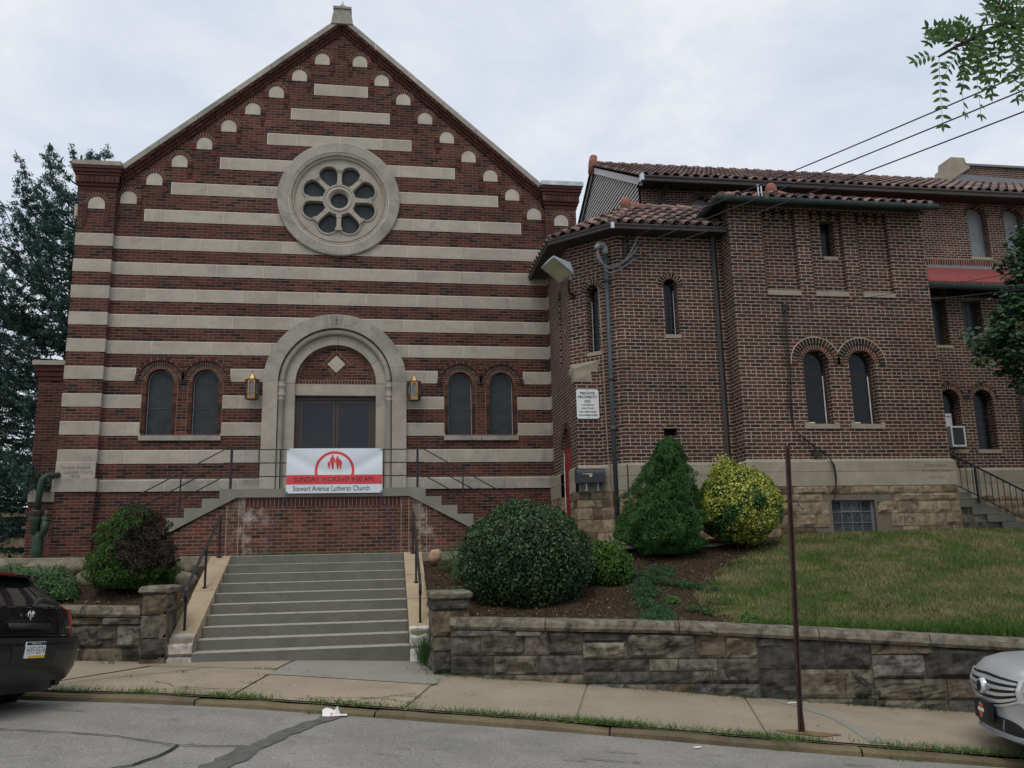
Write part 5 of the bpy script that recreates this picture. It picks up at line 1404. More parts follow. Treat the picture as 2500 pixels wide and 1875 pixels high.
m=MB(); m.tube([(4.60,17.21,5.62),(4.63,17.18,5.6),(4.645,17.15,4),(4.665,17.13,1.9),(4.68,17.08,1.85),(4.69,17.06,.25)],.014,M_COPR,6); m.tube([(4.50,17.3,5.68),(4.6,17.2,5.72),(4.6,17.2,5.62)],.008,M_CABLE,5); m.build('pipe_run',cp)
# ---------------- green valve pipe on the left
gp=thing('standpipe','green painted pipe with valve standing at the left corner of the striped facade','standpipe',(-6.95,19.55,.2))
m=MB(); m.tube([(-7.0,19.55,1.18),(-6.99,19.55,1.7),(-6.96,19.56,1.85),(-6.88,19.6,1.93),(-6.75,19.75,1.95),(-6.7,19.95,1.95)],.06,M_VALV,14); m.build('upper_pipe',gp,smooth=True)
m=MB(); m.lathe([(.0,0),(.105,0),(.115,.25),(.11,.55),(.08,.62),(.0,.63)],(-6.93,19.5,.1),(0,0,1),M_VALV,16); m.lathe([(.0,0),(.1,.02),(.09,.25),(.115,.28),(.12,.36),(.1,.4),(.125,.42),(.125,.48),(.09,.52)],(-7.0,19.5,.68),(0,0,1),M_VALV,16)
m.tube([(-6.98,19.5,.75),(-6.85,19.46,.65),(-6.8,19.46,.8),(-6.8,19.46,1.0)],.075,M_VALV,12); m.lathe([(.08,0),(.085,.06),(.04,.09)],(-6.8,19.46,.98),(0,0,1),M_VALV,12); m.tube([(-6.8,19.46,1.0),(-6.79,19.46,1.2)],.02,M_PIPE,8); m.build('valve_body',gp,smooth=True)
m=MB(); m.lathe([(.14,-.02),(.14,.02),(.0,.02)],(-7.0,19.5,1.16),(0,0,1),M_RUST,14)
for k in range(8): a=k*PI/4; m.lathe([(.012,-.05),(.012,.04),(0,.04)],(-7.0+.12*math.cos(a),19.5+.12*math.sin(a),1.14),(0,0,1),M_RUST,6)
m.build('bolted_flange',gp)
# ================================================================== TERRAIN / STREET
def grid(name,us,vs,fn,mat,kind='structure',smooth=True,lab=None,cat=None,uppos=True):
    V=[];F=[];n=len(us)
    for v in vs:
        for u in us: V.append(fn(u,v))
    for j in range(len(vs)-1):
        for i in range(n-1): a=j*n+i; F.append((a,a+1,a+n+1,a+n))
    m=MB(); m.raw(V,F,mat); o=m.build(name,loc=(0,0,0),smooth=smooth)
    return tag(o,lab,cat,kind=kind)
ls=lambda a,b,n: list(np.linspace(a,b,n))
SS=ls(-200,-40,9)[:-1]+ls(-40,40,161)+ls(40,200,9)[1:]
def P3(s,n,z): x,y=xy(s,n); return (x,y,z)
grid('road',SS,ls(-1.2,NC-.15,14),lambda s,n:P3(s,n,zroad(s,n)),G('asphalt'))
grid('ground',SS,[-300,-60,-8,-4.0,-3.0,-1.15],lambda s,n:P3(s,n,zroad(s,max(n,-2))-.004+(.13 if n<-1.3 else 0)),G('sidewalk_concrete'))
# kerb: three-sided stone kerb with uneven lengths
m=MB(); rr=random.Random(4); s=-40
while s<40:
    L=rr.uniform(1.4,2.6); dz=rr.uniform(-.008,.008)
    k=max(2,int(L/.3)); q=[]
    for i in range(k+1):
        t=s+.01+(L-.02)*i/k; w=.006*noise.noise(Vector((t*3,0,5)))
        z=zc(t)+dz+w*2-.02+.015*noise.noise(Vector((t*1.3,2,1)))
        q.append([P3(t,NC-.165+w,zroad(t,NC-.16)-.05),P3(t,NC-.155+w,z-.025),P3(t,NC-.13,z),P3(t,NC+.0,z),P3(t,NC+.005,z-.1)])
    vs=[p for r_ in q for p in r_]; fs=[(i*5+j,(i+1)*5+j,(i+1)*5+j+1,i*5+j+1) for i in range(k) for j in range(4)]
    fs+=[tuple(range(5)),tuple(k*5+4-j for j in range(5))]
    m.raw(vs,fs,G('kerb_stone')); s+=L
tag(m.build('kerb',loc=(0,0,0)),kind='structure')
grid('gutter_soil',ls(-60,60,161),[NC-.3,NC-.05,NC+.3,11,14],lambda s,n:P3(s,n,zside(s,n)-(.045 if n>NC-.1 else .2)),G('soil_mulch'))
grid('sidewalk',ls(-40,40,161),ls(NC+.02,13.6,12),lambda s,n:P3(s,n,zside(s,n)-.01),G('sidewalk_concrete'))
# slabs laid on the sidewalk with real gaps
def slab(s0,s1,n0,n1,mat,h=.006,skew0=0,skew1=0,nf=None):
    m=MB(); ns=max(2,int((s1-s0)/.4)); nn=5; V=[];F=[]
    for j in range(nn+1):
        n=n0+(n1-n0)*j/nn
        for i in range(ns+1):
            a=s0+skew0*(j/nn); b=s1+skew1*(j/nn); s=a+(b-a)*i/ns
            V.append(P3(s,n,zside(s,n)+h))
    for j in range(nn):
        for i in range(ns): a=j*(ns+1)+i; F.append((a,a+1,a+ns+2,a+ns+1))
    m.raw(V,F,G(mat)); return tag(m.build('pavement_slab',loc=(0,0,0),smooth=True),kind='structure')
slab(-11.5,-9.3,NC+.03,11.75,'sidewalk_concrete'); slab(-9.27,-7.35,NC+.03,11.8,'sidewalk_pebble',skew1=.9); slab(-7.31,-4.63,NC+.03,11.35,'sidewalk_pebble',skew0=.75,skew1=-.2)
slab(-4.6,-2.62,NC+.03,11.0,'sidewalk_pebble',skew0=-.16,skew1=-.03)
slab(-6.9,-4.86,11.38,13.2,'sidewalk_concrete',.005,skew0=.5,skew1=-.15); slab(-4.8,-2.62,11.03,13.2,'sidewalk_new',.007,skew0=-.1,skew1=.3)
slab(-2.59,-.77,NC+.03,11.9,'sidewalk_concrete',skew0=.0,skew1=.0); slab(-.74,1.18,NC+.03,11.9,'sidewalk_concrete'); slab(1.21,5.2,NC+.03,11.9,'sidewalk_concrete'); slab(5.23,8,NC+.03,11.9,'sidewalk_concrete'); slab(8.03,11,NC+.03,11.9,'sidewalk_concrete')
def strip(name,pts,w,mat,zf,kind='structure',lift=.012,seed=0,wob=.02,lab=None,cat=None):
    """thin ribbon lying on the ground following (s,n) points"""
    m=MB(); P=[]
    for (a,b),(c,d) in zip(pts,pts[1:]):
        k=max(1,int(math.hypot(c-a,d-b)/.12))
        for i in range(k): P.append((a+(c-a)*i/k,b+(d-b)*i/k))
    P.append(pts[-1]); L=[];Rr=[]
    for i,(s,n) in enumerate(P):
        a=P[max(0,i-1)]; b=P[min(len(P)-1,i+1)]; t=Vector((b[0]-a[0],b[1]-a[1])).normalized(); q=Vector((-t.y,t.x))
        j=noise.noise(Vector((i*.6+seed,seed,0)))*wob; ww=w*(.6+.7*abs(noise.noise(Vector((i*.45,seed,3)))))
        s2,n2=s+q.x*j,n+q.y*j
        for sg,LL in ((1,L),(-1,Rr)):
            ss_,nn_=s2+q.x*ww*sg*.5,n2+q.y*ww*sg*.5; LL.append(P3(ss_,nn_,zf(ss_,nn_)+lift))
    for i in range(len(P)-1): m.poly([L[i],Rr[i],Rr[i+1],L[i+1]],mat)
    return m
def sn_pts(l): return [sn(*p) for p in l]
# road tar cracks (world points converted to street coordinates)
mm=MB()
for pts,w,sd in (([(-4.4,9.4),(-3.39,9.04),(-2.73,8.83),(-2.28,8.65),(-2.05,8.49),(-1.67,8.27),(-1.41,8.25),(-1.11,8.27)],.03,1),([(-1.67,8.27),(-1.68,8.05),(-1.73,7.82),(-1.85,7.5),(-2.2,7.1)],.04,2)):
    q=strip('x',sn_pts(pts),w,M_TAR,zroad,seed=sd); mm.v; b=len(mm.v); mm.raw(q.v,q.f,M_TAR)
tag(mm.build('tar_crack',loc=(0,0,0)),kind='structure')
q=strip('x',sn_pts([(-.39,9.98),(-.68,9.33),(-.88,8.73),(-1.05,8.16),(-1.19,7.61),(-1.5,6.6),(-2.0,5)]),.26,M_TAR2,zroad,seed=7,wob=.05,lift=.008)
tag(q.build('road_patch',loc=(0,0,0)),kind='structure')
mm=MB(); rr=random.Random(21)
for i in range(46):
    s=rr.uniform(-7,6); n=rr.uniform(7,9.2); L=rr.uniform(.05,.28)
    q=strip('x',[(s,n),(s+L,n+rr.uniform(-.01,.01))],rr.uniform(.01,.03),M_TAR2,zroad,seed=i); mm.raw(q.v,q.f,M_TAR2)
tag(mm.build('road_stain',loc=(0,0,0)),kind='structure')
mm=MB()
for pts in ([(-7.1,9.75),(-6.53,10.47),(-5.94,11.06),(-5.7,11.4)],[(-5.9,10.3),(-5.5,10.0),(-4.94,9.96),(-4.6,10.1)],[(-5.76,9.79),(-5.3,9.85),(-4.94,9.96)],[(-3.32,9.65),(-3.0,10.1),(-2.68,10.4)],[(-3.9,9.7),(-3.3,9.95),(-2.9,10.0),(-2.62,9.9)]):
    q=strip('x',pts,.014,M_DIRT,lambda s,n:zside(s,n),seed=len(pts),wob=.06); mm.raw(q.v,q.f,M_DIRT)
tag(mm.build('pavement_crack',loc=(0,0,0)),kind='structure')
q=strip('x',[(1.4,11.85),(1.86,11.29),(2.1,10.8),(2.21,10.33),(2.3,9.7)],.2,G('sidewalk_new'),zside,seed=3,wob=.01,lift=.011); tag(q.build('pavement_patch',loc=(0,0,0)),kind='structure')
# planting beds and lawn
mm=MB()
def bedmesh(name,X0,X1,mat,Yb,nx,ny,back=None):
    V=[];F=[]
    for j in range(ny+1):
        for i in range(nx+1):
            X=X0+(X1-X0)*i/nx; Yf=(NW+.1-X*SN)/CS; Y=Yf+(Yb-Yf)*j/ny
            z=zbed(X,Y); z+=.03*noise.noise(Vector((X*3,Y*3,1))) if 0<j<ny else 0
            V.append((X,Y,z))
    n=nx+1
    for j in range(ny):
        for i in range(nx): a=j*n+i; F.append((a,a+1,a+n+1,a+n))
    m=MB(); m.raw(V,F,mat); return tag(m.build(name,loc=(0,0,0),smooth=True),kind='structure')
def lawn_edge(Y): return interp(Y,[(10,4.9),(11,4.75),(12,4.85),(13,5.0),(14,5.6),(15,6.9),(15.7,7.6),(16.3,8.1)])
def bed2(name,left,mat):
    V=[];F=[];ny=44;nx=50
    for j in range(ny+1):
        t=j/ny
        for i in range(nx+1):
            if left: 
                xb=.84; X_=None
                X=xb+(5.0-xb)*i/nx
                Yf=(NW+.1-X*SN)/CS; Y=Yf+(16.35-Yf)*t; xe=lawn_edge(Y); X=xb+(xe-xb)*i/nx
                Yf=(NW+.1-X*SN)/CS; Y=Yf+(16.35-Yf)*t
            else:
                Y0_=10+6.4*t; X=lawn_edge(Y0_)+(32-5)*(i/nx)**1.6
                Yf=(NW+.1-X*SN)/CS; Y=Yf+(19.62-Yf)*t; xe=lawn_edge(Y); X=xe+(32-5)*(i/nx)**1.6
                Yf=(NW+.1-X*SN)/CS; Y=Yf+(19.62-Yf)*t; 
                if i==0: X=lawn_edge(Y)-.03
            z=zbed(X,Y)+.02*noise.noise(Vector((X*3,Y*3,1)))
            V.append((X,Y,z-(0 if left else .0)))
    n=nx+1
    for j in range(ny):
        for i in range(nx): a=j*n+i; F.append((a,a+1,a+n+1,a+n))
    m=MB(); m.raw(V,F,mat); return tag(m.build(name,loc=(0,0,0),smooth=True),kind='structure')
# one continuous sheet of bed soil, and the lawn sheet just above it
bedmesh('planting_bed_left',-26,-2.84,G('soil_mulch'),16.05,90,26)
bedmesh('planting_bed_right',.8,12,G('soil_mulch'),16.45,90,36)
def lawnsheet():
    V=[];F=[];ny=40;nx=70
    for j in range(ny+1):
        for i in range(nx+1):
            t=i/nx; X=4.6+(30-4.6)*t**1.5
            Yf=(NW+.1-X*SN)/CS; Y=Yf+(19.6-Yf)*j/ny
            X=max(X,lawn_edge(Y)+(.3*noise.noise(Vector((Y*2,3,0)))))
            V.append((X,Y,zbed(X,Y)+.03*noise.noise(Vector((X*1.1,Y*1.1,1)))+.012))
    n=nx+1
    for j in range(ny):
        for i in range(nx): a=j*n+i; F.append((a,a+1,a+n+1,a+n))
    m=MB(); m.raw(V,F,G('lawn_earth')); return tag(m.build('lawn',loc=(0,0,0),smooth=True),kind='structure')
lawnsheet()
m=MB(); m.box(-26,2.4,16.05,45,-.6,.135,M_TERC); m.box(2.4,7.3,16.9,45,-.6,.13,M_TERC); tag(m.build('terrace',loc=(0,0,0)),kind='structure')
m=MB(); m.box(-40,60,19.9,120,-1.5,.1,G('lawn_earth')); m.box(11.8,60,19.6,19.9,-1.5,.25,G('lawn_earth')); m.box(-60,-26,13.5,120,-1.5,.05,G('lawn_earth')); tag(m.build('back_yard',loc=(0,0,0)),kind='structure')
le=thing('terrace_edge','low grey concrete edging of the terrace at the foot of the brick platform','kerb',(0,16,.0))
m=MB(); m.hexa([(-14,15.98,-.35),(-2.85,15.98,-.35),(-2.85,16.12,-.35),(-14,16.12,-.35),(-14,15.98,.27),(-2.85,15.98,.15),(-2.85,16.12,.15),(-14,16.12,.27)],M_CHG); m.build('edging',le,bevel=.01)
m=MB(); m.box(.81,2.3,16.0,16.14,-.35,.145,M_CHG); m.build('edging',le,bevel=.01)
sw=thing('concrete_walk','thin pale concrete walk slab behind the cone-shaped and golden bushes','walkway',(4.8,15.8,.1))
m=MB(); m.box(2.32,7.2,15.75,16.85,.125,.185,M_WP); m.box(2.32,7.2,15.76,16.85,.181,.188,M_TERC); m.build('slab',sw)
# ---------------- retaining walls
def rwall(name,lab,s0,s1,caps,seed,base_extra=.25):
    t=thing(name,lab,'retaining wall',P3((s0+s1)/2,NW,-1.3))
    o=xy(0,NW); F=Fr((o[0],o[1],0),(CS,-SN,0))
    m=MB(); zrows=[-3.0,-2.7,-2.4,-2.12,-1.84,-1.58,-1.30,-1.02,-.74,-.4]
    rr=random.Random(seed)
    # rows clipped to the coping line; the courses jump at irregular intervals
    segs=[]; q=s0
    while q<s1-.3:
        q2=q+rr.uniform(1.3,3.2); q2=s1 if q2>s1-1 else q2; off=rr.uniform(-.1,.1); zz=[-3.1+off]
        while zz[-1]<-.3: zz.append(zz[-1]+rr.uniform(.2,.36))
        segs+= [(q,q2,a_,b_) for a_,b_ in zip(zz,zz[1:])]; q=q2
    for (g0,g1,za,zb_) in segs:
        u=g0
        while u<g1-.02:
            w=rr.uniform(.3,.95); 
            if u+w>g1-.22: w=g1-u
            ct=min(interp(u,caps),interp(u+w,caps))-.14; bt=zside(u+w/2,NW)-.12
            top=min(zb_,ct)
            if ct-zb_<.09: top=ct
            a0=interp(u,caps)-.14; a1=interp(u+w,caps)-.14
            if za<ct-.06 and zb_>bt:
                if top==ct: zf=lambda x,z,za=za,ct=ct,u=u,w=w,a0=a0,a1=a1: za+.0+(z-za)*((a0+(a1-a0)*(x-u)/w)-za)/(ct-za)
                else: zf=None
                sp=rr.random()<.13 and w>.5 and top-za>.2
                if sp:
                    mid=(za+top)/2; blocks(m,F,u,u+w,[(za,mid),(mid,top)],M_RW,-.0,.025,w*.4,w*.7,.014,rr.randrange(9999),(6,4),zf=zf)
                else: blocks(m,F,u,u+w,[(za,top)],M_RW,-.0,.04,9,9.1,.011,rr.randrange(9999),(12,7),zf=zf)
            u+=w
    m.build('stone_block',t)
    m=MB(); n=30
    for i in range(n):
        a=s0+(s1-s0)*i/n; b=s0+(s1-s0)*(i+1)/n
        ca,cb_=interp(a,caps)-.13,interp(b,caps)-.13
        m.hexa([F.p(a,-3.2,.02),F.p(b,-3.2,.02),F.p(b,-3.2,.4),F.p(a,-3.2,.4),F.p(a,ca,.02),F.p(b,cb_,.02),F.p(b,cb_,.4),F.p(a,ca,.4)],M_SAND)
    m.build('mortar_core',t)
    u=s0; k=0
    m=MB()
    while u<s1-.05:
        w=rr.uniform(1.1,1.75); 
        if u+w>s1-.5: w=s1-u
        mm=MB(); nx=12; vs=[];fs=[]
        for i in range(nx+1):
            x=u+.006+(w-.012)*i/nx; c=interp(x,caps); e=.012*noise.noise(Vector((x*5,seed,0))); e2=.012*noise.noise(Vector((x*7,seed,4)))
            for (d,z) in ((.3,c-.135),(-.05+e2,c-.14),(-.075+e,c-.1),(-.06+e2,c-.04),(-.035+e,c+e*.5),(.1,c+.006),(.36,c)): vs.append(F.p(x,z,d))
        q=7
        for i in range(nx):
            for j in range(q-1): a=i*q+j; fs.append((a,a+q,a+q+1,a+1))
        fs+=[tuple(range(q)),tuple(nx*q+q-1-j for j in range(q))]
        mm.raw(vs,fs,M_CP); mm.build('coping_stone',t); u+=w
    return t,F
CR=[(-2.9,-.72)]+CAPR[1:]; 
rt,FRW=rwall('retaining_wall','long dry-looking stone retaining wall under the lawn, right of the concrete steps',-2.55,24,CAPR,3)
lt,FLW=rwall('retaining_wall','short grey stone retaining wall left of the concrete steps beside the black car',-16,-6.95,CAPL,8)
def pier(lab,par_t,x0,x1,y0,y1,zb,zt,seed):
    m=MB(); rr=random.Random(seed); F=Fr((0,y0,0),(1,0,0)); z=zb; rows_=[]
    while z<zt-.1: h=rr.uniform(.18,.34); h=min(h,zt-z) if zt-z-h>.12 else zt-z; rows_.append((z,z+h)); z+=h
    blocks(m,F,x0,x1,rows_,M_RW,0,.03,.3,.6,.015,seed,(7,5))
    blocks(m,Fr((x0,y1,0),(0,-1,0)),0,y1-y0,rows_,M_RW,0,.03,.3,.6,.015,seed+1,(7,5)); blocks(m,Fr((x1,y0,0),(0,1,0)),0,y1-y0,rows_,M_RW,0,.03,.3,.6,.015,seed+2,(7,5))
    m.box(x0+.03,x1-.03,y0+.03,y1-.03,zb,zt,M_SAND)
    p=m.build('stone_pier',par_t)
    m=MB(); vs=[];fs=[]; ring=[]
    k=20
    for lv,(ex,z) in enumerate(((.02,zt),(.045,zt+.02),(.05,zt+.07),(.02,zt+.1),(-.2,zt+.105))):
        for i in range(k):
            t_=i/k*4; s_=int(t_); f=t_-s_; c_=[(x0,y0),(x1,y0),(x1,y1),(x0,y1)]; a=c_[s_];b=c_[(s_+1)%4]
            x=a[0]+(b[0]-a[0])*f; y=a[1]+(b[1]-a[1])*f; cx,cy=(x0+x1)/2,(y0+y1)/2
            w=.018*noise.noise(Vector((x*8,y*8,lv*.7+seed)))
            vs.append((cx+(x-cx)*(1+(ex+w)*2/(x1-x0)),cy+(y-cy)*(1+(ex+w)*2/(y1-y0)),z+w*.4))
    for lv in range(4):
        for i in range(k): a=lv*k+i; b=lv*k+(i+1)%k; fs.append((a,b,b+k,a+k))
    fs.append(tuple(range(k))[::-1]); fs.append(tuple(4*k+i for i in range(k)))
    m.raw(vs,fs,M_CP); m.build('cap_stone',p); return p
pier('',lt,-3.2,-2.86,13.0,13.6,-1.5,-.37,61)
pier('',rt,.76,1.24,12.0,12.75,-1.7,-.52,71)
m=MB(); blocks(m,Fr((.8,13.6,0),(0,-1,0)),0,.9,[(-1.6,-1.35),(-1.35,-1.1),(-1.1,-.8)],M_RW,0,.02,.3,.5,.014,77); m.box(.82,1.2,12.7,13.7,-1.7,-.82,M_SAND); m.build('side_stone',rt)
m=MB(); m.box(-2.95,-2.87,13.0,13.7,-1.5,-.5,M_SAND); m.build('side_stone',lt)
# rocks in the left bed
def rock(name,lab,c,r,seed,mat,sc=(1,1,.75),cat='rock',grp=None):
    m=MB(); vs=[];fs=[]; a,b=14,9
    for j in range(b+1):
        th=PI*j/b
        for i in range(a):
            ph=2*PI*i/a; v=Vector((math.sin(th)*math.cos(ph),math.sin(th)*math.sin(ph),math.cos(th)))
            k=1+.28*noise.noise(v*1.3+Vector((seed,0,0)))+.1*noise.noise(v*4+Vector((seed,3,0)))
            vs.append((c[0]+v.x*r*k*sc[0],c[1]+v.y*r*k*sc[1],c[2]+v.z*r*k*sc[2]))
    for j in range(b):
        for i in range(a): fs.append((j*a+i,(j+1)*a+i,(j+1)*a+(i+1)%a,j*a+(i+1)%a))
    m.raw(vs,fs,mat); return tag(m.build(name,loc=c,smooth=True),lab,cat,grp)
M_RK=plain('pale_field_stone',(.2,.18,.13),.95,.1,var=.4,scale=5,bmp=.02)
rocks=[(-4.95,15.55,.02,.2,'rounded pale stone left of the half-brown bush in the left bed'),(-4.55,15.5,-.2,.27,'large flat pale stone at the foot of the half-brown bush'),(-5.4,15.6,-.05,.25,'mossy stone behind the leafy plants of the left bed'),(-5.0,15.3,-.28,.2,'dark stone under the leafy plants beside the large flat stone'),(-3.35,15.6,-.04,.26,'squared pale stone between the half-brown bush and the left handrail'),(-3.15,15.2,-.25,.2,'angular stone low down beside the left tan side wall'),(-6.2,15.6,.02,.22,'small pale stone at the back of the left bed above the black car'),(-3.7,15.55,.0,.2,'stone half hidden behind the right side of the half-brown bush')]
for k,(x,y,z,r_,l_) in enumerate(rocks): rock('stone',l_,(x,y,z),r_,k*3.1,M_RK,(1.25,.8,.75),'stone','rough stones in the left bed')
rock('boulder','smooth tan boulder beside the top of the right tan side wall',(1.03,15.6,.07),.125,5,M_BLD,(.95,.8,.95),'boulder')
# ================================================================== PLANTS
def shell(c,rad,n,fn=None,inner=.12,zmin=-1):
    v=RNG.normal(0,1,(n,3)); v/=np.linalg.norm(v,axis=1)[:,None]
    v=v[v[:,2]>zmin]; k=len(v)
    rr_=np.array([1+(fn(Vector(q)) if fn else 0) for q in v])
    d=1-inner*RNG.random(k)**2*2
    P=np.array(c)+v*np.array(rad)*(rr_*d)[:,None]
    return P,v
def core(m,c,rad,fn,mat,k=.82,zmin=-.95):
    vs=[];fs=[];a,b=18,12
    for j in range(b+1):
        th=PI*j/b
        for i in range(a):
            ph=2*PI*i/a; v=Vector((math.sin(th)*math.cos(ph),math.sin(th)*math.sin(ph),max(math.cos(th),zmin))); q=k*(1+(fn(v) if fn else 0))
            vs.append((c[0]+v.x*rad[0]*q,c[1]+v.y*rad[1]*q,c[2]+v.z*rad[2]*q))
    for j in range(b):
        for i in range(a): fs.append((j*a+i,(j+1)*a+i,(j+1)*a+(i+1)%a,j*a+(i+1)%a))
    m.raw(vs,fs,mat)
M_CORE=plain('shade_core_dark',(.012,.016,.01),.95,.05,var=.3,scale=20)  # near-black hull added inside the foliage to block light
def shrub(name,lab,cat,c,rad,n,size,mat,fn=None,asp=.55,stem=True,jit=.8,zb=None,inner=.13,kcore=.82):
    t=thing(name,lab,cat,(c[0],c[1],c[2]-rad[2]))
    P,V=shell(c,rad,n,fn,inner,-.97); leafmesh('foliage',P,V,size,asp,mat,t,jit=jit)
    m=MB(); core(m,c,rad,fn,M_CORE,kcore); m.build('shade_core',t,smooth=True)
    if stem:
        m=MB(); zb=zb if zb is not None else c[2]-rad[2]-.1
        for k in range(4): a=k*1.7; m.tube([(c[0]+.06*math.cos(a),c[1]+.06*math.sin(a),zb),(c[0]+.25*math.cos(a)*rad[0],c[1]+.25*math.sin(a)*rad[1],c[2]-rad[2]*.4)],.02,M_WOOD,6)
        m.build('stem',t)
    return t
nz_=lambda sc,am,sd: (lambda v: am*noise.noise(v*sc+Vector((sd,0,0)))+am*.5*noise.noise(v*sc*2.3+Vector((sd,5,0))))
shrub('boxwood_bush','large dome-shaped dark green glossy bush right of the concrete steps','bush',(2.30,13.55,-.03),(1.03,.95,.89),46000,.052,L_BOX,lambda v: .09*noise.noise(v*2.2)+.06*noise.noise(v*5.5)+.03*noise.noise(v*11),.5,zb=-.95,jit=1.1)
shrub('azalea_bush','small light green bush right behind the large dark dome-shaped bush','bush',(3.72,14.2,-.17),(.47,.45,.42),9000,.05,L_AZA,nz_(2.6,.16,4),.5,zb=-.7,inner=.2)
# golden euonymus: ball plus taller sprays at the top left
def yfn(v): return .09*noise.noise(v*2.5+Vector((9,0,0)))+.06*noise.noise(v*7)+(.16 if (v.z>.75 and v.x<0) else 0)*max(0,noise.noise(v*5)+.6)
t=thing('golden_bush','round bush with bright yellow and green leaves beside the cone-shaped bush','bush',(6.66,15.4,.0))
gfn=lambda v: yfn(v)-(.16*max(0,-v.z-.2))
P,V=shell((6.66,15.4,.82),(.78,.75,.78),26000,gfn,.16,-.97)
ex=np.array([[6.66+random.gauss(-.28,.07),15.3+random.gauss(0,.08),1.56+abs(random.gauss(0,.09))] for _ in range(420)]+[[6.3+random.gauss(-.12,.06),15.2,1.45+abs(random.gauss(0,.06))] for _ in range(200)])
P=np.vstack([P,ex]); V=np.vstack([V,np.tile([0,-.3,.8],(len(ex),1))])
gr_=np.array([noise.noise(Vector((p[0]*2.6,p[1]*2.6,p[2]*2.6)))*1.1+(.75-p[2])*.55+(-.05) for p in P])+RNG.normal(0,.12,len(P))
leafmesh('foliage',P,V,.05,.62,[L_YEL,L_YGR],t,jit=.9,extra=(gr_>.12).astype(int))
m=MB(); core(m,(6.66,15.4,.82),(.78,.75,.78),gfn,M_CORE,.8); m.build('shade_core',t,smooth=True)
m=MB()
for k in range(4): a=k*1.7; m.tube([(6.66+.05*math.cos(a),15.4+.05*math.sin(a),-.05),(6.66+.2*math.cos(a),15.4+.2*math.sin(a),.4)],.02,M_WOOD,6)
m.build('stem',t)
# conical dwarf spruce made of lumpy tiers
t=thing('dwarf_spruce','tall cone-shaped bright green dwarf spruce in front of the angled bay','conifer',(5.25,15.5,-.05))
def conepts(cx,cy,z0,z1,rfun,n,seed,lump=.09):
    P=[];N=[]
    u=RNG.random(n); a=RNG.random(n)*2*PI
    z=z0+(z1-z0)*(1-np.sqrt(1-u*.98)) if 0 else z0+(z1-z0)*(u**1.25)
    for q in range(n):
        zz=float(z[q]); aa=float(a[q]); r=rfun(zz,aa); 
        l=noise.noise(Vector((math.cos(aa)*2.2,math.sin(aa)*2.2,zz*3.0+seed)))*lump*2.2+noise.noise(Vector((math.cos(aa)*5,math.sin(aa)*5,zz*8+seed)))*lump
        r=max(.02,(r+l*min(1,r*2.5))); r*=1-.16*random.random()**2
        P.append((cx+r*math.cos(aa),cy+r*math.sin(aa),zz)); N.append((math.cos(aa),math.sin(aa),.45))
    return np.array(P),np.array(N)
def rc(z,a):
    t_=(z-.0)/2.15; base=interp(t_,[(0,.42),(.06,.66),(.13,.78),(.2,.80),(.28,.78),(.4,.68),(.55,.52),(.7,.38),(.85,.27),(.95,.17),(1,.04)])
    if math.cos(a-.2)>.35 and .05<t_<.3: base-=.16*math.sin(PI*(t_-.05)/.25)
    return base*1.02
P,N=conepts(5.15,15.5,.02,2.17,lambda z,a: rc(z,a)*(1),66000,3,.15)
P[:,0]+=np.interp(P[:,2],[0,1,2.2],[0,.1,.27])
leafmesh('foliage',P,N,.036,.5,L_CON,t,jit=.9)
m=MB(); vs=[];fs=[]
for j in range(20):
    z=.0+2.1*j/19
    for i in range(16): a=2*PI*i/16; r=max(.02,rc(z,a)*.8-.03); vs.append((5.15+np.interp(z,[0,1,2.2],[0,.1,.27])+r*math.cos(a),15.5+r*math.sin(a),z))
for j in range(19):
    for i in range(16): fs.append((j*16+i,j*16+(i+1)%16,(j+1)*16+(i+1)%16,(j+1)*16+i))
m.raw(vs,fs,M_CORE); m.build('shade_core',t,smooth=True)  # dark inner hull, added so no light passes through the needles
m=MB(); m.tube([(5.17,15.5,-.3),(5.2,15.5,.3)],.06,M_WOOD,7); m.build('trunk',t)
# half-dead dwarf spruce on the left
t=thing('dwarf_spruce','lumpy dwarf spruce, green on its left and dead brown on its right side','conifer',(-3.85,15,-.35))
def rl(z,a):
    t_=(z+.32)/1.32; return interp(t_,[(0,.45),(.12,.62),(.3,.66),(.5,.55),(.7,.43),(.88,.28),(1,.04)])
P,N=conepts(-3.87,15.0,-.32,1.0,rl,30000,9,.12)
dead=(P[:,0]+3.8+.25*np.sin(P[:,2]*5)+RNG.normal(0,.08,len(P)))>0
low=(P[:,2]<-.02)&(P[:,0]>-3.6); dead&=~low
dead|=(P[:,2]>.72)&(RNG.random(len(P))<.6)&(P[:,0]>-3.95)
leafmesh('foliage',P,N,.042,.5,[L_DSP,L_DEAD],t,extra=dead.astype(int))
m=MB(); vs=[];fs=[]
for j in range(14):
    z=-.3+1.22*j/13
    for i in range(14): a=2*PI*i/14; r=max(.02,rl(z,a)*.75-.04); vs.append((-3.87+r*math.cos(a),15+r*math.sin(a),z))
for j in range(13):
    for i in range(14): fs.append((j*14+i,j*14+(i+1)%14,(j+1)*14+(i+1)%14,(j+1)*14+i))
m.raw(vs,fs,M_CORE); m.build('shade_core',t,smooth=True)
m=MB(); m.tube([(-3.87,15,-.7),(-3.87,15,0)],.06,M_WOOD,7); m.build('trunk',t)
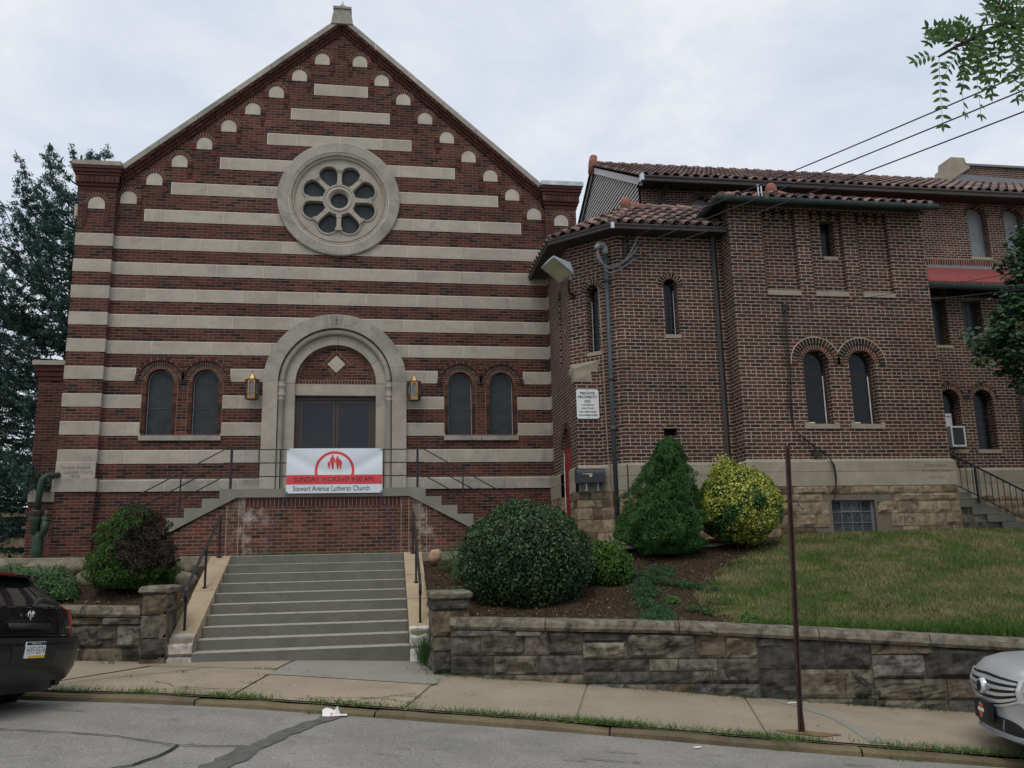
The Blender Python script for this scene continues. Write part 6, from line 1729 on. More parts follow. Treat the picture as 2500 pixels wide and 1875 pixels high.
# leafy herbs
def herb(lab,pts,r,h,n,size,mat,cat='plant',name='leafy_plant',grp=None,asp=.5):
    c=np.mean(np.array([p[:2] for p in pts]),axis=0); zb=min(zbed(p[0],p[1]) for p in pts)
    t=thing(name,lab,cat,(c[0],c[1],zb),grp); P=[];N=[]; m=MB()
    for (x,y) in pts:
        z0=zbed(x,y); m=MB()
        for k in range(5):
            a=random.random()*6.28; q=random.uniform(.2,1)*r; m.tube([(x,y,z0-.02),(x+q*.5*math.cos(a),y+q*.5*math.sin(a),z0+h*.6),(x+q*math.cos(a),y+q*math.sin(a),z0+h*random.uniform(.7,1))],.006,M_JSTEM,4)
        m.build('stem',t)
        for k in range(n//len(pts)):
            a=random.random()*6.28; q=math.sqrt(random.random())*r; hh=h*(1-(q/r)**2*.55)*random.uniform(.15,1)
            P.append((x+q*math.cos(a),y+q*math.sin(a),z0+hh)); N.append((math.cos(a)*.4,math.sin(a)*.4-.3,.9))
    leafmesh('foliage',P,N,size,asp,mat,t,jit=.5); return t
M_JSTEM=plain('green_stem',(.06,.1,.035),.7,.2)
herb('feathery light green plant between the boulder and the large dome-shaped bush',[(1.35,15.2),(1.55,14.9),(1.5,14.5)],.3,.5,5200,.035,L_HERB,asp=.3)
herb('bright green leafy weeds beneath the feathery plant beside the right tan side wall',[(1.25,13.7),(1.5,13.9),(1.7,13.6)],.22,.2,1500,.045,L_HERB)
herb('dark creeping plant beside the stone pier cap at the foot of the right side wall',[(.98,13.1),(1.05,12.95)],.15,.22,1300,.03,L_JUN)
herb('broad mass of leafy green plants above the black car in the left bed',[(-5.3,15.0),(-5.7,15.2),(-6.1,14.9),(-5.0,14.9),(-6.5,15.1),(-5.5,14.6)],.38,.5,9000,.055,L_HERB)
herb('tall leafy green plants at the left edge of the left bed',[(-6.9,15.3),(-7.3,15.5),(-7.7,15.2),(-8.1,15.4)],.42,.75,8000,.055,L_HERB)
herb('small leafy plant below the mossy stone of the left bed',[(-4.75,14.6)],.2,.3,700,.05,L_HERB)
herb('small weed near the lower left corner of the lawn',[(4.5,12.2),(4.62,12.0)],.13,.12,500,.035,L_HERB)
herb('small round weed in the mulch left of the lawn',[(4.35,12.75)],.14,.12,420,.04,L_AZA)
herb('weed clump at the lawn edge above the coping',[(4.95,11.3),(5.0,11.55)],.14,.12,600,.04,L_AZA)
def cover(lab,path,w,h,n,seed):
    z0=zbed(*path[0]); t=None; P=[];N=[]
    for k in range(n):
        q=random.random()*(len(path)-1); i=int(q); f=q-i
        x=path[i][0]+(path[i+1][0]-path[i][0])*f+random.gauss(0,w*.45); y=path[i][1]+(path[i+1][1]-path[i][1])*f+random.gauss(0,w*.45)
        d=noise.noise(Vector((x*3,y*3,seed)))
        if d<-.15: continue
        P.append((x,y,zbed(x,y)+.02+random.random()*h*(.6+d))); N.append((random.gauss(0,.3),-.3,.9))
    o=leafmesh('creeping_juniper',P,N,.035,.45,L_JUN,loc=(path[0][0],path[0][1],z0),jit=.7); return tag(o,lab,'ground cover')
cover('low creeping juniper trailing down the mulch to the coping',[(4.35,14.3),(4.2,13.5),(4.0,12.9),(3.95,12.3),(3.8,11.75),(3.65,11.2)],.28,.13,7500,2)
cover('narrow creeping juniper branch reaching right across the mulch',[(4.35,13.9),(4.75,13.6),(5.0,13.3),(5.15,13.1)],.16,.12,2600,5)
cover('patch of creeping juniper right of the light green azalea',[(4.0,14.6),(4.5,14.5),(4.9,14.2)],.3,.1,3000,8)
# lawn grass blades
def blades(name,P,h,w,mat,lean=.4):
    k=len(P); P=np.asarray(P,float); a=RNG.random(k)*2*PI; d=np.stack([np.cos(a),np.sin(a),np.zeros(k)],1)
    hh=h*RNG.uniform(.5,1.3,k)[:,None]; up=np.array([0,0,1.])*hh; ln=RNG.normal(0,lean,(k,3)); ln[:,2]=0
    V=np.stack([P-d*w/2,P+d*w/2,P+up+ln*hh],1).reshape(-1,3); c=P.mean(0); 
    me=bpy.data.meshes.new(name); me.vertices.add(3*k); me.vertices.foreach_set('co',(V-c).ravel()); me.loops.add(3*k); me.loops.foreach_set('vertex_index',np.arange(3*k))
    me.polygons.add(k); me.polygons.foreach_set('loop_start',np.arange(0,3*k,3)); me.polygons.foreach_set('loop_total',np.full(k,3)); me.materials.append(mat); me.update(); me.validate()
    o=bpy.data.objects.new(name,me); C.objects.link(o); o.location=tuple(c); return o
P=[]
while len(P)<150000:
    x=4.6+9.5*random.random()**.9; Yf=(NW+.34-x*SN)/CS; y=Yf+(16.4-Yf)*random.random()
    if x>11.8: y=Yf+(19.5-Yf)*random.random()
    e=lawn_edge(y)+.3*noise.noise(Vector((y*2,3,0)))
    if x<e-.25: continue
    if x<e+.6 and random.random()<.75-(x-e)*.9 and noise.noise(Vector((x*4,y*4,2)))<.1: continue
    if noise.noise(Vector((x*.9+20,y*.9,0)))>.18 and random.random()<.35: continue
    P.append((x,y,zbed(x,y)+.01))
tag(blades('lawn_grass',P,.065,.009,G('grass_blade')),'short patchy green and dry grass covering the sloping lawn','grass',kind='stuff')
P=[]
for k in range(9000):
    x=random.uniform(4.9,13); Yf=(NW+.3-x*SN)/CS; y=Yf+abs(random.gauss(0,.22)); P.append((x,y,zbed(x,y)+.01))
tag(blades('edge_grass',P,.11,.011,L_AZA,.7),'longer green grass growing along the coping below the lawn','grass',kind='stuff')
# mulch chips
P=[]
for k in range(16000):
    if random.random()<.75:
        x=random.uniform(.95,7.5); Yf=(NW+.3-x*SN)/CS; y=random.uniform(Yf,15.9)
        if x>lawn_edge(y)+.3: continue
    else: x=random.uniform(-8,-2.9); y=random.uniform(13.4,15.8)
    P.append((x,y,zbed(x,y)+.012))
o=leafmesh('wood_chips',P,np.tile([0,0,1.],(len(P),1)),.04,.4,M_CHIP,loc=(2,14,-.3),jit=.35); tag(o,'scattered wood chips and twigs on the dark planting beds','mulch',kind='stuff')
# weeds in pavement joints / kerb gap / wall foot
def tufts(lst,n,h,mat,spread=.05):
    P=[]
    for (s,n_,sp) in lst:
        for k in range(int(n*sp*10)):
            a=s+random.gauss(0,sp); b=n_+random.gauss(0,spread); z=zside(a,b) if b>NC else zc(a) if b>NC-.15 else zroad(a,b); P.append((a*CS+b*SN,-a*SN+b*CS,z))
    return blades('pavement_weeds',P,h,.008,mat,.9)
rr=random.Random(9); lst=[]
for k in range(26):
    s=rr.uniform(-8.5,5.5); lst.append((s,NC+.04,rr.uniform(.06,.3)))
lst+=[(2.6,NC+.06,.35),(3.0,NC-.02,.25),(3.6,NC+.05,.4),(1.2,NC+.05,.25),(.3,NC+.05,.3),(4.4,NC+.04,.5),(2.45,NC-.15,.12),(1.3,NC-.12,.08),(-.6,NC+.04,.3),(-1.6,NC+.04,.35),(-3.6,NC+.02,.08),(-3.55,NC-.18,.05),(-4.4,NC+.02,.2)]
tag(tufts(lst,70,.065,L_AZA),'ragged green weeds growing in the gap behind the kerb','weeds',kind='stuff')
lst=[]
for k in range(20): s=rr.uniform(-2.3,6); lst.append((s,NW-.05,rr.uniform(.05,.16)))
lst+=[(-2.9,12.0,.12),(-2.75,11.7,.14),(-3.0,12.3,.1),(-2.5,11.62,.15),(-7.3,11.5,.1)]
tag(tufts(lst,26,.09,L_HERB,.05),'tufts of grass and weeds along the foot of the stone retaining walls','weeds',kind='stuff')
P=[]
for k in range(500): P.append((random.gauss(.72,.05),random.gauss(12.75,.12),-1.42+random.random()*.04))
tag(blades('tall_grass_tuft',P,.42,.008,L_HERB,.35),'tall thin grass tuft between the right side wall end and the stone pier','grass',kind='stuff')
lst=[(-4.66,9.9,.06),(-4.72,10.4,.07),(-4.8,10.9,.04),(-6.4,10.55,.06),(-2.7,10.2,.12),(-2.62,9.9,.05),(-2.6,11.0,.05),(-5.3,9.95,.06),(-2.62,11.3,.05),(-5.9,10.95,.05),(-4.95,11.4,.12),(-3.0,9.95,.12),(-7.0,9.8,.08)]
tag(tufts(lst,45,.04,L_AZA,.025),'small green weeds sprouting from the sidewalk cracks','weeds',kind='stuff')
P=[]
for k in range(1400): P.append((random.gauss(-1.7,.5) if k%2 else random.uniform(-2.2,.3),random.gauss(16.98,.05),.142))
tag(blades('step_weeds',P,.05,.01,L_AZA,.8),'thin line of green weeds at the foot of the brick platform above the top step','weeds',kind='stuff')
# hanging weeds on wall
def wallweed(lab,u,z,n,sp):
    P=[];N=[]
    for k in range(n):
        P.append(tuple(FRW.p(u+random.gauss(0,sp),z-abs(random.gauss(0,sp*1.4)),-.07-random.random()*.05))); N.append(tuple(FRW.n))
    o=leafmesh('wall_weed',P,N,.035,.5,L_JUN if n>150 else L_AZA,loc=tuple(FRW.p(u,z,-.07)),jit=.7); tag(o,lab,'weed')
wallweed('dark green weed hanging from the joint under the coping, right of the rusty post',4.55,-1.22,260,.07)
wallweed('small yellow-green weed growing from the middle of the retaining wall right of the rusty post',4.15,-1.52,90,.06)
# blue spruce behind the church, left
def conifer(lab,cx,cy,z0,zt,R0,nw,seed,mat):
    t=thing('blue_spruce',lab,'tree',(cx,cy,z0)); rr=random.Random(seed)
    m=MB(); m.tube([(cx,cy,z0),(cx+.1,cy,(z0+zt)/2),(cx,cy,zt)],.24,M_WOOD,8,True,.12); m.build('trunk',t)
    P=[];N=[]; m=MB()
    z=z0+1.0
    while z<zt-.2:
        f=(z-z0)/(zt-z0); nb=8 if f<.8 else 4
        for k in range(nb):
            a=rr.uniform(0,2*PI); L=R0*(1-f)**.62*rr.uniform(.65,1.18)+.25
            if math.sin(a)>.5: continue
            base=Vector((cx,cy,z+rr.uniform(-.2,.2))); d=Vector((math.cos(a),math.sin(a),0)); pts=[]
            up=rr.uniform(.15,.5)+.45*f
            for i in range(6): q=i/5; pts.append(base+d*L*q+Vector((0,0,-.35*L*q*(1-f)*.8+up*L*q*q)))
            m.tube(pts,.035,M_WOOD,4,False,.3)
            ns=int(12+L*26)
            for i in range(ns):
                q=rr.uniform(.12,1)**.75; j=min(4,int(q*5)); p=pts[j].lerp(pts[j+1],q*5-j)
                side=Vector((-d.y,d.x,0))*rr.gauss(0,.26)*(1.2-q*.9)*min(1.4,L*.5); pp=p+side+Vector((0,0,-abs(rr.gauss(0,.09))+.02))
                r_=rr.uniform(.07,.15)
                for w in range(13):
                    v=Vector((rr.gauss(0,1),rr.gauss(0,1),rr.gauss(0,.7))).normalized(); P.append(tuple(pp+v*r_*rr.uniform(.3,1))); N.append(tuple(v))
        z+=.3
    leafmesh('crown',P,N,.11,.3,mat,t,jit=.5); m.build('branch',t); return t
conifer('large blue-green spruce rising behind the left corner of the striped facade',-8.75,25.5,-.2,12.0,4.3,0,3,L_SPR)
conifer('lower dark blue-green spruce at the left edge, behind the taller one',-13.6,28.5,-.2,9.6,4.0,0,8,L_SPR)
# background on far left
m=MB(); o=thing('stone_wall','low tan stone wall far behind the spruce at the left edge','wall',(-16,34,0)); m.box(-26,-9,34,34.4,-.5,2.2,M_SS); m.build('wall_body',o)
shrub('hedge','bright green clipped hedge at the far left behind the leafy plants','hedge',(-9.7,20.5,.42),(1.4,.6,.5),9000,.07,L_AZA,nz_(2,.08,3),.5,zb=-.3)
# right tree
def broadleaf(lab,base,blobs,n,size,mat,trunk,name='street_tree'):
    t=thing(name,lab,'tree',base); P=[];N=[]; tot=sum(r_**2 for *_,r_ in blobs)
    for (x,y,z,r_) in blobs:
        k=int(n*r_**2/tot); sub=[(random.gauss(0,1),random.gauss(0,1),random.gauss(0,1)) for _ in range(max(8,int(k/55)))]
        for s_ in sub:
            v=Vector(s_).normalized()*r_*random.uniform(.5,1.0); cl=Vector((x,y,z))+v; cr=random.uniform(.18,.34)
            for _ in range(55):
                q=Vector((random.gauss(0,1),random.gauss(0,1),random.gauss(0,.8))).normalized()*cr*random.uniform(.3,1); P.append(tuple(cl+q)); N.append((q.x*1.5+v.x*.4,q.y*1.5+v.y*.4-.3,q.z+.9))
    leafmesh('crown',P,N,size,.8,mat,t,jit=.4); m=MB()
    for pth,r0 in trunk: m.tube(pth,r0,M_WOOD,8,True,.35)
    m.build('trunk',t); return t
broadleaf('dark green leafy tree hanging into the right edge in front of the old church',(14.9,15.0,-1),[(13.5,15,4.3,1.15),(12.75,15,4.4,.75),(12.15,14.9,3.95,.6),(12.9,14.8,3.4,.8),(13.6,15,3.1,.7),(13.9,15,5.5,1.0),(13.75,15,6.5,.62),(14.8,15,5.2,1.6),(15.2,15,7,1.4),(15.0,15.5,3.6,1.4),(13.3,14.8,5.1,.5),(13.3,15,2.35,.18),(13.2,15,5.9,.55),(12.95,15,5.3,.35)],30000,.12,L_TREE,[([(14.9,15,-1),(14.8,15,2),(14.6,15,4),(14.9,15,6.5)],.22),([(14.75,15,2.6),(13.8,15,3.6),(12.6,14.9,4.1)],.07),([(14.65,15,3.9),(14.0,15,5.2),(13.8,15,6.3)],.06)])
# locust tree with overhanging branch
t=thing('locust_tree','locust branch with small paired leaflets hanging over the wires in the top right corner','tree',(9.4,8.1,-2.3))
m=MB(); m.tube([(9.4,8.1,-2.4),(9.35,8.1,2),(9.3,8.0,5),(9.6,8,8)],.17,M_WOOD,10,True,.5); m.build('trunk',t)
m=MB(); main=[Vector(p) for p in ((9.3,8.0,5.2),(8.4,8,5.9),(7.6,8,6.1),(7.1,8,5.93),(6.7,8,5.72),(6.45,8,5.58),(6.22,8,5.44))]
for a,b,r0,r1 in [(main[i],main[i+1],.05-.006*i,.05-.006*(i+1)) for i in range(6)]: m.tube([a,b],max(.008,r0),M_WOOD,6,True,max(.3,r1/r0))
twigs=[[Vector((7.6,8,6.08)),Vector((7.15,8,6.1)),Vector((6.95,8,6.3))],[Vector((7.1,8,5.93)),Vector((6.9,8.1,5.95)),Vector((6.5,8.1,5.82))],[Vector((8.0,8,6.0)),Vector((7.5,8,6.4)),Vector((7.35,8,6.7))]]
for tw in twigs: m.tube(tw,.008,M_WOOD,5)
m.build('branch',t)
P=[];N=[];vsq=[];fsq=[]; m=MB(); rr=random.Random(5)
def leaflet(p,d,nrm,L,w):
    s_=d.cross(nrm).normalized(); b=len(vsq)
    for f,ww in ((0,0),(.3,1),(.65,.8),(1,0)):
        if ww==0: vsq.append(p+d*L*f)
        else: vsq.append(p+d*L*f+s_*w*ww); vsq.append(p+d*L*f-s_*w*ww)
    fsq.extend([(b,b+2,b+1),(b+1,b+2,b+4,b+3),(b+3,b+4,b+5)])
def frond(p,d,L,n=9,ll=.1):
    n_=Vector((rr.gauss(0,.35),-1,rr.gauss(0,.3))).normalized(); pts=[]
    for i in range(n+1):
        f=i/n; q=p+d*L*f+Vector((0,0,-.35*L*f*f)); pts.append(q)
    m.tube(pts,.0028,M_JSTEM,4,False)
    for i in range(1,n+1):
        tt=(pts[i]-pts[i-1]).normalized(); sd=tt.cross(n_).normalized()
        for sg in (-1,1):
            if rr.random()<.08: continue
            dd=(sd*sg*.9+tt*.45+Vector((0,0,-.1))).normalized(); leaflet(pts[i],dd,n_,ll*rr.uniform(.8,1.2),ll*.2)
    leaflet(pts[-1],(pts[-1]-pts[-2]).normalized(),n_,ll,ll*.17)
fr=[(main[6],(-.1,0,-1),.62,9),(main[5],(.0,0,-1),.6,8),(main[4]+Vector((-.03,0,-.05)),(.05,.1,-1),.65,9),(main[4],(.1,-.1,-1),.55,9),(main[3],(.05,0,-1),.7,10),(main[3]+Vector((.1,0,.03)),(.1,.1,-1),.65,10),(main[6],(-.9,0,.1),.3,5),(main[5],(-.35,0,.9),.42,7),(main[5],(-.5,.1,.6),.4,7),(main[4],(-.4,0,.9),.35,6),(main[4],(-.8,.2,.5),.45,7),(main[3],(-.5,0,.8),.4,7),(main[3],(.3,0,-.9),.5,8),(main[2],(.2,0,-.9),.5,8),(main[2]+Vector((.1,0,0)),(.4,0,-.7),.5,8),(main[2],(-.3,0,.8),.45,8),(Vector((7.35,8,6.05)),(-.1,0,-1),.5,9),(Vector((7.25,8,6.0)),(.2,.2,-1),.55,9),(main[1],(-.2,0,-.9),.5,8),(main[1]+Vector((-.3,0,.05)),(.3,0,-.8),.45,8),(Vector((6.95,8,6.3)),(-.2,0,.9),.35,8),(Vector((6.95,8,6.25)),(.5,0,.7),.4,8),(Vector((6.5,8.1,5.82)),(-.7,0,.4),.33,6),(Vector((6.5,8.1,5.82)),(-.8,0,-.1),.3,6),(Vector((7.2,8,6.1)),(.2,0,.9),.35,7)]
for k,(p,d,L,n) in enumerate(fr): frond(Vector(p),Vector(d).normalized(),L,n)
for k in range(60):
    q=rr.uniform(.3,4.6); i=int(q); p=main[i].lerp(main[i+1],q-i); frond(p,Vector((rr.gauss(0,.6),rr.gauss(0,.5),rr.gauss(-.2,.7))).normalized(),rr.uniform(.35,.6),8)
mq=MB(); mq.raw(vsq,fsq,L_LOC); mq.build('crown',t); m.build('leaf_stalk',t)
# small leafy tree tip at far left edge
broadleaf('yellow-green leafy branch poking in at the left edge beside the spruce',(-8.9,14,-1),[(-7.6,14,3.6,.35),(-8.2,14,3.7,.7),(-8.1,14,3.0,.5)],1600,.09,L_AZA,[([(-8.9,14,-1),(-8.8,14,2),(-8.2,14,3.6)],.07)],'sapling')
# ================================================================== STREET THINGS
t=thing('rusty_post','tall thin rusty steel post standing near the kerb in front of the lawn','post',(4.40,9.06,-1.87))
m=MB()
px,py=4.40,9.06; lean=.045
for (x0,x1,y0,y1) in ((-.016,.016,-.004,.004),(-.019,-.013,-.03,.0),(.013,.019,-.03,.0),(-.027,-.016,-.036,-.03),(.016,.027,-.036,-.03)):
    m.hexa([(px+x0,py+y0,-1.95),(px+x1,py+y0,-1.95),(px+x1,py+y1,-1.95),(px+x0,py+y1,-1.95),(px+x0+lean*.6+.095,py+y0,1.165),(px+x1+lean*.6+.095,py+y0,1.165),(px+x1+lean*.6+.095,py+y1,1.165),(px+x0+lean*.6+.095,py+y1,1.165)],M_RUST)
m.build('post_shaft',t)
m=MB(); m.hexa([(px+.035,py-.01,-1.95),(px+.065,py-.01,-1.95),(px+.065,py+.02,-1.95),(px+.035,py+.02,-1.95),(px+.02,py-.01,-1.36),(px+.04,py-.01,-1.36),(px+.04,py+.02,-1.36),(px+.02,py+.02,-1.36)],M_RUST); m.build('bracing_stub',t)
s_,n_=sn(4.45,9.1)
m=MB(); pts=[(s_+.05+.3*math.cos(a)*(1+.2*math.sin(3*a)),n_-.1+.11*math.sin(a)*(1+.2*math.sin(4*a))) for a in np.linspace(0,2*PI,22)[:-1]]
m.poly([P3(a,max(b,NC+.04),zside(a,max(b,NC+.04))+.014) for a,b in pts],M_RSTN); tag(m.build('rust_stain',loc=(0,0,0)),kind='structure')
def paper(name,lab,x,y,r_,seed,h=.1,red=True):
    rr=random.Random(seed); s_,n_=sn(x,y); zf=zroad if n_<NC-.15 else zside; m=MB(); nx=9; vs=[];fs=[]
    for j in range(nx+1):
        for i in range(nx+1):
            u=(i/nx-.5)*2*r_; v=(j/nx-.5)*1.1*r_; q=noise.noise(Vector((u*9,v*9,seed))); zz=.012+h*max(0,noise.noise(Vector((u*6+3,v*8,seed*2)))+.1)+(.06 if (i==5 and j>=5 and h>.05) else 0)
            vs.append((x+u+q*.02,y+v+q*.03,zf(s_,n_)+zz))
    for j in range(nx):
        for i in range(nx):
            a=j*(nx+1)+i; fs.append((a,a+1,a+nx+2,a+nx+1))
    m.raw(vs,fs,M_PAPER)
    if red: 
        k=m.mi(M_BANR); 
        for idx in (3,4,12,30): m.m[idx]=k
    return tag(m.build(name,loc=(x,y,zf(s_,n_)),smooth=False),lab,'litter')
sx,sy=xy(sn(-.47,10.35)[0],NC-.3); 
paper('paper_litter','crumpled white and red paper bag lying in the gutter below the concrete steps',-.42,9.93,.13,3,.07)
paper('paper_litter','flat white paper scrap on the sidewalk at the foot of the retaining wall behind the rusty post',5.0,10.5,.1,6,.0,False)
paper('paper_litter','tiny white paper scrap at the kerb left of the rusty post',3.12,8.64,.04,8,.03,False)
rr=random.Random(31); P=[]
for k in range(260):
    s_=rr.uniform(-6,7); n_=rr.uniform(NC+.1,NW-.1); x,y=xy(s_,n_); P.append((x,y,zside(s_,n_)+.012))
o=leafmesh('fallen_leaf_litter',P,np.tile([0,0,1.],(len(P),1)),.035,.4,M_DIRT,loc=(0,11,-1.7),jit=.1); tag(o,'tiny dark leaf crumbs scattered on the sidewalk','leaf litter',kind='stuff')
# ================================================================== CARS
class Car:
    def __init__(s,levels,p,D): s.lv=levels; s.pw=p; s.D=D
    def at(s,z):
        L=s.lv
        if z<=L[0][0]: return L[0][1:]
        for a,b in zip(L,L[1:]):
            if z<=b[0]: f=(z-a[0])/(b[0]-a[0]); return tuple(a[i]+(b[i]-a[i])*f for i in range(1,len(a)))
        return L[-1][1:]
    def x0(s,y,z,off=0): # x of the near end surface (x small) ; levels: z,xf,xr,hw
        xf,xr,hw=s.at(z); q=min(.999,abs(y)/hw); return xf+s.D*(1-(1-q**s.pw)**(1/s.pw))-off
    def x1(s,y,z,off=0):
        xf,xr,hw=s.at(z); q=min(.999,abs(y)/hw); return xr-s.D*(1-(1-q**s.pw)**(1/s.pw))+off
    def ring(s,z,n=22):
        xf,xr,hw=s.at(z); out=[]
        A=np.linspace(-PI/2,PI/2,n)
        for a in A: out.append((xf+s.D*(1-abs(math.cos(a))**(2/s.pw)),hw*math.copysign(abs(math.sin(a))**(2/s.pw),math.sin(a)),z))
        for a in A[::-1]: out.append((xr-s.D*(1-abs(math.cos(a))**(2/s.pw)),hw*math.copysign(abs(math.sin(a))**(2/s.pw),math.sin(a)),z))
        return out
    def body(s,zs,mat,m,arches=None,cap=True):
        R_=[s.ring(z) for z in zs]; n=len(R_[0]); vs=[p for r in R_ for p in r]; fs=[]
        for j in range(len(zs)-1):
            for i in range(n):
                k=(i+1)%n; q=(j*n+i,j*n+k,(j+1)*n+k,(j+1)*n+i)
                if arches:
                    c=sum((Vector(vs[w]) for w in q),Vector())/4
                    if any((c.x-ax)**2+(c.z-az)**2<ar*ar for ax,az,ar in arches) and abs(c.y)>.6: continue
                fs.append(q)
        if cap: fs.append(tuple((len(zs)-1)*n+i for i in range(n)))
        m.raw(vs,fs,mat)
    def patch(s,m,ys,zfun0,zfun1,mat,off=.006,nz=5,end=0):
        f=s.x0 if end==0 else s.x1; V=[];F=[]; k=len(ys)
        for j in range(nz+1):
            for y in ys:
                z=zfun0(y)+(zfun1(y)-zfun0(y))*j/nz; V.append((f(y,z,off),y*(1+off*.9),z))
        for j in range(nz):
            for i in range(k-1): a=j*k+i; F.append((a,a+1,a+k+1,a+k)[::-1])
        m.raw(V,F,mat)
        # edge lip
        for j in range(nz):
            for i in (0,k-1):
                a=V[j*k+i];b=V[(j+1)*k+i]; m.poly([a,b,(b[0]+off*3,b[1],b[2]),(a[0]+off*3,a[1],a[2])],mat)
        for i in range(k-1):
            for j in (0,nz):
                a=V[j*k+i];b=V[j*k+i+1]; m.poly([a,b,(b[0]+off*3,b[1],b[2]),(a[0]+off*3,a[1],a[2])],mat)
def wheel(t,x,y,z,r,side):
    m=MB(); m.lathe([(r*.62,-.1),(r*.93,-.11),(r,-.08),(r,.08),(r*.93,.11),(r*.62,.1)],(x,y,z),(0,1,0),M_TYRE,30); w=m.build('wheel',t,local=True,smooth=True)
    m=MB(); m.lathe([(0,.02),(r*.15,.05),(r*.2,.03)],(x,y,z),(0,side,0),M_CHR,16)
    for k in range(7):
        a=2*PI*k/7; d=Vector((math.cos(a),0,math.sin(a))); q=Vector((-d.z,0,d.x))*.035; p=Vector((x,y+side*.06,z))
        m.raw([p+d*.05-q,p+d*.05+q,p+d*r*.63+q*.8,p+d*r*.63-q*.8],[(0,1,2,3),(3,2,1,0)],M_CHR)
    m.lathe([(r*.6,.04),(r*.66,.09),(r*.62,.1)],(x,y,z),(0,side,0),M_CHR,24); m.lathe([(0,-.06),(r*.62,-.06)],(x,y,z),(0,side,0),M_PLAS,20)
    m.build('rim',w,local=True)
def place(t,s,n,ang,zfn,L):
    x,y=xy(s,n); t.location=(x,y,zfn(s,n)); ORG[t.name]=Vector((0,0,0))
lin=lambda a,b,n=24: list(np.linspace(a,b,n))
# black wagon: local x runs from the rear (0) forwards; right side of the car is -y when x forward
t=thing('parked_car','black station wagon with red tail lamp parked at the left kerb','car')
LV=[(.2,.22,4.85,.80),(.33,.07,4.97,.9),(.45,.02,5.0,.94),(.68,.0,4.98,.945),(.755,.03,4.93,.945),(.76,.1,4.93,.935),(.95,.14,4.85,.93),(1.05,.17,4.0,.90),(1.06,.20,3.6,.885),(1.2,.36,3.2,.80),(1.36,.55,2.7,.71),(1.43,.62,2.4,.66),(1.47,.9,2.0,.52)]
car=Car(LV,4.2,.42)
m=MB(); AR=[(.98,.36,.40),(4.0,.36,.40)]; car.body([.2,.27,.33,.4,.45,.52,.6,.68,.73,.755],M_BPLAS,m,AR,False); 
car.body([.756,.76,.8,.85,.9,.95,1.0,1.05],M_BPAINT,m,AR); m.build('body',t,local=True,smooth=True)
m=MB(); car.body([1.055,1.12,1.2,1.28,1.36],M_CGL,m,None,False); m.build('side_window',t,local=True,smooth=True)
m=MB(); car.body([1.36,1.40,1.43,1.455,1.47],M_BPAINT,m); m.build('roof',t,local=True,smooth=True)
m=MB(); ys=lin(-.68,.68); V=[]
for (xo,z,th) in ((0,1.40,0),): 
    for k in range(len(ys)-1):
        a,b=ys[k],ys[k+1]; f=lambda y:.44+.5*(abs(y)/.7)**4*.28
        m.hexa([(f(a),a,1.375),(f(b),b,1.375),(.95,b,1.40),(.95,a,1.40),(f(a)+.01,a,1.405),(f(b)+.01,b,1.405),(.95,b,1.47-.07*(b/.7)**2),(.95,a,1.47-.07*(a/.7)**2)],M_BPAINT)
m.build('spoiler',t,local=True,smooth=False)
m=MB(); m.box(.43,.46,-.12,.12,1.388,1.4,M_TAIL); m.build('high_brake_lamp',t,local=True)
m=MB(); car.patch(m,lin(-.66,.66),lambda y:1.07,lambda y:1.355,M_CGL,.012,8); m.build('rear_window',t,local=True,smooth=True)
m=MB(); car.patch(m,lin(-.76,.76),lambda y:.80,lambda y:1.05,M_BPAINT,.012,8); m.box(.08,.14,-.3,.3,.83,.9,M_PLAS); m.build('tailgate',t,local=True,smooth=True)
for sg in (-1,1):
    m=MB(); car.patch(m,sorted([sg*v for v in lin(.72,.925,16)]),lambda y:.80,lambda y:1.13-.3*max(0,abs(y)-.80),M_TAIL,.014,10)
    tl=m.build('tail_lamp',t,local=True,smooth=True)
    m=MB(); car.patch(m,sorted([sg*v for v in lin(.855,.915,8)]),lambda y:.90,lambda y:1.03,M_TAILC,.02,4); m.build('reversing_lamp',tl,local=True,smooth=True)
m=MB(); car.patch(m,lin(-.915,.915,36),lambda y:.70,lambda y:.752,M_BPLAS,.012,3); m.build('bumper_step',t,local=True,smooth=True)
m=MB(); car.patch(m,lin(-.33,.33),lambda y:.5,lambda y:.74,M_PLAS,.004,3); m.build('plate_recess',t,local=True)
FPl=Fr((-.012,0,0),(0,-1,0))
m=MB(); m.fbox(FPl,-.152,.152,.555,.715,0,.03,M_WHT); pl_=m.build('licence_plate',t,local=True,bevel=.004)
m=MB(); m.fbox(FPl,-.148,.148,.683,.712,-.001,.01,M_NAVY); m.fbox(FPl,-.11,.148,.558,.582,-.001,.01,M_YEL); m.build('plate_band',pl_,local=True)
q=textobj('HYF·0374',FPl,0,.633,.27,.075,-.0015,M_INK,None); q.build('lettering',pl_,local=True)
q=textobj('PENNSYLVANIA',FPl,0,.698,.14,.014,-.002,M_WHT,None); q.build('lettering',pl_,local=True)
FT2=Fr((.075,0,0),(0,-1,0))
q=textobj('MAGNUM',FT2,-.62,.86,.17,.022,-.012,M_CHR,None); q.build('lettering',t,local=True)
FT3=Fr((.12,.0,0),(0,-1,0))
q=textobj('SXT',Fr((.10,0,0),(0,-1,0)),.64,.86,.075,.02,-.0,M_CHR,None); q.build('lettering',t,local=True)
m=MB(); FTb=Fr((.115,0,0),(0,-1,0)); bz=1.0
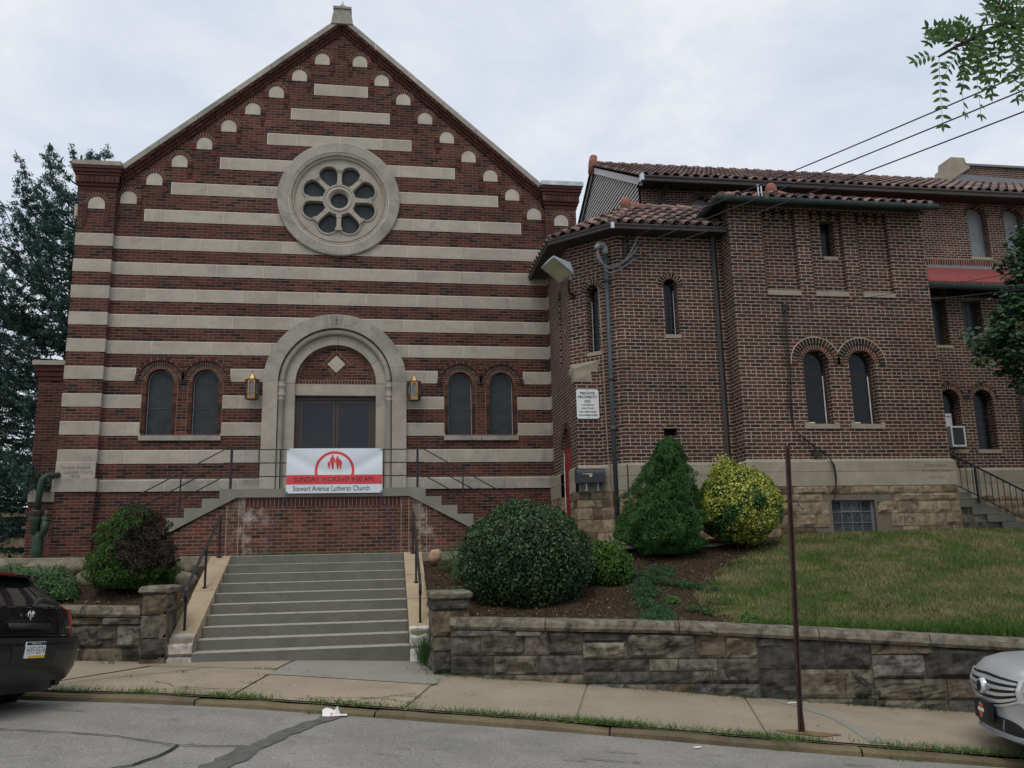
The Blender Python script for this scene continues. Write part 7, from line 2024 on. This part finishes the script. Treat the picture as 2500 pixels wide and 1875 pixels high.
for pts in ([(-.03,1.02),(-.012,.985),(-.01,.94),(0,.925),(.01,.94),(.012,.985),(.03,1.02),(.018,1.035),(.006,1.01),(-.006,1.01),(-.018,1.035)],): 
    V=[Vector((u,z,0)) for u,z in pts]
    for a,b,c_ in geometry.tessellate_polygon([V]): m.poly([FTb.p(*pts[w],-.012) for w in (a,b,c_)],M_CHR)
for sg in (-1,1): m.tube([FTb.p(sg*.035+.012*math.cos(q),.99+.025*math.sin(q),-.014) for q in np.linspace(0,5,10)],.006,M_CHR,5)
m.build('emblem',t,local=True)
m=MB(); m.tube([(.10,-.02,1.06),(.10,-.06,1.11),(.11,-.15,1.135)],.022,M_PLAS,6); m.tube([(.11,-.15,1.135),(.14,-.5,1.11)],.02,M_PLAS,6,True,.5); m.tube([(.15,-.12,1.12),(.17,-.52,1.095)],.01,M_PLAS,5); m.build('rear_wiper',t,local=True)
m=MB(); m.tube([(.1,-.58,.3),(.5,-.55,.3)],.045,M_PLAS,12); m.box(.25,1.2,-.7,.7,.22,.3,M_PLAS); m.build('exhaust',t,local=True)
m=MB(); m.box(.5,4.6,-.82,.82,.22,.75,M_PLAS); m.build('underbody',t,local=True)
for x,sg in ((.98,-1),(.98,1),(4.0,-1),(4.0,1)): wheel(t,x,sg*.82,.345,.345,sg)
t.location=P3(-6.22,8.42,zroad(-6.9,8.15)-.02); pit=math.atan2(zc(-9)-zc(-6.2),2.8)
# forward of the car = -s direction
from mathutils import Matrix
def orient(t,sdir,slope,yaw=0):
    fx=Vector((CS*sdir,-SN*sdir,slope)).normalized(); up=Vector((0,0,1)); fy=up.cross(fx).normalized(); fz=fx.cross(fy)
    M=Matrix((fx,fy,fz)).transposed(); t.rotation_euler=(M@Matrix.Rotation(yaw,3,'X')).to_euler()
orient(t,-1,(zc(-9)-zc(-6.2))/2.8,R(4.5))
# silver sedan facing left; local x runs from the nose (0) to the tail
t=thing('parked_car','silver sedan with wide chrome grille and black front plate, cut off by the right edge','car')
LV=[(.16,.22,4.9,.82),(.22,.06,5.05,.9),(.3,.03,5.1,.93),(.42,.05,5.12,.955),(.55,.02,5.12,.965),(.68,.0,5.1,.965),(.8,.04,5.08,.955),(.88,.12,5.05,.94),(.93,.26,5.0,.915),(.97,.55,4.9,.89),(1.02,1.0,4.75,.87),(1.05,1.35,4.5,.85),(1.06,1.45,4.45,.82),(1.2,1.8,4.1,.76),(1.38,2.2,3.7,.66),(1.46,2.45,3.4,.6),(1.5,2.8,3.1,.45)]
car=Car(LV,2.5,.75)
AR=[(.98,.36,.39),(3.9,.36,.39)]
m=MB(); car.body([.16,.19,.22,.26,.3,.36,.42,.48,.55,.62,.68,.74,.8,.84,.88,.905,.93,.95,.97,.99,1.02,1.05],M_SPAINT,m,AR); m.build('body',t,local=True,smooth=True)
m=MB(); car.body([1.055,1.12,1.2,1.3,1.38],M_CGL,m,None,False); m.build('windscreen_and_windows',t,local=True,smooth=True)
m=MB(); car.body([1.38,1.42,1.46,1.48,1.5],M_SPAINT,m); m.build('roof',t,local=True,smooth=True)
gy=lin(-.56,.56,30); g0=lambda y:.50+.10*abs(y/.56)**2.2; g1=lambda y:.79-.02*abs(y/.56)
m=MB(); car.patch(m,gy,g0,g1,M_PLAS,.010,8); gr=m.build('grille',t,local=True,smooth=True)
m=MB()
for k in range(4):
    a=.06+.245*k; w=.07
    car.patch(m,lin(-.54,.54,30),lambda y,a=a:g0(y)+(g1(y)-g0(y))*(a),lambda y,a=a,w=w:g0(y)+(g1(y)-g0(y))*(a+w+.05),M_CHR,.024,3)
m.build('chrome_bar',gr,local=True,smooth=True)
m=MB()
for sg in (-1,1): car.patch(m,sorted([sg*.56,sg*.585,sg*.6]),lambda y:.58,lambda y:.78,M_CHR,.02,4)
car.patch(m,lin(-.57,.57,30),lambda y:g0(y)-.02,lambda y:g0(y),M_CHR,.02,2); m.build('grille_frame',gr,local=True,smooth=True)
m=MB(); m.lathe([(0,.05),(.06,.045),(.075,.03),(.08,0)],(car.x0(0,.655)-.01,0,.655),(-1,0,0),M_CHR,20); b_=m.build('badge',gr,local=True,smooth=True)
m=MB(); m.lathe([(0,.058),(.05,.053),(.055,.045)],(car.x0(0,.655)-.01,0,.655),(-1,0,0),M_PLAS,20); m.build('badge_centre',b_,local=True)
m=MB()
for sg in (-1,1): m.raw([(car.x0(0,.655)-.03,sg*.06,.62),(car.x0(0,.655)-.03,sg*.06,.69),(car.x0(.2,.655)-.03,sg*.19,.665),(car.x0(.2,.655)-.03,sg*.19,.645)],[(0,1,2,3),(3,2,1,0)],M_CHR)
m.build('badge_wing',gr,local=True)
for sg in (-1,1):
    m=MB(); car.patch(m,sorted([sg*v for v in lin(.63,.93,14)]),lambda y:.64+.08*(abs(y)-.63),lambda y:.80+.12*(abs(y)-.63),M_PLAS,.008,4); hd=m.build('headlamp',t,local=True,smooth=True)
    m=MB(); car.patch(m,sorted([sg*v for v in lin(.65,.92,14)]),lambda y:.665+.08*(abs(y)-.63),lambda y:.775+.12*(abs(y)-.63),M_HEAD,.014,4); m.build('lamp_lens',hd,local=True,smooth=True)
m=MB(); car.patch(m,lin(-.62,.62,30),lambda y:.27,lambda y:.40-.1*abs(y/.62)**6,M_PLAS,.010,4); li=m.build('lower_intake',t,local=True,smooth=True)
m=MB()
for sg in (-1,1): car.patch(m,sorted([sg*.30,sg*.315]),lambda y:.27,lambda y:.39,M_GREY,.018,3)
m.build('intake_divider',li,local=True)
for sg in (-1,1):
    m=MB(); car.patch(m,sorted([sg*v for v in lin(.7,.88,10)]),lambda y:.33+.1*(abs(y)-.7),lambda y:.43,M_PLAS,.008,3); fg=m.build('fog_lamp_recess',t,local=True,smooth=True)
    m=MB(); car.patch(m,sorted([sg*v for v in lin(.7,.86,10)]),lambda y:.425,lambda y:.445,M_CHR,.014,2); m.build('chrome_strip',fg,local=True)
m=MB(); car.patch(m,lin(-.78,.78,36),lambda y:.175,lambda y:.225,M_SPAINT,.03,3); m.build('front_lip',t,local=True,smooth=True)
m=MB(); FPt=Fr((-.045,0,0),(0,-1,0)); m.fbox(FPt,-.17,.17,.34,.52,0,.06,M_PLAS); fp=m.build('front_plate',t,local=True,bevel=.006)
def shield(m,sc,mat,d):
    P_=[(0,-.07),(.03,-.055),(.045,-.02),(.06,-.015),(.05,.0),(.06,.015),(.045,.02),(.05,.045),(.025,.055),(.012,.05),(0,.075)]
    P_=P_+[(-a,b) for a,b in P_[::-1][1:-1]]
    pts=[(a*sc,.43+b*sc) for a,b in P_]; V=[Vector((u,z,0)) for u,z in pts]
    for a,b,c_ in geometry.tessellate_polygon([V]):
        m.poly([FPt.p(*pts[w],d) for w in (a,b,c_)],mat)
m=MB(); shield(m,1.12,M_CHR,-.002); shield(m,1.0,M_ORG,-.003); m.fbox(FPt,-.07,.07,.415,.445,-.005,0,M_WHT); m.build('shield_emblem',fp,local=True)
m=MB(); m.box(.45,4.7,-.84,.84,.18,.7,M_PLAS); m.build('underbody',t,local=True)
for x,sg in ((.98,-1),(.98,1),(3.9,-1),(3.9,1)): wheel(t,x,sg*.84,.34,.34,sg)
for sg in (-1,1):
    m=MB(); m.lathe([(.0,-.1),(.07,-.08),(.09,0),(.07,.08),(0,.1)],(1.95,sg*1.0,1.08),(0,1,0),M_SPAINT,12); m.build('wing_mirror',t,local=True,smooth=True)
t.location=P3(3.3,9.67,zside(3.9,9.8)+.01); orient(t,1,(zc(6)-zc(3))/3)
# across the street, behind the camera: what the door glass reflects
broadleaf('round leafy tree across the street, reflected in the church door glass',(-1.6,-14,-1.6),[(-1.7,-14,5.7,1.1),(-.7,-14,5.0,1.0),(-2.8,-14,5.0,.9),(-1.6,-14,4.0,1.3)],5000,.22,L_TREE,[([(-1.6,-14,-1.8),(-1.6,-14,4.5)],.2)],'reflected_tree')
hb=thing('brick_house','low brick building across the street, reflected in the church door glass','building',(-7,-16,-1.5))
m=MB(); m.box(-24,-3,-26,-16,-2,5.7,M_OB); m.build('wall',hb); m=MB(); m.box(-24.3,-2.7,-26.3,-15.7,5.7,6.0,M_GREY); m.build('roof',hb)
m=MB(); m.box(-.5,20,-28,-17,-2.5,5.0,M_BR); hb2=thing('brick_house','taller red brick house across the street behind the round leafy tree','building',(15,-17,-2)); m.build('wall',hb2); m=MB(); m.box(-.8,20.3,-28.3,-16.7,5.0,5.4,M_SLATE); m.build('roof',hb2)
# ================================================================== SKY, LIGHT, CAMERA
w=bpy.data.worlds.new('World'); scene.world=w; w.use_nodes=True; T=NT(w.node_tree); nt=w.node_tree
for n_ in list(nt.nodes): nt.nodes.remove(n_)
out=T.n('ShaderNodeOutputWorld'); sky=T.n('ShaderNodeTexSky',sky_type='NISHITA'); sky.sun_disc=False
EL,AZ=R(58),R(200)
sky.sun_elevation=EL; sky.sun_rotation=AZ
bg1=T.n('ShaderNodeBackground'); T.l(sky.outputs[0],bg1.inputs[0]); bg1.inputs[1].default_value=.12
tc=T.n('ShaderNodeTexCoord'); sp=T.n('ShaderNodeSeparateXYZ'); T.l(tc.outputs['Generated'],sp.inputs[0])
dz=T.m('ADD',T.m('MAXIMUM',sp.outputs[2],0),.18)
cv=T.n('ShaderNodeCombineXYZ'); T.l(T.m('DIVIDE',sp.outputs[0],dz),cv.inputs[0]); T.l(T.m('DIVIDE',sp.outputs[1],dz),cv.inputs[1])
n1=T.noise(cv.outputs[0],3.2,9,.6,.25); n2=T.noise(cv.outputs[0],.9,3,.5)
g=T.m('ADD',T.m('MULTIPLY',n1,.65),T.m('MULTIPLY',n2,.35))
cc=T.ramp(g,[(.36,(.63,.70,.81)),(.46,(.71,.765,.86)),(.53,(.78,.82,.885)),(.62,(.89,.90,.92))])
bg2=T.n('ShaderNodeBackground'); T.l(cc,bg2.inputs[0]); bg2.inputs[1].default_value=1.06
mx=T.n('ShaderNodeMixShader'); mx.inputs[0].default_value=.88; T.l(bg1.outputs[0],mx.inputs[1]); T.l(bg2.outputs[0],mx.inputs[2]); T.l(mx.outputs[0],out.inputs[0])
sd=bpy.data.lights.new('sun','SUN'); sd.energy=1.2; sd.angle=R(25); sd.color=(1,.92,.8); so=bpy.data.objects.new('sun',sd); C.objects.link(so)
dirv=Vector((math.sin(AZ)*math.cos(EL),math.cos(AZ)*math.cos(EL),math.sin(EL))); so.rotation_euler=dirv.to_track_quat('Z','Y').to_euler(); so.location=(0,-5,30)
yaw,pit_,roll=.15678,.19844,-.02233
f=Vector((math.sin(yaw)*math.cos(pit_),math.cos(yaw)*math.cos(pit_),math.sin(pit_))); r_=Vector((math.cos(yaw),-math.sin(yaw),0)); u_=r_.cross(f)
r2=r_*math.cos(roll)+u_*math.sin(roll); u2=-r_*math.sin(roll)+u_*math.cos(roll)
cd=bpy.data.cameras.new('camera'); co=bpy.data.objects.new('camera',cd); C.objects.link(co); scene.camera=co
M=Matrix((r2,u2,-f)).transposed().to_4x4(); co.matrix_world=M
cd.sensor_fit='HORIZONTAL'; cd.sensor_width=36; cd.lens=36*2115.295/2500; cd.clip_start=.05; cd.clip_end=2000
scene.view_settings.view_transform='Standard'; scene.view_settings.look='None'; scene.view_settings.exposure=0; scene.view_settings.gamma=1
scene.render.engine='CYCLES'
